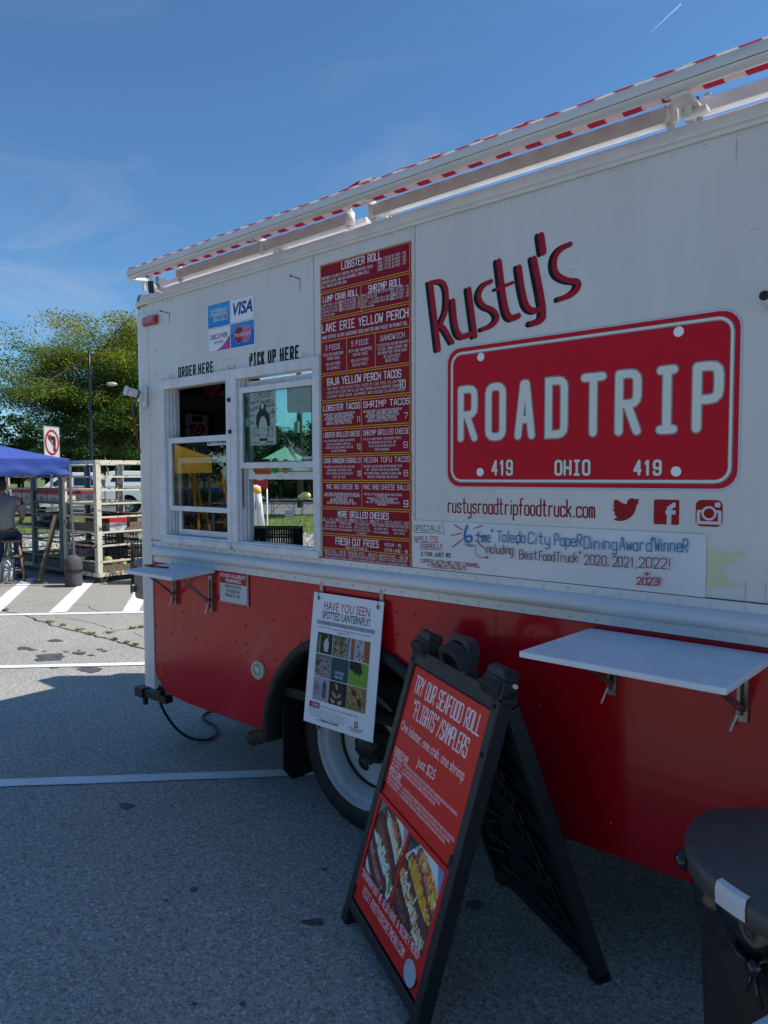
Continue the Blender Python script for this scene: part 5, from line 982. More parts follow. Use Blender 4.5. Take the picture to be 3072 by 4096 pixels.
for s_ in (-1, 1): a.poly([(x0+.050+s_*.006, y0+.018), (x0+.050+s_*.038, y0+.030), (x0+.050+s_*.030, y0+.008), (x0+.05+s_*.014, y0+.006)], '#a8a39a'); a.oval(x0+.050+s_*.020, y0+.022, .006, .005, '#a8201f', 9)
x0, y0, x1, y1 = cellart(2, 2, '#8f7349', 90, ('#a98a58', '#6d5637', '#c2a26b', '#7d6440'))
for cx, cy, c_ in ((x0+.040, y0+.078, '#7f1d22'), (x0+.078, y0+.040, '#26252a')):
    a.oval(cx, cy, .012, .016, '#1d1b1d', 12, .1, .5); a.oval(cx, cy, .008, .011, c_, 10, .1, .5)
    for k in range(6): an = k*1.05+.3; a.line([(cx, cy), (cx+.022*math.cos(an), cy+.026*math.sin(an))], .0014, '#1d1b1d')
a.rect(X(.075), Y(.098), X(.225), Y(.140), '#8f1430'); a.type('CFAES', X(.105), X(.215), Y(.108), .013, '#cfd2da', off=.02); a.type('COLLEGE of FOOD, AGRICULTURAL, and ENVIRONMENTAL SCIENCES', X(.245), X(.79), Y(.112), .0075, '#9a2b40', res=1)
for k, s_ in enumerate(('Spotted Lanternfly is a new invasive insect in Ohio. It is a voracious plant hopper. It secretes', 'a sticky substance called honeydew that grows black sooty mold and attracts wasps,', 'hornets and ants. They are pests on a variety of plants including grapevines. Once', 'established in Ohio, the bug may threaten wine, beer, maple syrup, or other industries')): a.type(s_, X(.08), X(.62-.02*(k % 2)), Y(.084-.017*k), .0052, '#4a4d58', res=1)
a.line([(X(.215), Y(.010)), (X(.25), Y(.010))], .002, '#20364e'); a.line([(X(.228), Y(.017)), (X(.214), Y(.010)), (X(.228), Y(.003))], .002, '#20364e'); a.type('Report It here!', X(.265), X(.52), Y(.004), .014, '#20243c', off=.012)
a.frame(X(.748), Y(.040), X(.782), Y(.078), .005, '#9c1832', .004); a.type('THE OHIO STATE', X(.665), X(.865), Y(.020), .008, '#3c3c48', res=1); a.type('UNIVERSITY', X(.69), X(.84), Y(.004), .008, '#3c3c48', res=1)
a.build('poster_print', ph)
for u in (.035, PW-.030):
    m = MB(); c_ = onposter(u, PH-.026, .001); Mx = Matrix.Translation(c_) @ Matrix.Rotation(math.pi/2, 4, 'X'); m.lathe([(.0045, 0), (.0055, .002), (.0085, .0022), (.010, 0)], 14, Mx); m.build('grommet', mat('brass', (.25, .17, .07), .35, metal=.8), ph)
    m = MB(); m.tube([onposter(u, PH-.026, .002), onposter(u-.004, PH-.012, .004), onposter(u, PH+.004, .001)], .0013, 5); m.build('hook_wire', M_BLACK, ph)
for u in (.030, PW-.030):
    m = MB(); m.box((-2.471+u-.010, YN-.007, 1.178), (-2.471+u+.010, YN+.003, 1.238)); m.build('clip', mat('clear_pink_plastic', (.42, .24, .25), .15, coat=1), truck, bevel=.002, label='clear plastic clip holding up the poster')

# ================================================================= folding sidewalk sign
th_ = math.atan2(-.466, .885)
sg = thing('sidewalk_sign', 'black folding sidewalk sign with a red food poster standing in front of the truck wheel', 'sandwich board', (0, 0, 0))
tilt = math.asin(.286); LBD = 1.10; WB_ = .655
def fr_(u, v, w): return (u, v*math.sin(tilt)-w*math.cos(tilt), v*math.cos(tilt)+w*math.sin(tilt))      # front leaf: u across, v up, w outwards
hy, hz = LBD*math.sin(tilt), LBD*math.cos(tilt); bt = math.atan2(.71-hy, hz); LB2 = math.hypot(.71-hy, hz)
def bk_(u, v, w): return (u, .71-v*math.sin(bt)-w*math.cos(bt)*-1, v*math.cos(bt)+w*math.sin(bt))
def pbox(mb, f, u0, u1, v0, v1, w0, w1, ch=0):
    c_ = ch; P_ = [(u0+c_, v0), (u1-c_, v0), (u1, v0+c_), (u1, v1-c_), (u1-c_, v1), (u0+c_, v1), (u0, v1-c_), (u0, v0+c_)] if ch else [(u0, v0), (u1, v0), (u1, v1), (u0, v1)]; mb.prism(P_, f, (w0, w1))
M_SB = mat('black_sign_plastic', (.016, .018, .023), .48, var=.35, vscale=5, bump=.2, bscale=260)
def leaf(f, name, front):
    h = WB_/2; m = MB()
    pbox(m, f, -h, -h+.040, 0, 1.02, -.045, .006); pbox(m, f, h-.040, h, 0, 1.02, -.045, .006)          # stiles
    pbox(m, f, -h+.040, h-.040, .045, .083, -.045, .005); pbox(m, f, -h+.040, h-.040, .985, 1.045, -.045, .005)
    pbox(m, f, -h, -h+.12, 1.02, 1.085, -.045, .008, .008); pbox(m, f, h-.12, h, 1.02, 1.085, -.045, .008, .008)
    o = m.build(name, M_SB, sg, bevel=.004)
    m = MB(); pbox(m, f, -h+.040, h-.040, .083, .985, -.030, -.020); m.build('back_panel', M_SB, sg)
    m = MB()                                                                # moulded handle loop
    P_ = smooth([(-.085, 1.035), (-.072, 1.10), (-.055, 1.145), (.055, 1.145), (.072, 1.10), (.085, 1.035)], 2)
    v, q = ribbon(P_, .026, cap=0); n2 = len(v); vs = [f(a_, b_, -.040) for a_, b_ in v]+[f(a_, b_, .008) for a_, b_ in v]; k = n2//2
    fs = [tuple(x_ for x_ in t_) for t_ in q]+[tuple(x_+n2 for x_ in t_) for t_ in q]+[(i, i+1, n2+i+1, n2+i) for i in range(k-1)]+[(k+i, k+i+1, n2+k+i+1, n2+k+i) for i in range(k-1)]
    m.add(vs, fs); m.build('handle', M_SB, sg, bevel=.004)
    for s_ in (-1, 1):                                                      # hinge knuckles
        m = MB(); c0 = s_*(h-.062); pbox(m, f, c0-.052, c0+.052, 1.06, 1.115, -.052, .006, .012); m.tube([f(c0-.045, 1.108, -.014), f(c0+.045, 1.108, -.014)], .013, 12)
        m.build('hinge_block', M_SB, sg, bevel=.004)
    for s_ in (-1, 1):
        if not front: break
        m = MB(); p_, q_ = f(s_*(h-.002), 1.075, -.030), f(s_*(h+.008), 1.075, -.030); m.cyl(p_, q_, .0075, 6); m.cyl(f(s_*(h+.008), 1.075, -.030), f(s_*(h+.013), 1.075, -.030), .006, 8); m.build('hinge_bolt', M_ALU, sg)
    return o
leaf(fr_, 'front_frame', True); leaf(bk_, 'rear_frame', False)
h = WB_/2; m = MB()                                          # ribs moulded on the inner face of the rear leaf
for s_ in (-1, 1): m.beam(bk_(s_*(h-.10), .16, .0-.035), bk_(s_*.04, .97, -.035), .022, .010); m.beam(bk_(s_*(h-.16), .16, -.035), bk_(s_*.01, .97, -.035), .018, .010)
m2 = MB()
for k in range(6):
    v = .16+.14*k
    for s_ in (-1, 1): m2.beam(bk_(s_*(h-.05), v+.03, -.034), bk_(s_*(h-.22), v+.10, -.034), .026, .009); m2.beam(bk_(s_*.19, v, -.034), bk_(s_*.03, v+.02, -.034), .026, .009)
m.v += []; m.build('long_rib', M_SB, sg, bevel=.003); m2.build('short_rib', M_SB, sg, bevel=.003)
for f in (fr_, bk_):
    for s_ in (-1, 1):
        for v in (1.00, .85) if s_ > 0 else (1.00,):
            m = MB(); m.cyl(f(s_*(h-.022), v, .0062), f(s_*(h-.022), v, .0075), .009, 14); m.build('peg_hole', mat('hole_black', (.003, .003, .003), .9), sg)
    m = MB(); 
    for s_ in (-1, 1): pbox(m, f, s_*h-(.05 if s_ > 0 else 0), s_*h+(.05 if s_ < 0 else 0), -.012, .03, -.05, .008)
    m.build('foot', M_RUBBER, sg, bevel=.004)
m = MB(); m.beam((-h+.03, hy*.45+.02, .52), (-h+.03, .71-(.71-hy)*.45, .52), .012, .018); m.build('spreader_bar', M_SB, sg)
# the red print
IX0, IZ0, IW, IH = -.2875, .090, .575, .888
m = MB(); pbox(m, fr_, IX0-.002, IX0+IW+.002, IZ0-.002, IZ0+IH+.002, -.018, -.004); pr_ = m.build('sign_insert', mat('red_corrugated_card', (.42, .018, .014), .45), sg)
onin = lambda u, v, w: fr_(IX0+u*IW, IZ0+v*IH, -.004+w)
a = Art(onin, .0005, .000006); a.rect(0, 0, 1, 1, '#ea2820')
def itext(s_, u0, u1, v, hgt, wd=.0046, **k):              # lettering in metres inside the unit square
    b_ = Art(lambda u, v_, w: fr_(IX0+u, IZ0+v_, -.004+w), a.w, a.st); b_.text(s_, u0*IW, u1*IW, v*IH, hgt, '#f0eef0', wd, **k); a.m.cur = '#f0eef0'; 
    a.m.add(b_.m.v, b_.m.f); 
def ityp(s_, u0, u1, v, hgt, col='#f0eef0', **k):
    b_ = Art(lambda u, v_, w: fr_(IX0+u, IZ0+v_, -.004+w), a.w, a.st); b_.type(s_, u0*IW, u1*IW, v*IH, hgt, col, **k); a.m.cur = col; a.m.add(b_.m.v, b_.m.f)
itext('TRY OUR SEAFOOD ROLL', .07, .93, .900, .060, .0060, cap=3); itext('"FLIGHTS"/SAMPLERS', .12, .86, .805, .060, .0060, cap=3)
ityp('One lobster, one crab, one shrimp', .025, .90, .730, .034); ityp('just $25', .36, .60, .655, .034)
itext('CLASSIC FLIGHT', .03, .24, .632, .018, .0026); itext('SPICY FLIGHT', .03, .21, .552, .018, .0026)
for k, s_ in enumerate(('SMALL LOBSTER ROLL - 1/8 LB NORTH ATLANTIC LOBSTER, MELTED BUTTER, CHOPPED CHIVES, HOUSEMADE LEMON AIOLI ON A TOASTED ROLL', 'SMALL LUMP CRAB ROLL - 1/8 LB LUMP CRAB (COLD), MELTED BUTTER, CHOPPED CHIVES ON A TOASTED ROLL', 'SMALL SHRIMP ROLL - 1/8 LB BAKED SHRIMP, MELTED BUTTER, CHOPPED CHIVES ON A TOASTED ROLL')): itext(s_, .04, .04+.0073*len(s_), .613-.016*k, .0090, .0010)
for k, s_ in enumerate(('SMALL HOT HONEY LOBSTER ROLL - 1/8 LB NORTH ATLANTIC LOBSTER, MELTED BUTTER, RED PEPPER FLAKES, HOT HONEY ON A TOASTED ROLL', 'SMALL SPICY LUMP CRAB ROLL - 1/8 LB LUMP CRAB (COLD), CHILI INFUSED MELTED BUTTER, RED PEPPER FLAKES ON A TOASTED ROLL', 'SMALL SPICY SHRIMP ROLL - 1/8 LB BAKED SHRIMP, MELTED BUTTER, SRIRACHA MAYO, RED PEPPER FLAKES ON A TOASTED ROLL')): itext(s_, .04, .04+.0075*len(s_), .533-.016*k, .0090, .0010)
a.w += .0003
for v, u0, u1 in ((.625, .03, .245), (.545, .03, .215)): a.line([(u0, v), (u1, v)], .0022, '#f0eef0', cap=0)
def photo(u0, v0, u1, v1, kind):
    W_, H_ = u1-u0, v1-v0; q = lambda x, y: (u0+x*W_, v0+y*H_)
    a.rect(u0, v0, u1, v1, '#a8a9b2'); a.poly([q(0, .72), q(.0, 1), q(.30, 1)], '#5e6e72' if kind == 'c' else '#33393f'); a.poly([q(1, .55), q(1, 1), q(.80, 1), q(.93, .75)], '#6c7c80' if kind == 'c' else '#4a6f93')
    a.poly([q(.0, .45), q(.0, .1), q(.10, 0), q(.0, 0)], '#7d6d5a'); a.poly([q(.92, .10), q(1, .25), q(1, 0), q(.9, 0)], '#b3a27f')
    def roll(pts, wd, col, dk, hl):
        P_ = smooth([q(*p) for p in pts], 2); a.line(P_, wd*W_*1.08, dk, cap=5); a.line(P_, wd*W_, col, cap=5)
        P2 = [(x_-.012, y_+.006) for x_, y_ in P_[2:-2]]; a.line(P2, wd*W_*.35, hl, cap=4)
        for k in range(26):
            x_, y_ = random.choice(P_); a.oval(x_+random.gauss(0, wd*W_*.25), y_+random.gauss(0, .012), random.uniform(.004, .014), random.uniform(.002, .007), random.choice((dk, hl, col)), 7, .3, random.random()*3)
    def fill(pts, wd, n_, cols, rr_=(.008, .020)):
        P_ = smooth([q(*p) for p in pts], 2); w0 = a.w
        for k in range(n_):
            t_ = random.random()*(len(P_)-1.001); i_ = int(t_); p_ = P_[i_]; r_ = P_[i_+1]; f_ = t_-i_
            x_ = p_[0]*(1-f_)+r_[0]*f_+random.gauss(0, wd*W_*.38); y_ = p_[1]*(1-f_)+r_[1]*f_+random.gauss(0, wd*H_*.13); s_ = random.uniform(*rr_)*1.25
            a.oval(x_, y_, s_, s_*random.uniform(.35, .8)*.6, random.choice(cols), 8, .25, random.random()*3.1)
    if kind == 'c':
        roll([(.28, .88), (.58, .80), (.88, .62), (.93, .48)], .20, '#5b2f24', '#3a1d18', '#80503f'); fill([(.40, .86), (.62, .76), (.85, .60)], .22, 90, ('#b3892f', '#a95a35', '#b9b08f', '#8f2f25'))
        for k in range(12):
            x_ = .33+.045*k; y_ = .90-.030*k; P_ = smooth([q(x_, y_+.03), q(x_+.012, y_-.05), q(x_+.03, y_-.14), q(x_+.045, y_-.06), q(x_+.04, y_+.02)], 1); a.line(P_, .011, random.choice(('#b7bba5', '#a9ae96', '#c4c6b4')), cap=2)
        roll([(.12, .68), (.40, .55), (.72, .36), (.90, .20)], .24, '#4a241d', '#2a1411', '#6e3b2c')
        fill([(.10, .50), (.32, .42), (.60, .26), (.82, .10)], .22, 150, ('#a9b08a', '#b9bda5', '#8f9a66', '#c6c9bb', '#9aa87c'), (.010, .026)); fill([(.25, .46), (.6, .30), (.8, .14)], .25, 26, ('#4f7f2b', '#386420'), (.006, .022))
        for k in range(7): x_, y_ = .20+.09*k, .50-.052*k; a.oval(*q(x_+random.uniform(-.03, .03), y_), .022, .014, '#c3c6ba', 12, .15, 1)
        roll([(.02, .36), (.25, .20), (.55, .06), (.70, .03)], .20, '#4f2622', '#2c1512', '#7d4a42'); fill([(.05, .36), (.5, .10)], .1, 16, ('#8d6b62', '#a98c86'), (.004, .012))
    else:
        roll([(.36, .82), (.60, .74), (.84, .60), (.95, .50)], .19, '#6a4338', '#45281f', '#93685b'); fill([(.42, .90), (.65, .82), (.88, .66), (.95, .56)], .15, 110, ('#c2551c', '#c98b3b', '#b9b07a', '#a13a1c', '#d08a2a'))
        roll([(.20, .66), (.45, .52), (.75, .34), (.92, .26)], .22, '#5b3a34', '#34201b', '#7b5348'); fill([(.22, .72), (.42, .60), (.62, .45), (.82, .32)], .20, 170, ('#b8641f', '#c98a3a', '#b9862f', '#d9992f', '#a8431c')); 
        for x_, y_, r_ in ((.42, .52, .05), (.55, .46, .055), (.62, .36, .05), (.75, .34, .04), (.70, .42, .045)): a.oval(*q(x_, y_), r_, r_*.62, '#c27a22', 16, .12, .9)
        fill([(.4, .55), (.75, .35)], .2, 30, ('#8f2a1a', '#d9a03a', '#e0b46a'), (.004, .010))
        roll([(.02, .44), (.30, .30), (.66, .12), (.90, .05)], .30, '#4b2b2a', '#2a1716', '#76504c'); fill([(.06, .50), (.28, .36), (.55, .22), (.85, .05)], .20, 190, ('#b9b08f', '#a99a70', '#c8c3ab', '#8f3a2c', '#b0884a', '#bfb696')); roll([(.02, .24), (.22, .12), (.48, .02)], .20, '#3f1f1d', '#241110', '#5d3632')
        fill([(.06, .50), (.85, .05)], .2, 20, ('#a32c22',), (.004, .008))
k0 = len(a.m.c); photo(.035, .140, .485, .428, 'c'); photo(.515, .140, .965, .428, 's')
a.m.c[k0:] = [tuple(min(.88, v*2.1+.015) for v in lin(c)) for c in a.m.c[k0:]]
# trim anything printed past the photo edges with the red of the sheet
for u0, v0, u1, v1 in ((0, .06, .035, .44), (.485, .06, .515, .44), (.965, .06, 1, .44), (0, .428, 1, .448), (0, .06, 1, .140)): a.w += .0001; a.rect(u0, v0, u1, v1, '#ea2820')
ityp('CLASSIC', .05, .22, .400, .020, '#22262a'); ityp('SPICY', .53, .66, .400, .020, '#22262a')
itext('SHHHHHHH BUT WE ALSO HAVE A SECRET MENU!', .06, .93, .112, .026, .0025); itext('VISIT RUSTYSSECRETMENU.COM', .13, .78, .058, .029, .0028)
a.oval(.885, .050, .076, .046, '#1f2a36', 36); a.w += .00005; a.oval(.885, .050, .070, .042, '#b9c1cb', 36)
for v_ in (0,): a.build('sign_print', pr_)
for u in (IX0-.004, IX0+IW-.010): m = MB(); pbox(m, fr_, u, u+.014, .50, .53, -.003, .009); m.build('insert_clip', M_SB, sg)
sg.scale = (1.045, 1.045, 1.045); sg.location = (-1.600, 1.800, .012); sg.rotation_euler = (0, 0, th_)

# ================================================================= waste bin with liner
bx_, by_ = -.258, 1.768
bn = thing('waste_bin', 'round black waste bin with slate lid and knotted black liner beside the truck', 'trash can', (bx_, by_, 0))
Mt = Matrix.Translation((bx_, by_, 0)); M_BIN = mat('dark_brown_bin', (.024, .021, .019), .55, var=.25, vscale=6, bump=.15, bscale=120)
m = MB(); m.lathe([(.001, .01), (.185, .01), (.205, .03), (.248, .84), (.256, .86), (.256, .88), (.24, .88)], 56, Mt); m.build('bin_body', M_BIN, bn)
m = MB(); lz = .900; m.lathe([(.272, lz-.050), (.277, lz-.048), (.279, lz-.010), (.274, lz), (.262, lz+.004), (.232, lz+.006), (.226, lz+.012), (.216, lz+.016), (.10, lz+.022), (.001, lz+.024)], 64, Mt)
for v in range(len(m.v)):
    x_, y_, z_ = m.v[v]; an = math.atan2(y_-by_, x_-bx_); r_ = math.hypot(x_-bx_, y_-by_)/.27; m.v[v] = (x_, y_, z_+.006*math.sin(2*an+1)*r_*r_+.003*math.sin(5*an)*r_**2)
m.build('bin_lid', mat('slate_lid_plastic', (.085, .078, .078), .4, var=.3, vscale=5, bump=.15, bscale=90, rough2=.5), bn)
m = MB(); an0 = math.atan2(-.55, -.20); vs = []; K = 8
e0 = math.atan2(G(2925, 3530, .90)[1]-by_, G(2905, 3530, .90)[0]-bx_); e1 = math.atan2(G(3050, 3575, .90)[1]-by_, G(3050, 3575, .90)[0]-bx_)
for k in range(K+1):
    an = e0+(e1-e0)*k/K
    for r_, z_ in ((.264, lz+.0065), (.2775, lz+.003), (.2815, lz-.012), (.2800, lz-.042)): vs.append((bx_+r_*math.cos(an), by_+r_*math.sin(an), z_+.006*math.sin(2*an+1)+.002))
m.add(vs, [(4*i+k, 4*i+k+1, 4*i+k+5, 4*i+k+4) for i in range(K) for k in range(3)]); m.build('lid_sticker', mat('white_sticker', (.62, .64, .66), .3), bn)
def crinkle(an, z):
    return .003*math.sin(an*11+z*45)+.002*math.sin(an*19-z*70)
m = MB(); m.sm = True; NA, NZ = 360, 34; vs = []; kn = e0+(e1-e0)*1.15
for j in range(NZ+1):
    t_ = j/NZ
    for k in range(NA):
        an = 2*math.pi*k/NA; dk = (an-kn+math.pi) % (2*math.pi)-math.pi; near = math.exp(-(dk/.45)**2); side = min(1, abs(dk)/1.6)
        zt_ = .880; zb2 = .745+.095*side**1.5+.010*math.sin(an*9)+.006*math.sin(an*23)
        z_ = zt_+(zb2-zt_)*t_; bulge = .020*math.sin(math.pi*min(1, t_*1.05))**.7*(1-.8*near)+.004
        ph_ = dk*15*(1-.5*t_)+5*t_*(1 if dk > 0 else -1); fold = .0085*(1-2*abs(((ph_/3.14159) % 2)-1))*(.35+.8*math.sin(math.pi*t_))          # long folds gathering at the knot
        r_ = .249+(z_-.84)*.06+bulge+fold+crinkle(an-dk*t_*.5, z_)*(.3+.7*math.sin(math.pi*t_))
        vs.append((bx_+r_*math.cos(an), by_+r_*math.sin(an), z_))
m.add(vs, [(j*NA+k, j*NA+(k+1) % NA, (j+1)*NA+(k+1) % NA, (j+1)*NA+k) for j in range(NZ) for k in range(NA)])
M_BAG = mat('black_bin_liner', (.012, .012, .014), .2, bump=.25, bscale=16, coat=.3); m.build('bin_liner', M_BAG, bn)
an = kn; kx, ky = bx_+.262*math.cos(an), by_+.262*math.sin(an); tx, ty = -math.sin(an), math.cos(an)
m = MB(); m.ell((kx, ky, .765), (.015, .015, .018), 12, 8, jit=.15)
for s_, dx, dz in ((1, .045, .045), (-1, .05, .03), (1, .02, -.07), (-1, .012, -.055)):
    m.tube([(kx, ky, .765), (kx+tx*s_*dx*.5+.008*math.cos(an), ky+ty*s_*dx*.5, .765+dz*.6), (kx+tx*s_*dx, ky+ty*s_*dx, .765+dz)], [.007, .014, .006], 8, flat=.3)
m.build('liner_knot', M_BAG, bn)
m = MB(); pz = math.atan2(G(2752, 3440, .86)[1]-by_, G(2752, 3440, .86)[0]-bx_); cx, cy = bx_+.285*math.cos(pz), by_+.285*math.sin(pz); m.ell((cx+.012, cy-.006, .866), (.022, .030, .024), 14, 10, jit=.10); m.build('liner_fold', M_BAG, bn)
# corner of a white folding table at the very edge of the view
tb = thing('folding_table', 'white folding table whose corner pokes in at the bottom right in front of the bin', 'table', (-.1, 1.1, 0))
Pa, Pb = Vector(G(2985, 4096, .74)), Vector(G(3072, 4048, .74)); ed = (Pb-Pa).normalized(); pe = Vector((ed.y, -ed.x)); c1 = Pb+ed*.012; c0 = c1-ed*.6; 
if pe.x < 0: pe = -pe
m = MB(); m.prism([tuple(c0), tuple(c1), tuple(c1+pe*1.2), tuple(c0+pe*1.2)], lambda u, v, w: (u, v, w), (.700, .740)); m.build('table_top', mat('pale_table_plastic', (.62, .65, .68), .4), tb, bevel=.008)
for q in (c0+ed*.08+pe*.12, c1-ed*.08+pe*.12, c0+ed*.08+pe*1.08, c1-ed*.08+pe*1.08): m = MB(); m.cyl((q.x, q.y, 0), (q.x, q.y, .70), .013, 10); m.build('leg', M_STEEL, tb)

# ================================================================= power cord looping to the ground
cp = [(-3.955, YN+.07, .40)]
for (px, py), z_ in (((634, 2797), .30), ((664, 2861), .18), ((709, 2921), .07), ((758, 2953), .02), ((808, 2963), .014), ((848, 2956), .012), ((873, 2931), .012), ((865, 2906), .012), ((838, 2891), .012), ((813, 2876), .012), ((811, 2864), .012), ((828, 2851), .014), ((846, 2846), .02)): x, y = G(px, py, z_); cp.append((x, y, z_))
cp += [(cp[-1][0]+.25, cp[-1][1]+.35, .06), (cp[-1][0]+.4, cp[-1][1]+.6, .25)]
q = [Vector(p) for p in cp]
for _ in range(2):
    r_ = [q[0]]
    for a_, b_ in zip(q, q[1:]): r_ += [a_.lerp(b_, .25), a_.lerp(b_, .75)]
    r_.append(q[-1]); q = r_
m = MB(); m.tube(q, .0095, 10); tag(m.build('power_cable', M_RUBBER), 'thick black power cord hanging in a loop under the back corner of the truck', 'cord')
# ================================================================= land beyond the lot
band('gravel_bed', 16.2, 21.2, -30, 12, .008, mat('pale_gravel', (.30, .29, .27), .9, col2=(.16, .15, .14), vscale=14, bump=1, bscale=30))
band('grass_strip', 21.2, 31.5, -40, 25, .012, M_GRASS)
band('road', 31.5, 42, -80, 60, .016, M_ROAD)
band('grass_verge', 42, 48, -80, 60, .02, M_GRASS)
band('mulch_bed', 48, 53, -20, 10, .03, M_MULCH)
band('far_lot', 53, 75, -80, 60, .028, M_ROAD)
band('meadow', 75, 400, -300, 300, .03, M_GRASS)
m = MB(); c_ = [FWD*d+RGT*l for d, l in ((42, -80), (42, 60), (42.2, 60), (42.2, -80))]
m.prism([(p.x, p.y) for p in c_], lambda u, v, w: (u, v, w), (.0, .14)); struct(m.build('road_kerb', M_CONC))
m = MB(); m.add([(x, y, .006) for x, y in ((-40, -7), (40, -7), (40, -11), (-40, -11))], [(0, 1, 2, 3)]); struct(m.build('grass_border', M_GRASS, fix=False))
m = MB(); m.box((-40, -7.0, 0), (40, -6.85, .13)); struct(m.build('lot_kerb', M_CONC))
m = MB(); m.add([(x, y, .014) for x, y in ((-200, -24), (200, -24), (200, -300), (-200, -300))], [(0, 1, 2, 3)]); struct(m.build('meadow', M_GRASS, fix=False))
# gravel stones
m = MB(); rng = random.Random(3)
for k in range(5200):
    d = rng.uniform(16.3, 21.0); l = rng.uniform(-9.5, 1.5) if k % 4 else rng.uniform(-13, 2); p = FWD*d+RGT*l; s_ = rng.uniform(.025, .075); m.cur = rng.choice(('#9c988f', '#b5b1a8', '#7d7972', '#c6c2b8', '#8a8478'))
    v = [(p.x+s_*a*rng.uniform(.7, 1.2), p.y+s_*b*rng.uniform(.7, 1.2), .008+s_*c*rng.uniform(.6, 1.1)) for a, b, c in ((1, 0, .3), (0, 1, .25), (-1, 0, .3), (0, -1, .25), (0, 0, 1))]; m.add(v, [(0, 1, 4), (1, 2, 4), (2, 3, 4), (3, 0, 4)])
stuff(m.build('gravel_stones', mat_attr('gravel_colours', .9), fix=False), 'pale loose stones spread behind the produce racks', 'gravel')
m = MB()
for k in range(15000):
    d = rng.uniform(20.8, 31.3); l = rng.uniform(-13, 1.5); p = FWD*d+RGT*l; h = rng.uniform(.03, .09); an = rng.random()*6.3; dx, dy = math.cos(an)*.014, math.sin(an)*.014; m.cur = rng.choice(('#5f7d2a', '#7f9438', '#4b6b22', '#98a24e', '#6c8430'))
    m.add([(p.x-dx, p.y-dy, .01), (p.x+dx, p.y+dy, .01), (p.x+rng.uniform(-.03, .03), p.y+rng.uniform(-.03, .03), h)], [(0, 1, 2)])
stuff(m.build('grass_blades', M_BLADE, fix=False), 'rough mown grass between the gravel and the road', 'grass')

# ================================================================= trees
M_BARK = mat('tree_bark', (.075, .058, .045), .9, var=.5, vscale=12, bump=.8, bscale=30)
def tree(name, label, cat, loc, H_, Rx, Rz, trunk_h, cols, nclump, nleaf, leaf=.09, seed=1, group=None, lean=0, top=None, layered=False, droop=0):
    rng = random.Random(seed); t_ = thing(name, label, cat, loc, group); ox, oy, oz = loc; cz = H_-Rz
    cl = []
    for k in range(nclump):
        while True:
            u = Vector((rng.uniform(-1, 1), rng.uniform(-1, 1), rng.uniform(-1, 1)))
            if .25 < u.length < 1 and not (u.z < -.75): break
        u = u*(.55+.45*u.length)
        ex = 1+.22*math.sin(3*math.atan2(u.y, u.x)+seed)+.15*math.sin(7*math.atan2(u.y, u.x)+2*seed)
        cl.append(Vector((ox+u.x*Rx*ex, oy+u.y*Rx*ex, oz+cz+u.z*Rz*(1+.15*math.sin(5*u.x+seed)))))
    m = MB(); base = Vector((ox, oy, oz)); fork = Vector((ox+lean*.3, oy, oz+trunk_h)); r0 = H_*.028
    m.tube([base, base.lerp(fork, .5)+Vector((rng.uniform(-.1, .1), 0, 0)), fork], [r0*1.25, r0, r0*.85], 10)
    nl = 7; limbs = []
    for k in range(nl):
        an = 2*math.pi*k/nl+rng.random()*.5; e_ = Vector((ox+math.cos(an)*Rx*.55, oy+math.sin(an)*Rx*.55, oz+cz+rng.uniform(-.25, .5)*Rz)); md = fork.lerp(e_, .5)+Vector((0, 0, .12*Rz)); m.tube([fork, md, e_], [r0*.6, r0*.38, r0*.16], 7); limbs.append((fork, md, e_))
    for c_ in cl[::2]:
        b_ = min(limbs, key=lambda L: (L[2]-c_).length); st = b_[1].lerp(b_[2], rng.random()); m.tube([st, st.lerp(c_, .5)+Vector((rng.uniform(-.2, .2), rng.uniform(-.2, .2), rng.uniform(-.1, .25))), c_], [r0*.16, r0*.10, r0*.04], 5, caps=False)
    m.build('trunk', M_BARK, t_, fix=False)
    gs = lambda q: max(-1.7*q, min(1.7*q, rng.gauss(0, q)))
    m = MB()
    for c_ in cl:
        hrel = (c_.z-oz-cz)/Rz; out_ = math.hypot(c_.x-ox, c_.y-oy)/Rx; br = rng.uniform(-.3, .3); s_ = rng.uniform(.5, 1.0)*Rx*(.125 if layered else .20)
        for k in range(nleaf):
            if layered: p = c_+Vector((gs(s_), gs(s_), gs(s_*.36))); p.z -= droop*((p-c_).xy.length/s_)**2*.12*s_
            else: p = c_+Vector((gs(s_*.62), gs(s_*.62), gs(s_*.5)))
            yel = top is not None and rng.random() < max(.04, min(.9, .05+.55*hrel+.25*out_+br)); m.cur = rng.choice(top) if yel else rng.choice(cols)
            n_ = Vector((rng.gauss(0, .6), rng.gauss(0, .6), 1 if layered else rng.gauss(0, .8))).normalized(); x_ = n_.orthogonal().normalized(); x_.rotate(Matrix.Rotation(rng.random()*6.3, 3, n_)); y_ = n_.cross(x_); L = leaf*rng.uniform(.6, 1.4)
            m.add([p-x_*L, p-y_*L*.38, p+x_*L, p+y_*L*.38], [(0, 1, 2, 3)])
    m.build('crown', M_LEAF, t_, fix=False); return t_
GR = ('#42601f', '#4e7226', '#38541c', '#5c8030'); YE = ('#b3ac2c', '#8f8a22', '#9fa62e', '#7d8424'); DG = ('#2f4a1e', '#3a5a24', '#48702a', '#263c18')
p = B(500, 44)
tree('locust_tree', 'large honey locust tree with yellowing top spreading behind the street lamp', 'tree', (p[0], p[1], 0), 11.4, 7.2, 4.5, 2.6, GR, 480, 430, .075, 5, top=YE, layered=True, droop=1)
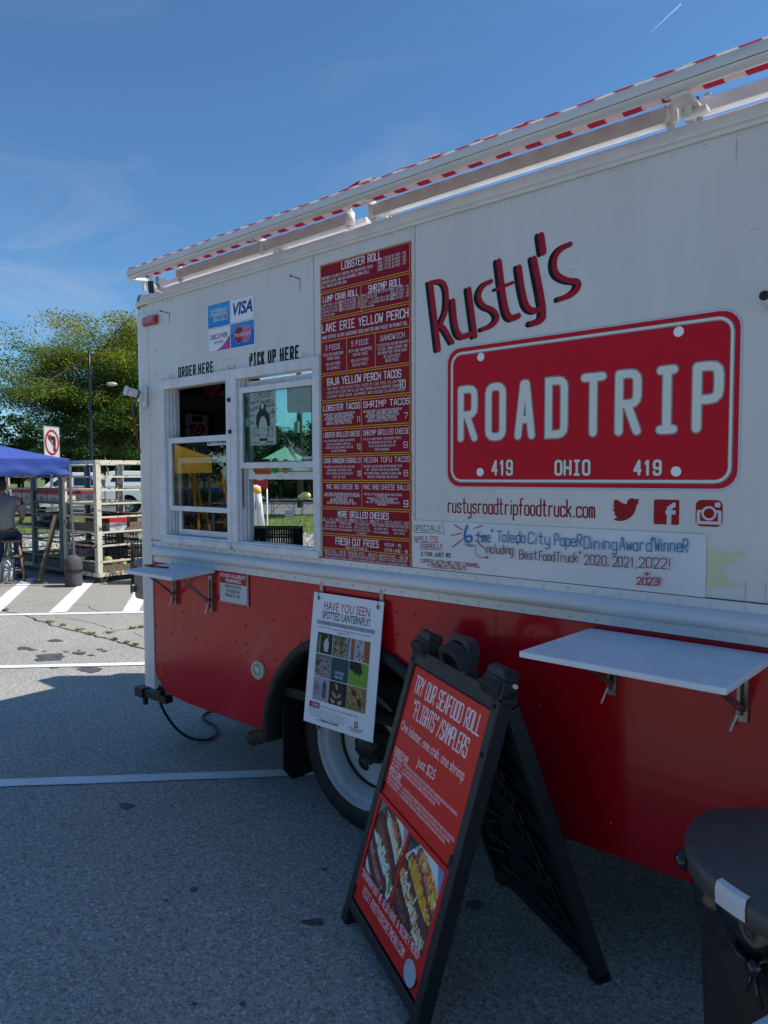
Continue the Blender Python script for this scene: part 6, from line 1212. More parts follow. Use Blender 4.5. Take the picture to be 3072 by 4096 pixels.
p = B(-110, 40); tree('shade_tree', 'dark green tree cut off by the left edge above the blue tent', 'tree', (p[0], p[1], 0), 6.6, 3.4, 2.5, 1.8, DG+('#3d4d2a',), 60, 150, .12, 9)
p = B(1235, 46); proto = tree('bushy_tree', 'rounded green tree seen through the pick up window behind the utility pole', 'tree', (p[0], p[1], 0), 5.0, 3.3, 2.1, 1.2, ('#33521b', '#2a4516', '#426526', '#1f3512'), 70, 170, .12, 21)
def ctree(src, label, px, d, s_, rz, sz=None, group=None, xy=None):
    c = copy_tree(src, label=label); q = B(px, d) if xy is None else (*xy, 0); c.location = (q[0], q[1], 0); c.rotation_euler.z = rz; c.scale = (s_, s_, sz or s_)
    if group: c['group'] = group
    return c
g2 = 'trees lining the far side of the road'
for px, d, s_, rz, sz in ((1120, 47, .9, 1.2, .95), (1330, 48, 1.1, 3, 1.0)): ctree(proto, 'rounded green tree left of the utility pole seen through the pick up window' if px < 1200 else 'rounded green tree at the right side of the pick up window view', px, d, s_, rz, sz)
labs = ['dark green tree low at the left edge under the blue tent roof line', 'green tree behind the short post lamp at the left', 'tall green tree behind the no left turn sign', 'green tree between the no left turn sign and the street lamp', 'green tree right behind the street lamp post under the locust', 'green tree under the right side of the locust crown beside the truck', 'background tree hidden mostly by the truck rear corner', 'dark tree far left in the pick up window view', 'tree left of the green tent peak in the pick up window', 'wide dark tree behind the utility pole in the pick up window']
for px, d, s_, rz, sz in ((-60, 66, 1.5, .3, 1.0), (75, 62, 1.2, 2.2, .85), (190, 64, 1.6, 4.0, 1.1), (320, 60, 1.3, 5.2, 1.05), (430, 66, 1.7, .9, 1.1), (545, 60, 1.4, 2.7, 1.2), (680, 64, 1.6, 3.6, 1.2), (880, 66, 1.6, 1.6, 1.2), (1020, 62, 1.3, .5, 1.1), (1190, 68, 1.7, 4.4, 1.15)): ctree(proto, labs.pop(0), px, d, s_, rz, sz, g2)
lab = 'trees behind the photographer mirrored dimly in the window glass'
for k, (x, y) in enumerate(((-30, -26), (-22, -28), (-14, -27), (-5, -29), (4, -27), (13, -28), (-40, -22), (-48, -14))): ctree(proto, lab, 0, 0, 1.5+.3*(k % 3), k*1.3, 1.4+.2*(k % 2), 'trees mirrored in the window glass', (x, y))
# shrubs in the mulch bed
ms_ = MB(); rng = random.Random(11)
for k in range(2600):
    u = Vector((rng.gauss(0, 1), rng.gauss(0, 1), rng.gauss(0, 1))).normalized()*rng.uniform(.75, 1.05); p = Vector((u.x*.75, u.y*.75, .75+u.z*.75)); n_ = u.orthogonal().normalized(); b_ = u.cross(n_); L = .06; ms_.cur = rng.choice(DG+GR); ms_.add([p-n_*L, p-b_*L*.6, p+n_*L, p+b_*L*.6], [(0, 1, 2, 3)])
sh0 = ms_.build('clipped_shrub', M_LEAF, fix=False)
for k, px in enumerate((1085, 1112, 1150, 1172, 1205, 1240, 1262)):
    s_ = sh0 if k == 0 else sh0.copy()
    if k: C.objects.link(s_)
    q = B(px, 49.5+(k % 2)); s_.location = (q[0], q[1], .02); s_.scale = (1, 1, .85+.12*(k % 3)); s_.rotation_euler.z = k
    tag(s_, 'clipped dark shrubs standing in the mulch bed beyond the road', 'shrub', 'clipped shrubs in the mulch bed')

# ================================================================= street furniture
M_IRON = mat('black_painted_iron', (.012, .013, .014), .4)
p = B(368, 34); x, y = p[0], p[1]
t_ = thing('street_lamp', 'black street lamp post with a curved arm in front of the locust tree', 'street lamp', (x, y, 0))
m = MB(); m.tube([(x, y, 0), (x, y, .5), (x, y, 6.6), (x, y, 7.7)], [.13, .085, .065, .055], 12); m.build('pole', M_IRON, t_)
m = MB(); pts = [Vector((x, y, 4.9))+RGT*a+Vector((0, 0, b)) for a, b in ((.05, 0), (.1, .55), (.3, .95), (.6, 1.15), (.85, 1.18))]; m.tube(pts, .028, 8); m.build('arm', M_IRON, t_)
m = MB(); e_ = Vector((x, y, 4.9))+RGT*1.05+Vector((0, 0, 1.20)); m.ell(e_, (.26, .16, .10), 14, 8, M=Matrix.Rotation(math.atan2(RGT.y, RGT.x), 3, 'Z')); m.build('lamp_head', mat('lamp_head_white', (.5, .52, .5), .4), t_)
p = B(206, 20); x, y = p[0], p[1]
t_ = thing('no_left_turn_sign', 'square white no left turn sign on a post rising behind the blue tent', 'road sign', (x, y, 0)); an = math.radians(-5)
nrm = Vector((.98, -.18, 0)).normalized(); ux = Vector((-nrm.y, nrm.x, 0)); 
vd = (Vector((0, 0, 0))-Vector((x, y, 0))).normalized(); nrm = Matrix.Rotation(math.radians(56), 3, 'Z') @ vd; ux = Vector((-nrm.y, nrm.x, 0))
osg = lambda u, v, w: tuple(Vector((x, y, 2.68))+ux*u+Vector((0, 0, v))+nrm*(w+.04))
m = MB(); m.prism([(-.36+.02*a, -.46+.02*b) for a, b in ((0, 1), (1, 0), (35, 0), (36, 1), (36, 45), (35, 46), (1, 46), (0, 45))], osg, (-.004, 0)); pl = m.build('panel', mat('sign_white', (.48, .49, .48), .3), t_)
a = Art(osg, .001, .0004); a.frame(-.345, -.445, .345, .445, .014, '#1c1d1f', .03); a.text('', 0, 1, 0, 1, '#000', 1)
a.line([(.11, -.24), (.11, .10), (.09, .13), (-.06, .13)], .115, '#15171a', cap=0); a.poly([(-.05, .25), (-.20, .13), (-.05, .01)], '#15171a')
v_, f_ = ribbon([(.29*math.cos(2*math.pi*k/40), .01+.33*math.sin(2*math.pi*k/40)) for k in range(40)], .065, True); a.lay(v_, f_, '#a81b1f'); a.line([(-.20, .25), (.20, -.23)], .062, '#a81b1f', cap=0); a.build('no_turn_symbol', pl, MC['printed_vinyl'])
m = MB(); m.box((x-.03, y-.03, 0), (x+.03, y+.03, 3.1)); m.build('post', M_STEEL, t_)
p = B(1200, 38); x, y = p[0], p[1]
t_ = thing('utility_pole', 'wooden utility pole seen through the pick up window beside the green tent', 'utility pole', (x, y, 0)); m = MB(); m.tube([(x, y, 0), (x, y, 9)], [.17, .13], 12); m.build('pole', M_BARK, t_)
m = MB(); m.box((x-.2, y-.22, 4.0), (x+.1, y-.10, 4.6)); m.build('meter_box', mat('grey_box', (.35, .36, .36), .5), t_)
x, y = B(1200, 38)[:2]; m = MB(); 
for k, z_ in enumerate((8.2, 7.6)):
    A_ = Vector((x, y, z_)); E_ = A_-RGT*60+FWD*8; m.tube([A_.lerp(E_, s_/12)-Vector((0, 0, 2.2*math.sin(math.pi*s_/12))) for s_ in range(13)], .016, 5)
tag(m.build('power_line', M_BLACK), 'thin overhead wires crossing the sky behind the blue tent', 'wires')
p = B(90, 44); m = MB(); x, y = p[0], p[1]; m.tube([(x, y, 0), (x, y, 3.3)], [.09, .07], 8); m.tube([(x, y, 3.2), (x, y, 3.35), (x, y, 3.5)], [.2, .45, .42], 10); tag(m.build('post_top_lamp', M_IRON), 'short black post lamp with a flat cap at the left behind the blue tent', 'street lamp')

# ================================================================= canopy tents
def canopy(name, label, cols, K, dA, dB, size, eave, val, peak, group=None, rise=.16, legs=(1, 1, 1, 1), truss=True, flap=.02):
    t_ = thing(name, label, 'canopy tent', (K[0], K[1], 0)); dA = Vector((dA[0], dA[1], 0)).normalized(); dB = Vector((dB[0], dB[1], 0)).normalized(); K = Vector((K[0], K[1], 0)); cs = [K, K+dA*size, K+dA*size+dB*size, K+dB*size]; ctr = K+dA*size/2+dB*size/2
    m = MB(); m.sm = True; N_ = 12
    for s_ in range(4):
        A_, B_ = cs[s_], cs[(s_+1) % 4]; vs = []; M_ = 9
        for j in range(M_+1):
            t = j/M_
            for k in range(N_+1):
                e_ = A_.lerp(B_, k/N_); p_ = e_.lerp(ctr, t); z_ = eave+(peak-eave)*(t**1.15)-.05*math.sin(math.pi*k/N_)*math.sin(math.pi*t)*(1-t)*2; vs.append((p_.x, p_.y, z_))
        m.add(vs, [(j*(N_+1)+k, j*(N_+1)+k+1, (j+1)*(N_+1)+k+1, (j+1)*(N_+1)+k) for j in range(M_) for k in range(N_)])
    m.build('roof_cloth', cols, t_, fix=False)
    m = MB(); m.sm = True
    for s_ in range(4):
        A_, B_ = cs[s_], cs[(s_+1) % 4]; dr = (B_-A_).normalized(); nr = Vector((dr.y, -dr.x, 0)); vs = []; KN = 48
        if nr.dot(A_-ctr) < 0: nr = -nr
        for k in range(KN+1):
            e_ = A_.lerp(B_, k/KN)
            for j, t in enumerate((0, .3, .55, .8, 1)): w_ = flap*(.35*math.sin(k*.9+j*1.6)+.6*math.sin(j*2.2+k*.12))*t; vs.append((e_.x+nr.x*(w_+.012), e_.y+nr.y*(w_+.012), eave-(eave-val)*t-.03*t*math.sin(math.pi*k/KN)))
        m.add(vs, [(5*k+j, 5*k+j+1, 5*k+j+6, 5*k+j+5) for k in range(KN) for j in range(4)])
    m.build('valance', cols, t_, fix=False)
    for s_ in range(4):
        if legs[s_]: c_ = cs[s_]+(ctr-cs[s_]).normalized()*.06; m = MB(); m.box((c_.x-.018, c_.y-.018, 0), (c_.x+.018, c_.y+.018, eave-.01)); m.box((c_.x-.05, c_.y-.05, 0), (c_.x+.05, c_.y+.05, .012)); m.build('leg', MC['tent_pole'], t_)
    if truss:
        for s_ in range(4):
            A_, B_ = cs[s_].lerp(ctr, .06), cs[(s_+1) % 4].lerp(ctr, .06); m = MB(); q = 6
            for k in range(q): a_ = A_.lerp(B_, k/q); b_ = A_.lerp(B_, (k+1)/q); z0, z1 = (val-.04, val+.14) if k % 2 else (val+.14, val-.04); m.beam((a_.x, a_.y, z0), (b_.x, b_.y, z1), .016, .028); m.beam((a_.x, a_.y, z1), (b_.x, b_.y, z0), .016, .028)
            m.build('scissor_truss', MC['tent_pole'], t_)
    return t_
mat('tent_pole', (.13, .14, .155), .4, metal=.4)
def cloth(name, col, tr=.3):
    m = mat(name, col, .75, var=.12, vscale=2); t = m.node_tree; b = t.nodes['Principled BSDF']; d = t.nodes.new('ShaderNodeBsdfTranslucent'); d.inputs[0].default_value = (*col, 1); ms = t.nodes.new('ShaderNodeMixShader'); ms.inputs[0].default_value = tr
    t.links.new(b.outputs[0], ms.inputs[1]); t.links.new(d.outputs[0], ms.inputs[2]); t.links.new(ms.outputs[0], t.nodes['Material Output'].inputs[0]); return m
M_BLUE = cloth('blue_tent_cloth', (.08, .14, .52), .2); M_GTENT = cloth('pale_green_tent_cloth', (.42, .66, .52), .35); M_YTENT = cloth('yellow_tent_cloth', (.62, .36, .02), .3)
Kb = B(279, 11.2); rd = Vector((Kb[0], Kb[1])).normalized()
canopy('blue_canopy_tent', 'royal blue canopy tent sheltering a seated man at the left edge', M_BLUE, Kb[:2], (-.43, -.90), (-.90, .43), 3.0, 2.02, 1.775, 2.38, legs=(0, 1, 1, 1), flap=.05)
lg = MB(); bs = G(302, 2340); tp = B(277, 11.2); lg.beam((bs[0], bs[1], .05), (tp[0], tp[1], 1.95), .034, .034); lg.build('leg', MC['tent_pole'], None)
o = bpy.data.objects['leg'] if False else C.objects[-1]; tn = [x for x in bpy.data.objects if x.name.startswith('blue_canopy_tent')][0]; o.parent = tn; o.location = -Vector(tn.location)
# weight bag at the tent leg
x, y = G(295, 2345); t_ = thing('weight_bag', 'dark grey canvas weight bag strapped round the front leg of the blue tent', 'bag', (x, y, 0))
m = MB(); m.lathe([(.001, .005), (.12, .01), (.135, .06), (.13, .18), (.135, .24)], 18, Matrix.Translation((x, y, 0))); m.build('lower_bag', mat('grey_canvas', (.085, .075, .078), .85, var=.3, vscale=9, bump=.4, bscale=40), t_)
m = MB(); m.lathe([(.132, .235), (.138, .26), (.14, .38), (.115, .45), (.05, .50), (.001, .50)], 18, Matrix.Translation((x, y, 0))); m.build('upper_bag', MC['grey_canvas'], t_)
m = MB(); m.lathe([(.140, .225), (.143, .25), (.140, .275)], 18, Matrix.Translation((x, y, 0))); m.build('strap', M_BLACK, t_)
p = B(1140, 30); q = Vector((p[0], p[1], 0)); K = q-RGT*1.5-FWD*1.5
canopy('green_canopy_tent', 'pale green peaked canopy tent seen through the pick up window', M_GTENT, (K.x, K.y), RGT.xy, FWD.xy, 3.0, 2.05, 1.72, 2.95)
# ================================================================= produce carts
def cart(name, label, mt, shelves, group, d=1.10, w=1.13, h=1.98):
    t_ = thing(name, label, 'rack', (0, 0, 0), group)
    for sx in (0, 1):
        for sy in (0, 1):
            x, y = sx*w, sy*d; m = MB(); a_, b_ = (x, x+.095) if sx == 0 else (x-.095, x); c_, e_ = (y, y+.012) if sy == 0 else (y-.012, y); m.box((a_, c_, .10), (b_, e_, h)); a2, b2 = (x, x+.012) if sx == 0 else (x-.012, x); c2, e2 = (y+.0125, y+.08) if sy == 0 else (y-.08, y-.0125); m.box((a2, c2, .10), (b2, e2, h)); m.build('post', mt, t_)
            cx, cy = (.09 if sx == 0 else w-.09), (.14 if sy == 0 else d-.14); m = MB(); m.cyl((cx-.02, cy, .065), (cx+.02, cy, .065), .062, 16); wh = m.build('caster', mat('caster_tread', (.30, .22, .21), .6), t_); m = MB(); m.box((cx-.035, cy-.02, .05), (cx-.024, cy+.02, .115)); m.box((cx+.024, cy-.02, .05), (cx+.035, cy+.02, .115)); m.box((cx-.035, cy-.03, .115), (cx+.035, cy+.03, .13)); m.build('fork', M_RUST, wh)
    for z_ in (1.94, .10):
        for a_, b_ in (((.0, -.004, z_), (w, .02, z_+.065)), ((.0, d-.02, z_), (w, d+.004, z_+.065)), ((-.004, .02, z_), (.02, d-.02, z_+.065)), ((w-.02, .02, z_), (w+.004, d-.02, z_+.065))): m = MB(); m.box(a_, b_); m.build('beam', mt, t_)
    for z_ in (1.72, 1.50, 1.28, 1.06, .81, .59, .33):
        for a_, b_ in (((.09, .004, z_), (w-.09, .026, z_+.028)), ((.09, d-.026, z_), (w-.09, d-.004, z_+.028))):
            m = MB(); m.box(a_, b_); m.build('rail', mt, t_)
        for xx in (.004, w-.026): m = MB(); m.box((xx, .08, z_), (xx+.022, d-.08, z_+.028)); m.build('rail', mt, t_)
    for z_, col in shelves:
        for k in range(5): y0 = .03+k*(d-.06)/5; m = MB(); m.box((.02, y0, z_), (w-.02, y0+(d-.06)/5-.012, z_+.018)); m.build('shelf_board', M_PLANK, t_)
    for a_, b_ in (((.10, .028, .135), (w-.10, .045, .28)), ((.028, .09, .135), (.045, d-.09, .28)), ((w-.045, .09, .135), (w-.028, d-.09, .28)), ((.10, d-.045, .135), (w-.10, d-.028, .28))): m = MB(); m.box(a_, b_); m.build('side_board', M_PLANK, t_)
    return t_
M_PLANK = mat('weathered_plank', (.20, .15, .10), .85, col2=(.09, .065, .045), vscale=3, stretch=(1, 14, 14), bump=.3, bscale=20)
M_CREAM = mat('rusty_cream_paint', (.64, .59, .45), .55, col2=(.17, .07, .03), vscale=9, lo=.55, hi=.66, bump=.2, bscale=40)
M_TEALP = mat('faded_teal_paint', (.10, .17, .18), .6, col2=(.16, .12, .09), vscale=6, lo=.60, hi=.74)
cgroup = 'wheeled produce racks in the market row'
c1_ = cart('produce_rack', 'rusty cream wheeled rack holding melons beside the truck corner', M_CREAM, ((1.27, 0), (.80, 0), (.125, 0)), None)
c2_ = cart('produce_rack', 'faded teal wheeled rack behind the leaning plank', M_TEALP, ((1.26, 0), (.80, 0), (.125, 0)), None)
c3_ = copy_tree(c1_, label='cream wheeled rack with tomato boxes behind the seated man')
CB = Vector((-12.11, 5.64, 0)); rz_ = math.radians(1.5)
c1_.location = CB; c1_.rotation_euler.z = rz_; c2_.location = CB+Vector((-1.15, -.04, 0)); c2_.rotation_euler.z = rz_; c3_.location = CB+Vector((-2.30, -.02, 0)); c3_.rotation_euler.z = rz_
for x0_, x1_ in ((.10, 1.03),): m = MB(); m.box((x0_, .028, .83), (x1_, .045, .975)); m.build('side_board', M_PLANK, c1_)
m = MB(); m.box((1.13-.045, .60, .83), (1.13-.028, 1.0, .97)); m.build('side_board', M_PLANK, c1_)
def W_(cart_, x, y, z): v = Matrix.Rotation(rz_, 3, 'Z') @ Vector((x, y, z)); return v+cart_.location
# ---- tomato boxes
def tomato_box(label, group=None):
    t_ = thing('tomato_box', label, 'produce box', (0, 0, 0), group); L, Dp, H_ = .40, .30, .235
    f = lambda u, v, w: (u, v, w); m = MB(); m.box((0, 0, 0), (L, Dp, H_*.70)); m.build('carton', mat('white_carton', (.60, .58, .55), .7), t_)
    m = MB(); m.box((-.004, -.004, H_*.62), (L+.004, Dp+.004, H_)); m.build('lid', mat('red_carton', (.42, .012, .02), .6), t_)
    a = Art(lambda u, v, w: (u, -.005-w, v), .0005, .0002); P_ = [(0, H_*.80)]+[(L*k/16, H_*(.60+.05*math.sin(k*1.55))) for k in range(17)]+[(L, H_*.80)]
    a.rect(0, H_*.35, L, H_*.66, '#cfccc6'); a.poly(P_, '#a31220'); a.oval(L*.40, H_*.32, .018, .034, '#1a1718', 14); a.oval(L*.62, H_*.32, .018, .034, '#1a1718', 14); a.text('VINE RIPE TOMATOES', L*.08, L*.92, H_*.52, .016, '#9a3a3c', .003); a.line([(L*.1, H_*.10), (L*.3, H_*.10)], .003, '#8f5a5a')
    a.build('box_print', t_)
    a = Art(lambda u, v, w: (L+.005+w, u, v), .0005, .0002); a.poly([(Dp*.5, .02), (Dp*.78, H_*.32), (Dp*.5, H_*.58), (Dp*.22, H_*.32)], '#b3a49c'); a.text('TOMATO', Dp*.34, Dp*.66, H_*.3, .014, '#6d3b3b', .002); a.build('end_print', t_); return t_
tb0 = tomato_box('x')
spots = [(c2_, .12, .05, 1.285, 0, 'red and white tomato box at the left on the teal rack upper shelf'), (c2_, .58, .04, 1.285, 0, 'red and white tomato box at the right on the teal rack upper shelf'), (c2_, .36, .55, 1.285, 0, 'red and white tomato box at the back of the teal rack upper shelf'),
 (c3_, .15, .05, 1.295, 0, 'red and white tomato box left above the seated man'), (c3_, .60, .05, 1.295, 0, 'red and white tomato box right of the seated man on the cream rack'),
 (c1_, .10, .35, .825, .1, 'red and white tomato box at the left on the melon rack middle shelf'), (c1_, .62, .30, .825, -.05, 'red and white tomato box behind the front post of the melon rack'), (c2_, .55, .45, .30, .05, 'red and white tomato box low down inside the teal rack'), (c1_, .08, .62, .30, .05, 'red and white tomato box low at the back of the melon rack')]
for k, (ct, x, y, z_, r_, lab) in enumerate(spots):
    o = tb0 if k == 0 else copy_tree(tb0); o['label'] = lab; o.location = W_(ct, x, y, z_); o.rotation_euler.z = rz_+r_; o['group'] = 'tomato boxes on the produce racks'
# cardboard, crates
def card(label, ct, x, y, z_, dx, dy, dz, r_=0):
    t_ = thing('cardboard_box', label, 'cardboard box', (0, 0, 0), 'brown cardboard boxes on the racks'); M_C = mat('brown_cardboard', (.30, .19, .10), .8, var=.15, vscale=5); m = MB()
    m.box((0, 0, 0), (dx, .008, dz)); m.box((0, dy-.008, 0), (dx, dy, dz)); m.box((0, .0085, 0), (.008, dy-.0085, dz)); m.box((dx-.008, .0085, 0), (dx, dy-.0085, dz)); m.box((.0085, .0085, 0), (dx-.0085, dy-.0085, .008)); m.build('carton', M_C, t_)
    m = MB(); m.add([(0, 0, dz), (dx, 0, dz), (dx, -.10, dz+.03), (0, -.10, dz+.03)], [(0, 1, 2, 3)]); m.build('flap', M_C, t_, fix=False); t_.location = W_(ct, x, y, z_); t_.rotation_euler.z = rz_+r_; return t_
card('open brown cardboard box on the melon rack middle shelf', c1_, .52, .62, .825, .42, .3, .27); card('brown cardboard box stood low at the right of the melon rack shelf', c1_, .72, .72, .825, .32, .25, .20, .2); card('flat wooden toned box on the left of the melon rack shelf', c1_, .10, .70, .825, .38, .28, .24)
def crate(label, loc, rz, group='black plastic crates', n_=9, L=.5, Dp=.34, H_=.16):
    t_ = thing('plastic_crate', label, 'crate', (0, 0, 0), group); m = MB()
    for z_ in (0, H_*.5, H_-.014): m.box((0, 0, z_), (L, .008, z_+.014)); m.box((0, Dp-.008, z_), (L, Dp, z_+.014)); m.box((0, .008, z_), (.008, Dp-.008, z_+.014)); m.box((L-.008, .008, z_), (L, Dp-.008, z_+.014))
    m.box((.008, .008, 0), (L-.008, Dp-.008, .008)); m.build('tray', M_BLACK, t_); m = MB()
    for k in range(n_+1):
        x = (L-.014)*k/n_; m.box((x, -.001, .014), (x+.014, .009, H_-.014)); m.box((x, Dp-.009, .014), (x+.014, Dp+.001, H_-.014))
    for k in range(6):
        y = .009+(Dp-.03)*k/5; m.box((-.001, y, .014), (.009, y+.012, H_-.014)); m.box((L-.009, y, .014), (L+.001, y+.012, H_-.014))
    m.build('slats', M_BLACK, t_); t_.location = loc; t_.rotation_euler.z = rz; return t_
k_ = crate('x', (0, 0, 0), 0)
cs_ = []
for k in range(3): cs_.append((W_(c1_, .28, .60, .31+.165*k), rz_, ('lowest', 'middle', 'topmost')[k]+' black crate of the left stack inside the melon rack'))
for k in range(2): cs_.append((W_(c1_, .56, .95, .31+.165*k), rz_, ('lower', 'upper')[k]+' black crate of the right stack inside the melon rack'))
for k in range(4): cs_.append((Vector((-10.42, 5.98, .002+.165*k)), 1.2, ('lowest', 'second lowest', 'second highest', 'topmost')[k]+' black crate of the stack beside the truck corner'))
for k, (loc, rz, lab) in enumerate(cs_):
    o = k_ if k == 0 else copy_tree(k_); o.location = loc; o.rotation_euler.z = rz; o['label'] = lab
# crate on the serving counter seen in the pick up window
o = crate('x', (0, 0, 0), 0, n_=24); o.location = (-3.50, YN+.34, 1.302); o.rotation_euler.z = math.radians(40); o.scale = (.72, .55, .78); o['label'] = 'black slatted tray standing on the counter behind the open pick up window'; o['group'] = 'black plastic crates'
# melons
melon = []
M_MEL = mat('netted_melon_skin', (.40, .33, .18), .8, col2=(.26, .24, .12), vscale=22, bump=.5, bscale=60); M_MEL2 = mat('yellow_melon_skin', (.48, .46, .16), .6, var=.2, vscale=12)
for k, (x, y, z_, r_, mt, lab) in enumerate(((.76, .26, .36, .085, M_MEL, 'large netted melon on top at the left in the melon rack'), (.99, .24, .36, .085, M_MEL, 'large netted melon on top at the right in the melon rack'), (.35, .24, .24, .085, M_MEL, 'netted melon at the far left of the melon rack tray'), (.60, .16, .22, .08, M_MEL, 'netted melon in the middle of the melon rack tray'), (.84, .14, .225, .08, M_MEL, 'netted melon low at the right of the melon rack tray'), (1.02, .12, .235, .07, M_MEL2, 'pale yellow melon low at the right end of the rack'), (1.04, .48, .31, .075, M_MEL2, 'pale yellow melon behind the front post at the right'), (.5, .45, .22, .085, M_MEL, 'netted melon at the back of the rack tray'))):
    m = MB(); m.ell((0, 0, 0), (r_*1.06, r_, r_*.98), 18, 12); o = m.build('melon', mt); o.location = W_(c1_, x, y, z_-.02); tag(o, lab, 'melon', 'melons in the cream rack')
# plank leaning on the teal rack
x0, y0 = G(160, 2335); q = B(223, 12.1, 2066); m = MB(); m.beam((x0, y0, .045), (q[0], q[1], q[2]), .10, .045, (1, 1, 0)); tag(m.build('timber_plank', M_PLANK), 'rough brown plank leaning against the teal rack', 'plank')
q = W_(c2_, .55, .02, 1.08); m = MB(); m.box((q.x-.16, q.y-.03, q.z), (q.x+.25, q.y+.30, q.z+.03)); tag(m.build('wooden_tray', M_PLANK), 'small wooden tray at the head of the leaning plank', 'tray')
# striped bag on teal rack
q = W_(c3_, 1.05, .35, .83); m = MB(); m.ell((q.x-.02, q.y, q.z+.11), (.24, .20, .13), 16, 10, jit=.08); m.ell((q.x+.25, q.y+.05, q.z+.02), (.22, .18, .11), 14, 9, jit=.08)
tag(m.build('cloth_bundle', mat('striped_bundle', (.45, .46, .50), .8, col2=(.02, .03, .07), vscale=4, lo=.48, hi=.52, stretch=(1, 4, 4))), 'white and navy cloth bundle lying on the rack between the man and the teal post', 'cloth')

# ================================================================= stool and seated man
q = B(42, 11.75); sx_, sy_ = q[0], q[1]; shx = -RGT*.10
st = thing('wooden_stool', 'round wooden stool with four splayed legs under the seated man', 'stool', (sx_, sy_, 0)); M_WOOD = mat('worn_stool_wood', (.26, .16, .085), .6, var=.3, vscale=8, stretch=(6, 6, 1))
m = MB(); m.lathe([(.001, .655), (.15, .655), (.17, .665), (.17, .685), (.15, .692), (.001, .690)], 28, Matrix.Translation((sx_, sy_, 0))); m.build('seat', M_WOOD, st)
for k in range(4):
    an = math.radians(20+90*k); m = MB(); m.cyl((sx_+.12*math.cos(an), sy_+.12*math.sin(an), .655), (sx_+.245*math.cos(an), sy_+.245*math.sin(an), 0), .016, 10, .019); m.build('leg', M_WOOD, st)
    an2 = an+math.pi/2
    for z_, r_ in ((.20, .208), (.42, .165)): m = MB(); m.cyl((sx_+r_*math.cos(an), sy_+r_*math.sin(an), z_), (sx_+r_*math.cos(an2), sy_+r_*math.sin(an2), z_), .010, 8); m.build('rung', M_WOOD, st)
pe_ = thing('person', 'man in grey shirt and dark cap seen from behind sitting on the stool', 'person', (sx_, sy_, 0))
FD = FWD.copy()*.92-RGT*.39; FD.normalize(); SD = Vector((FD.y, -FD.x, 0))                 # facing and right-hand side
def bp(f_, s_, z_): return Vector((sx_, sy_, 0))+shx+FD*f_+SD*s_+Vector((0, 0, z_))
def skin(name, chain, mt, parent, sub=2):
    """chain: list of (point, rx, ry, parent index)"""
    me = bpy.data.meshes.new(name); org = Vector(parent['_o']); me.from_pydata([tuple(Vector(c_[0])-org) for c_ in chain], [(i, c_[3]) for i, c_ in enumerate(chain) if c_[3] is not None], [])
    o = bpy.data.objects.new(name, me); C.objects.link(o); o.parent = parent; me.materials.append(mt); md = o.modifiers.new('skin', 'SKIN'); md.use_smooth_shade = True
    for i, c_ in enumerate(chain): me.skin_vertices[0].data[i].radius = (c_[1], c_[2])
    me.skin_vertices[0].data[0].use_root = True
    s_ = o.modifiers.new('sub', 'SUBSURF'); s_.levels = sub; s_.render_levels = sub; o['_o'] = tuple(org); return o
M_SKIN = mat('skin', (.36, .19, .13), .55); M_SHIRT = mat('grey_shirt_cloth', (.24, .235, .215), .9, var=.12, vscale=8, bump=.5, bscale=14); M_JEAN = mat('blue_denim', (.035, .065, .15), .85, var=.3, vscale=9, bump=.4, bscale=50)
body = [(bp(-.02, 0, .80), .13, .15, None), (bp(-.03, 0, .98), .12, .15, 0), (bp(-.01, -.01, 1.18), .12, .17, 1), (bp(.05, -.03, 1.34), .09, .13, 2), (bp(.09, -.05, 1.43), .055, .055, 3), (bp(.12, -.07, 1.50), .06, .06, 4), (bp(.13, -.08, 1.58), .085, .095, 5), (bp(.13, -.08, 1.64), .07, .075, 6)]
for s_ in (-1, 1):
    b0 = len(body); body += [(bp(.03, s_*.19, 1.33), .060, .060, 3), (bp(.06, s_*.25, 1.08), .045, .045, b0), (bp(.28, s_*.19, .96), .034, .034, b0+1), (bp(.36, s_*.16, .97), .034, .022, b0+2)]
    for k in range(4): body.append((bp(.43+.008*k, s_*(.13+.018*k), .965), .010, .010, b0+3))
    b0 = len(body); body += [(bp(.10, s_*.10, .77), .085, .085, 0), (bp(.42, s_*.13, .72), .065, .065, b0), (bp(.36, s_*.14, .36), .05, .05, b0+1), (bp(.30, s_*.14, .10), .036, .036, b0+2), (bp(.40, s_*.15, .05), .035, .030, b0+3)]
skin('body', body, M_SKIN, pe_)
sh = [(bp(-.02, 0, .82), .165, .175, None), (bp(-.035, 0, .98), .150, .175, 0), (bp(-.02, -.01, 1.16), .150, .200, 1), (bp(.03, -.03, 1.31), .115, .165, 2), (bp(.085, -.045, 1.40), .07, .075, 3)]
for s_ in (-1, 1): b0 = len(sh); sh += [(bp(.03, s_*.185, 1.325), .082, .082, 3), (bp(.05, s_*.235, 1.18), .072, .072, b0), (bp(.06, s_*.25, 1.10), .068, .068, b0+1)]
skin('shirt', sh, M_SHIRT, pe_)
jn = [(bp(-.02, 0, .775), .15, .185, None), (bp(-.01, 0, .86), .145, .165, 0)]
for s_ in (-1, 1): b0 = len(jn); jn += [(bp(.10, s_*.10, .77), .10, .10, 0), (bp(.42, s_*.13, .735), .082, .082, b0), (bp(.37, s_*.14, .38), .066, .066, b0+1), (bp(.31, s_*.14, .12), .060, .060, b0+2)]
skin('jeans', jn, M_JEAN, pe_)
m = MB(); m.sm = True
vs = []
for j in (0, 1):
    for k in range(24): an = 2*math.pi*k/24; vs.append(bp(-.02+.150*math.cos(an), .178*math.sin(an), .838+.035*j))
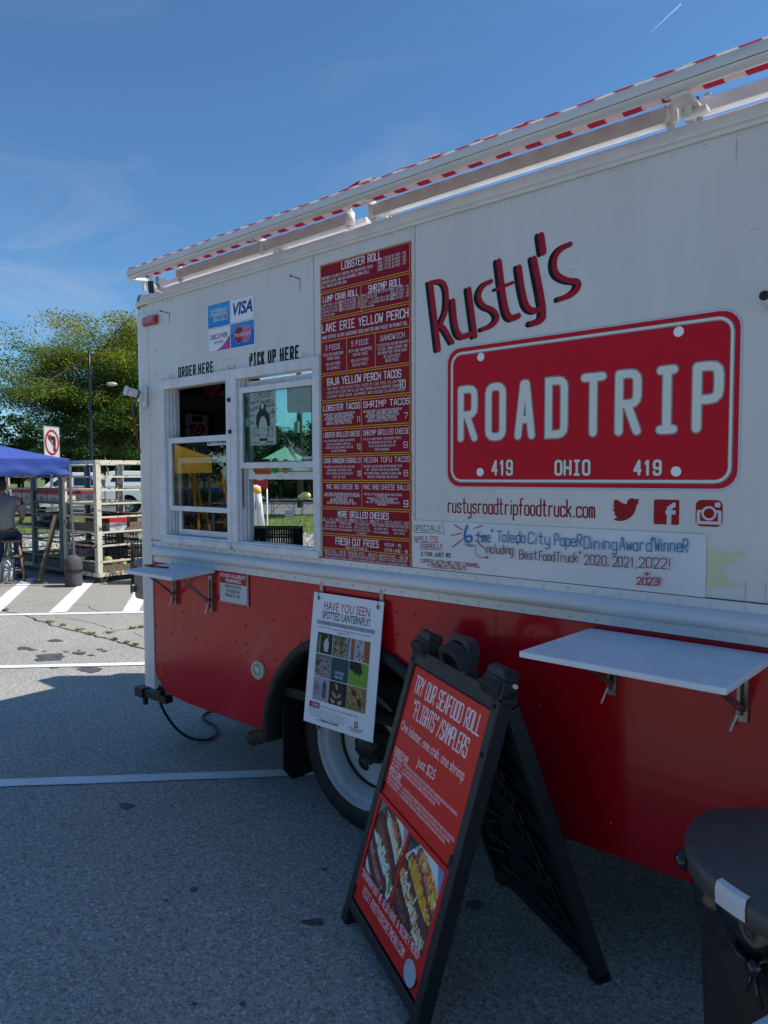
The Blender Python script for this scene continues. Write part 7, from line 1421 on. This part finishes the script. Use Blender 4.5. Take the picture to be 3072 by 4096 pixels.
m.add(vs, [(k, (k+1) % 24, 24+(k+1) % 24, 24+k) for k in range(24)]); bl_ = m.build('belt', mat('brown_leather', (.12, .05, .025), .5), pe_)
for s_ in (-1, 1): m = MB(); m.ell(bp(.38, s_*.15, .045), (.055, .13, .045), 14, 8, M=Matrix.Rotation(math.atan2(FD.y, FD.x)-math.pi/2, 3, 'Z')); m.build('shoe', mat('dark_shoe', (.05, .045, .04), .7), pe_)
Mh = Matrix.Rotation(math.atan2(FD.y, FD.x), 3, 'Z')
m = MB(); m.ell(bp(.13, -.08, 1.62), (.115, .098, .085), 18, 10, M=Mh); c0 = bp(.25, -.08, 1.61); m.ell(c0, (.07, .075, .010), 14, 6, M=Mh); m.build('cap', mat('dark_cap_cloth', (.03, .03, .04), .9), pe_)
m = MB(); m.ell(bp(.10, -.08, 1.565), (.105, .097, .075), 16, 9, M=Mh); m.build('hair', mat('greying_hair', (.06, .045, .035), .9, bump=.6, bscale=80), pe_)
# white jug by the stool
q = G(8, 2330); m = MB(); m.lathe([(.001, 0), (.10, 0), (.11, .03), (.11, .26), (.05, .34), (.04, .40), (.001, .40)], 18, Matrix.Translation((q[0]-.1, q[1]+.1, 0))); tag(m.build('water_jug', mat('frosted_plastic', (.5, .53, .56), .4)), 'pale plastic jug on the pavement at the stool legs', 'jug')

# ================================================================= white pickup with a bed cap
M_PICK = mat('white_car_paint', (.78, .78, .76), .25, coat=1); M_TINT = mat('tinted_car_glass', (.012, .018, .022), .06, spec=.8); M_CHROME = mat('bright_wheel_metal', (.45, .45, .46), .3, metal=.8)
q = Vector(B(517, 32.2)[:2]+(0,)); px_ = thing('pickup_truck', 'white crew cab pickup with a bed cap parked beyond the racks', 'pickup', (0, 0, 0))
Hw = .99
def side_prism(mb, poly, y0, y1): mb.prism(poly, lambda u, v, w: (u, w, v), (y0, y1))
def arc2(cx, cz, r_, a0, a1, n_=8): return [(cx+r_*math.cos(math.radians(a0+(a1-a0)*k/n_)), cz+r_*math.sin(math.radians(a0+(a1-a0)*k/n_))) for k in range(n_+1)]
FWX, RWX = -4.05, 0.0
low = [(-5.15, .52), (-5.15, .95), (-5.05, 1.08), (-4.75, 1.16), (-3.45, 1.24), (-3.2, 1.28), (1.20, 1.28), (1.22, .52), (.47, .52)]+arc2(RWX, .45, .47, 8, 172)+[(-.47, .48), (-3.58, .42)]+arc2(FWX, .45, .47, 8, 172)+[(-4.55, .5)]
m = MB(); side_prism(m, low, -Hw, Hw); m.build('lower_body', M_PICK, px_, bevel=.05)
m = MB(); P_ = [(-3.45, 1.281), (-2.75, 1.84), (-2.45, 1.90), (-1.45, 1.90), (-1.20, 1.84), (-1.05, 1.281)]; f_ = lambda u, v, w: (u, w*(1-.22*(v-1.28)), v); m.prism(P_, f_, (-Hw+.03, Hw-.03)); m.build('cab', M_PICK, px_, bevel=.03)
m = MB(); P_ = [(-.93, 1.281), (-.88, 1.92), (-.5, 1.97), (1.05, 1.95), (1.18, 1.281)]; m.prism(P_, f_, (-Hw+.02, Hw-.02)); m.build('bed_cap', M_PICK, px_, bevel=.03)
for s_ in (-1, 1):
    for P_, nm in (([(-3.12, 1.33), (-2.70, 1.74), (-2.28, 1.76), (-2.28, 1.33)], 'door_window'), ([(-2.18, 1.33), (-2.18, 1.76), (-1.50, 1.76), (-1.32, 1.33)], 'door_window'), ([(-.70, 1.48), (-.58, 1.78), (.78, 1.76), (.98, 1.48)], 'cap_window')):
        m = MB(); m.prism(P_, lambda u, v, w: (u, s_*((Hw-.028)*(1-.22*(v-1.28))+w), v), (0, .012)); m.build(nm, M_TINT, px_)
    m = MB(); m.box((-.93, s_*(Hw+.002), 1.30), (-.90, s_*(Hw+.004), .6)); m.box((-2.24, s_*(Hw+.001), .55), (-2.225, s_*(Hw+.005), 1.27)); m.box((-1.16, s_*(Hw+.001), .55), (-1.145, s_*(Hw+.005), 1.27)); m.build('door_gap', M_RUBBER, px_)
    m = MB(); m.box((-3.3, s_*(Hw+.006)-.02, .36), (-.7, s_*(Hw+.006)+.02, .43)); m.build('running_board', M_CHROME, px_)
    m = MB(); m.box((-2.98, s_*(Hw+.10)-.08, 1.30), (-2.85, s_*(Hw+.10)+.08, 1.50)); m.build('mirror', M_BLACK, px_, bevel=.02)
m = MB(); m.add([(-3.44, -.82, 1.31), (-3.44, .82, 1.31), (-2.78, .74, 1.80), (-2.78, -.74, 1.80)], [(0, 1, 2, 3)]); 
for i in range(4): x_, y_, z_ = m.v[i]; m.v[i] = (x_-.012, y_, z_+.012)
m.build('windscreen', M_TINT, px_, fix=False)
m = MB(); m.box((-5.22, -.9, .45), (-5.10, .9, .70)); m.box((1.2, -.9, .45), (1.36, .9, .62)); m.build('bumper', M_CHROME, px_, bevel=.02)
m = MB(); m.box((-5.16, -.62, .78), (-5.152, .62, 1.02)); m.build('grille', M_BLACK, px_)
for s_ in (-1, 1):
    m = MB(); m.box((-5.17, s_*.68-.0, .80), (-5.05, s_*.95, 1.0)); m.build('headlight', mat('lamp_glass', (.5, .5, .5), .1), px_); m = MB(); m.box((1.205, s_*.90-.05, .85), (1.24, s_*.90+.05, 1.2)); m.build('tail_light', M_REDLENS, px_)
for x_ in (FWX, RWX):
    for s_ in (-1, 1):
        Mx = Matrix.Translation((x_, s_*(Hw-.03), .41)) @ Matrix.Rotation(-s_*math.pi/2, 4, 'X'); m = MB(); m.lathe([(.20, -.26), (.39, -.25), (.41, -.2), (.41, -.06), (.39, -.01), (.24, 0)], 30, Mx); wh = m.build('tyre', M_RUBBER, px_); m = MB(); m.lathe([(.245, -.005), (.235, .002), (.20, -.03), (.09, -.04), (.06, -.01), (.001, -.008)], 24, Mx); m.build('rim', M_CHROME, wh)
        for k in range(6): an = k*math.pi/3; m = MB(); m.box((-.02, -.02, 0), (0, 0, 0)) if False else None; m = MB(); M2 = Mx @ Matrix.Rotation(an, 4, 'Z') @ Matrix.Translation((.15, 0, -.025)); m.box((-.045, -.030, 0), (.045, .030, .004), M2); m.build('rim_slot', M_BLACK, wh)
px_.location = q; px_.rotation_euler.z = math.atan2(RGT.y, RGT.x)+.24

# ================================================================= things seen through the pick up window
def flag(label, base, top, w, h, rot):
    t_ = thing('flag', label, 'flag', tuple(base)); m = MB(); m.cyl(base, top, .014, 8); m.build('flagpole', mat('pole_wood', (.25, .18, .1), .6), t_); base = Vector(base); top = Vector(top); d = (base-top).normalized(); o = RGT*math.cos(rot)+Vector((0, 0, math.sin(rot)))
    m = MB(); m.sm = True; n_ = 12
    for i in range(13):
        for k in range(n_):
            f_ = lambda u, v: top+d*(v*h)+o*(u*w)+FWD*(.05*math.sin(u*7))-Vector((0, 0, .18*u*w))
            u0, u1, v0, v1 = k/n_, (k+1)/n_, i/13, (i+1)/13; m.cur = '#1f2a55' if (u0 < .4 and i < 7) else ('#8f1c2c' if i % 2 == 0 else '#b5b3b5'); m.add([f_(u0, v0), f_(u1, v0), f_(u1, v1), f_(u0, v1)], [(0, 1, 2, 3)])
    m.build('flag_cloth', MC['leaves'], t_, fix=False); return t_
flag('striped flag on a slanting pole above the green tent', B(1190, 28.5, 1800), B(1135, 28.5, 1738), .75, .45, -1.2)
flag('small striped flag on a stick above the pickup beyond the racks', B(432, 30, 1900), B(420, 30, 1828), .42, .45, -1.3)
def folding(label, px, d, Lx, z_=.72):
    q = Vector(B(px, d)[:2]+(0,)); t_ = thing('market_table', label, 'table', tuple(q)); f = lambda u, v, w: tuple(q+RGT*u+FWD*v+Vector((0, 0, w))); m = MB(); m.prism([(0, 0), (Lx, 0), (Lx, .75), (0, .75)], f, (z_-.04, z_)); m.build('table_top', mat('grey_table', (.33, .31, .31), .5), t_)
    for u in (.12, Lx-.12):
        for v in (.1, .65): m = MB(); m.cyl(f(u, v, 0), f(u, v, z_-.04), .014, 8); m.build('leg', M_STEEL, t_)
        m = MB(); m.cyl(f(u, .1, .2), f(u, .65, .2), .01, 6); m.cyl(f(u, .375, .2), f(u+(.5 if u < 1 else -.5), .375, z_-.05), .01, 6); m.build('brace', M_STEEL, t_)
    return t_
folding('grey folding table at the left in the pick up window view', 1072, 30, 1.15); folding('grey folding table with squash at the right of the pick up window view', 1192, 30.4, 1.4)
q = B(1222, 30.5, 1990)
for k, (dx, r_) in enumerate(((0, .16), (.19, .10))):
    m = MB(); pq = Vector(q)+RGT*(dx*-1)+Vector((0, 0, 0)); m.ell((0, 0, 0), (r_*1.5, r_, r_), 16, 10); o = m.build('squash', mat('pale_squash_skin', (.60, .58, .24), .5)); o.location = (pq.x, pq.y, .72+r_*.95); o.rotation_euler.z = .6; tag(o, ('large pale yellow squash lying on the right folding table', 'smaller pale squash left of the large one on the folding table')[k], 'squash')
q = Vector(B(1105, 46)[:2]+(.02,)); t_ = thing('traffic_cone', 'orange traffic cone by the far kerb seen through the pick up window', 'traffic cone', tuple(q)); m = MB(); m.lathe([(.12, .02), (.03, .52), (.001, .53)], 18, Matrix.Translation(q)); m.box((q.x-.17, q.y-.17, q.z), (q.x+.17, q.y+.17, q.z+.03)); m.build('cone_body', mat('cone_orange', (.62, .10, .02), .5), t_); m = MB(); m.lathe([(.095, .16), (.07, .28)], 18, Matrix.Translation(q)); m.build('reflective_band', mat('band_white', (.7, .7, .7), .4), t_)
for k, (px, top_, w_, ln) in enumerate(((1019, 1940, 0, .0), (1052, 1945, 0, .10))):
    q = Vector(B(px, 12)[:2]+(0,)); t_ = thing('white_tube', ('white plastic tube with a yellow band at the left edge of the pick up window', 'leaning white plastic tube with a yellow band right of the upright one')[k], 'tube', tuple(q)); z1 = B(px, 12, top_)[2]; e_ = q-RGT*ln+Vector((0, 0, z1)); b_ = q+RGT*ln*.6
    m = MB(); m.tube([b_, b_.lerp(e_, .50)], .064, 16); m.tube([b_.lerp(e_, .48), e_], .054, 16); m.build('tube_body', mat('white_pvc', (.66, .66, .62), .35), t_); m = MB(); m.tube([b_.lerp(e_, .92), b_.lerp(e_, .98)], .0575, 16); m.build('yellow_band', mat('yellow_tape', (.62, .38, .03), .5), t_)
    m = MB(); h_ = b_.lerp(e_, .74)-FWD*.055+RGT*.02; m.tube([h_, h_-FWD*.03+Vector((0, 0, .03)), h_-FWD*.03+Vector((0, 0, .09)), h_+Vector((0, 0, .12))], .006, 6); m.build('handle', M_BLACK, t_)
q0 = Vector(B(1000, 13)[:2]+(0,)); t_ = thing('red_banner', 'red banner strip on a frame behind the white tubes', 'banner', tuple(q0)); f = lambda u, v, w: tuple(q0+RGT*u+FWD*v+Vector((0, 0, w))); m = MB(); m.prism([(-.5, 0), (.32, 0), (.32, .02), (-.5, .02)], f, (1.50, 1.66)); m.build('banner_cloth', mat('red_banner_cloth', (.42, .015, .02), .7), t_)
for u in (-.48, .30): m = MB(); m.cyl(f(u, .04, 0), f(u, .04, 1.66), .014, 8); m.build('post', M_ALU, t_)
q0 = Vector(B(1137, 26)[:2]+(0,)); t_ = thing('yard_sign', 'small white yard sign stuck in the grass before the folding tables', 'sign', tuple(q0)); f = lambda u, v, w: tuple(q0+RGT*u+FWD*v+Vector((0, 0, w))); m = MB(); m.prism([(0, 0), (.33, 0), (.33, .01), (0, .01)], f, (.18, .46)); m.build('sign_face', mat('sign_white', (.48, .49, .48), .3), t_)
for u in (.05, .28): m = MB(); m.cyl(f(u, .016, 0), f(u, .016, .3), .005, 6); m.build('wire_stake', M_STEEL, t_)

# ================================================================= things behind the viewer, mirrored in the order window
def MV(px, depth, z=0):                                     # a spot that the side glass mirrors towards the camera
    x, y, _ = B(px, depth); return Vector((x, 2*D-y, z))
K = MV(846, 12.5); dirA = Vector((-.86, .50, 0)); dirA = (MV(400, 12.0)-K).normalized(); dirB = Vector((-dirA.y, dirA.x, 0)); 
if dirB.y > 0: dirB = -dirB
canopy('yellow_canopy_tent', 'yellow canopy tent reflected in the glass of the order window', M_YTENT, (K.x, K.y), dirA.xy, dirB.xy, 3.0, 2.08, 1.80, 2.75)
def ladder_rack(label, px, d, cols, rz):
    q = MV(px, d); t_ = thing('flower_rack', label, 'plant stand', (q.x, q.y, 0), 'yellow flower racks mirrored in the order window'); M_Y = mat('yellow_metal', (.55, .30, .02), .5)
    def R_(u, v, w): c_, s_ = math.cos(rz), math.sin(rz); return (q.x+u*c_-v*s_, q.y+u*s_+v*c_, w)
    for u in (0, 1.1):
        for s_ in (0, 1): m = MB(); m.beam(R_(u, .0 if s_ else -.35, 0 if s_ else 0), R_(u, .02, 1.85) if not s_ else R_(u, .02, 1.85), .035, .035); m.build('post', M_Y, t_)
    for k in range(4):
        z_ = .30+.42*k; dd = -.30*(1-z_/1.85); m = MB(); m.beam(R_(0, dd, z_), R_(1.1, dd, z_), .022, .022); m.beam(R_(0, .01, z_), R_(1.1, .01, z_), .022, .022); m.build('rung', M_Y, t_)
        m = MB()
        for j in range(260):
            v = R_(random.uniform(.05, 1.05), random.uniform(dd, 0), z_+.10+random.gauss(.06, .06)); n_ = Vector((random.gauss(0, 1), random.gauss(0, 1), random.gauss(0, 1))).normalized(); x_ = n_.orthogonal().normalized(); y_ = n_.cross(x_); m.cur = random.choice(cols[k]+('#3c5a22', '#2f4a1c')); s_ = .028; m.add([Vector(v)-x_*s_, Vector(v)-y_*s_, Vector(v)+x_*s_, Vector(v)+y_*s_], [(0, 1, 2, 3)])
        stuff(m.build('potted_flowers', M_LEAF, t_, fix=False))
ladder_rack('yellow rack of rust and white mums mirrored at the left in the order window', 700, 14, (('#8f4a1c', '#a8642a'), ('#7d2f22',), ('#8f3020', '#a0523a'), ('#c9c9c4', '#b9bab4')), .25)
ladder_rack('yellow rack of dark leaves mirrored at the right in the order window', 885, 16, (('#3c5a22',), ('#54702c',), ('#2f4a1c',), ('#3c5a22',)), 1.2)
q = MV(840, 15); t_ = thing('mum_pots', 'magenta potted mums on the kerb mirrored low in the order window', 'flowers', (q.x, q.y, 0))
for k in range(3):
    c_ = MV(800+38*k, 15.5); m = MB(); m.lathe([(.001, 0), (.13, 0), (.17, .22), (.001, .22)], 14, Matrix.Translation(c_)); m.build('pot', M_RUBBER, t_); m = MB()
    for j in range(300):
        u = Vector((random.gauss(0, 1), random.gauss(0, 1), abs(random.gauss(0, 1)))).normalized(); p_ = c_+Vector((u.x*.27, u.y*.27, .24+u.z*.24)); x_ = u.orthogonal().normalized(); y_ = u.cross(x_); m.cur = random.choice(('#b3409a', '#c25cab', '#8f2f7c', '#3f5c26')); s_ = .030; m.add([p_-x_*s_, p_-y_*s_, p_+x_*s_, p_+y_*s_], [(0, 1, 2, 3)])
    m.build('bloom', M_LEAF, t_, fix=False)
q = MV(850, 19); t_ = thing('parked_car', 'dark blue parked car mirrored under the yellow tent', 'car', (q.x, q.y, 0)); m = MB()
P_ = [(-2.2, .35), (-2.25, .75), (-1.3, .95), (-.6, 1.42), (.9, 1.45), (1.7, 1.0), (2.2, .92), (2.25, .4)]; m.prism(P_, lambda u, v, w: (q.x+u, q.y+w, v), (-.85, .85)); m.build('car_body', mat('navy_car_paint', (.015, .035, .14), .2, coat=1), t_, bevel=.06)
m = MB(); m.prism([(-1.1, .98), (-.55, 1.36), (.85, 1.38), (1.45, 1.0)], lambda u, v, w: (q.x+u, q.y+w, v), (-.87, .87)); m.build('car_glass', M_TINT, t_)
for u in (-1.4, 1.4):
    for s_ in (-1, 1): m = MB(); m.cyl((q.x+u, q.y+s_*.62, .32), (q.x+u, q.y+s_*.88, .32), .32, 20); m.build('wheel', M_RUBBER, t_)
# contrail high in the sky
p0, p1 = Vector(B(2605, 2600, 128)), Vector(B(2722, 2700, 18)); m = MB(); m.tube([p0.lerp(p1, k/10) for k in range(11)], [2.6*(.3+.7*k/10) for k in range(11)], 8)
cm_ = bpy.data.materials.new('contrail_vapour'); cm_.use_nodes = True; t = cm_.node_tree; b = t.nodes['Principled BSDF']; b.inputs['Base Color'].default_value = (.9, .9, .9, 1); b.inputs['Alpha'].default_value = .28
tag(stuff(m.build('contrail', cm_)), 'short white contrail high at the right of the sky', 'contrail')
for o in bpy.data.objects:
    if '_o' in o: del o['_o']
    if '_first' in o: del o['_first']
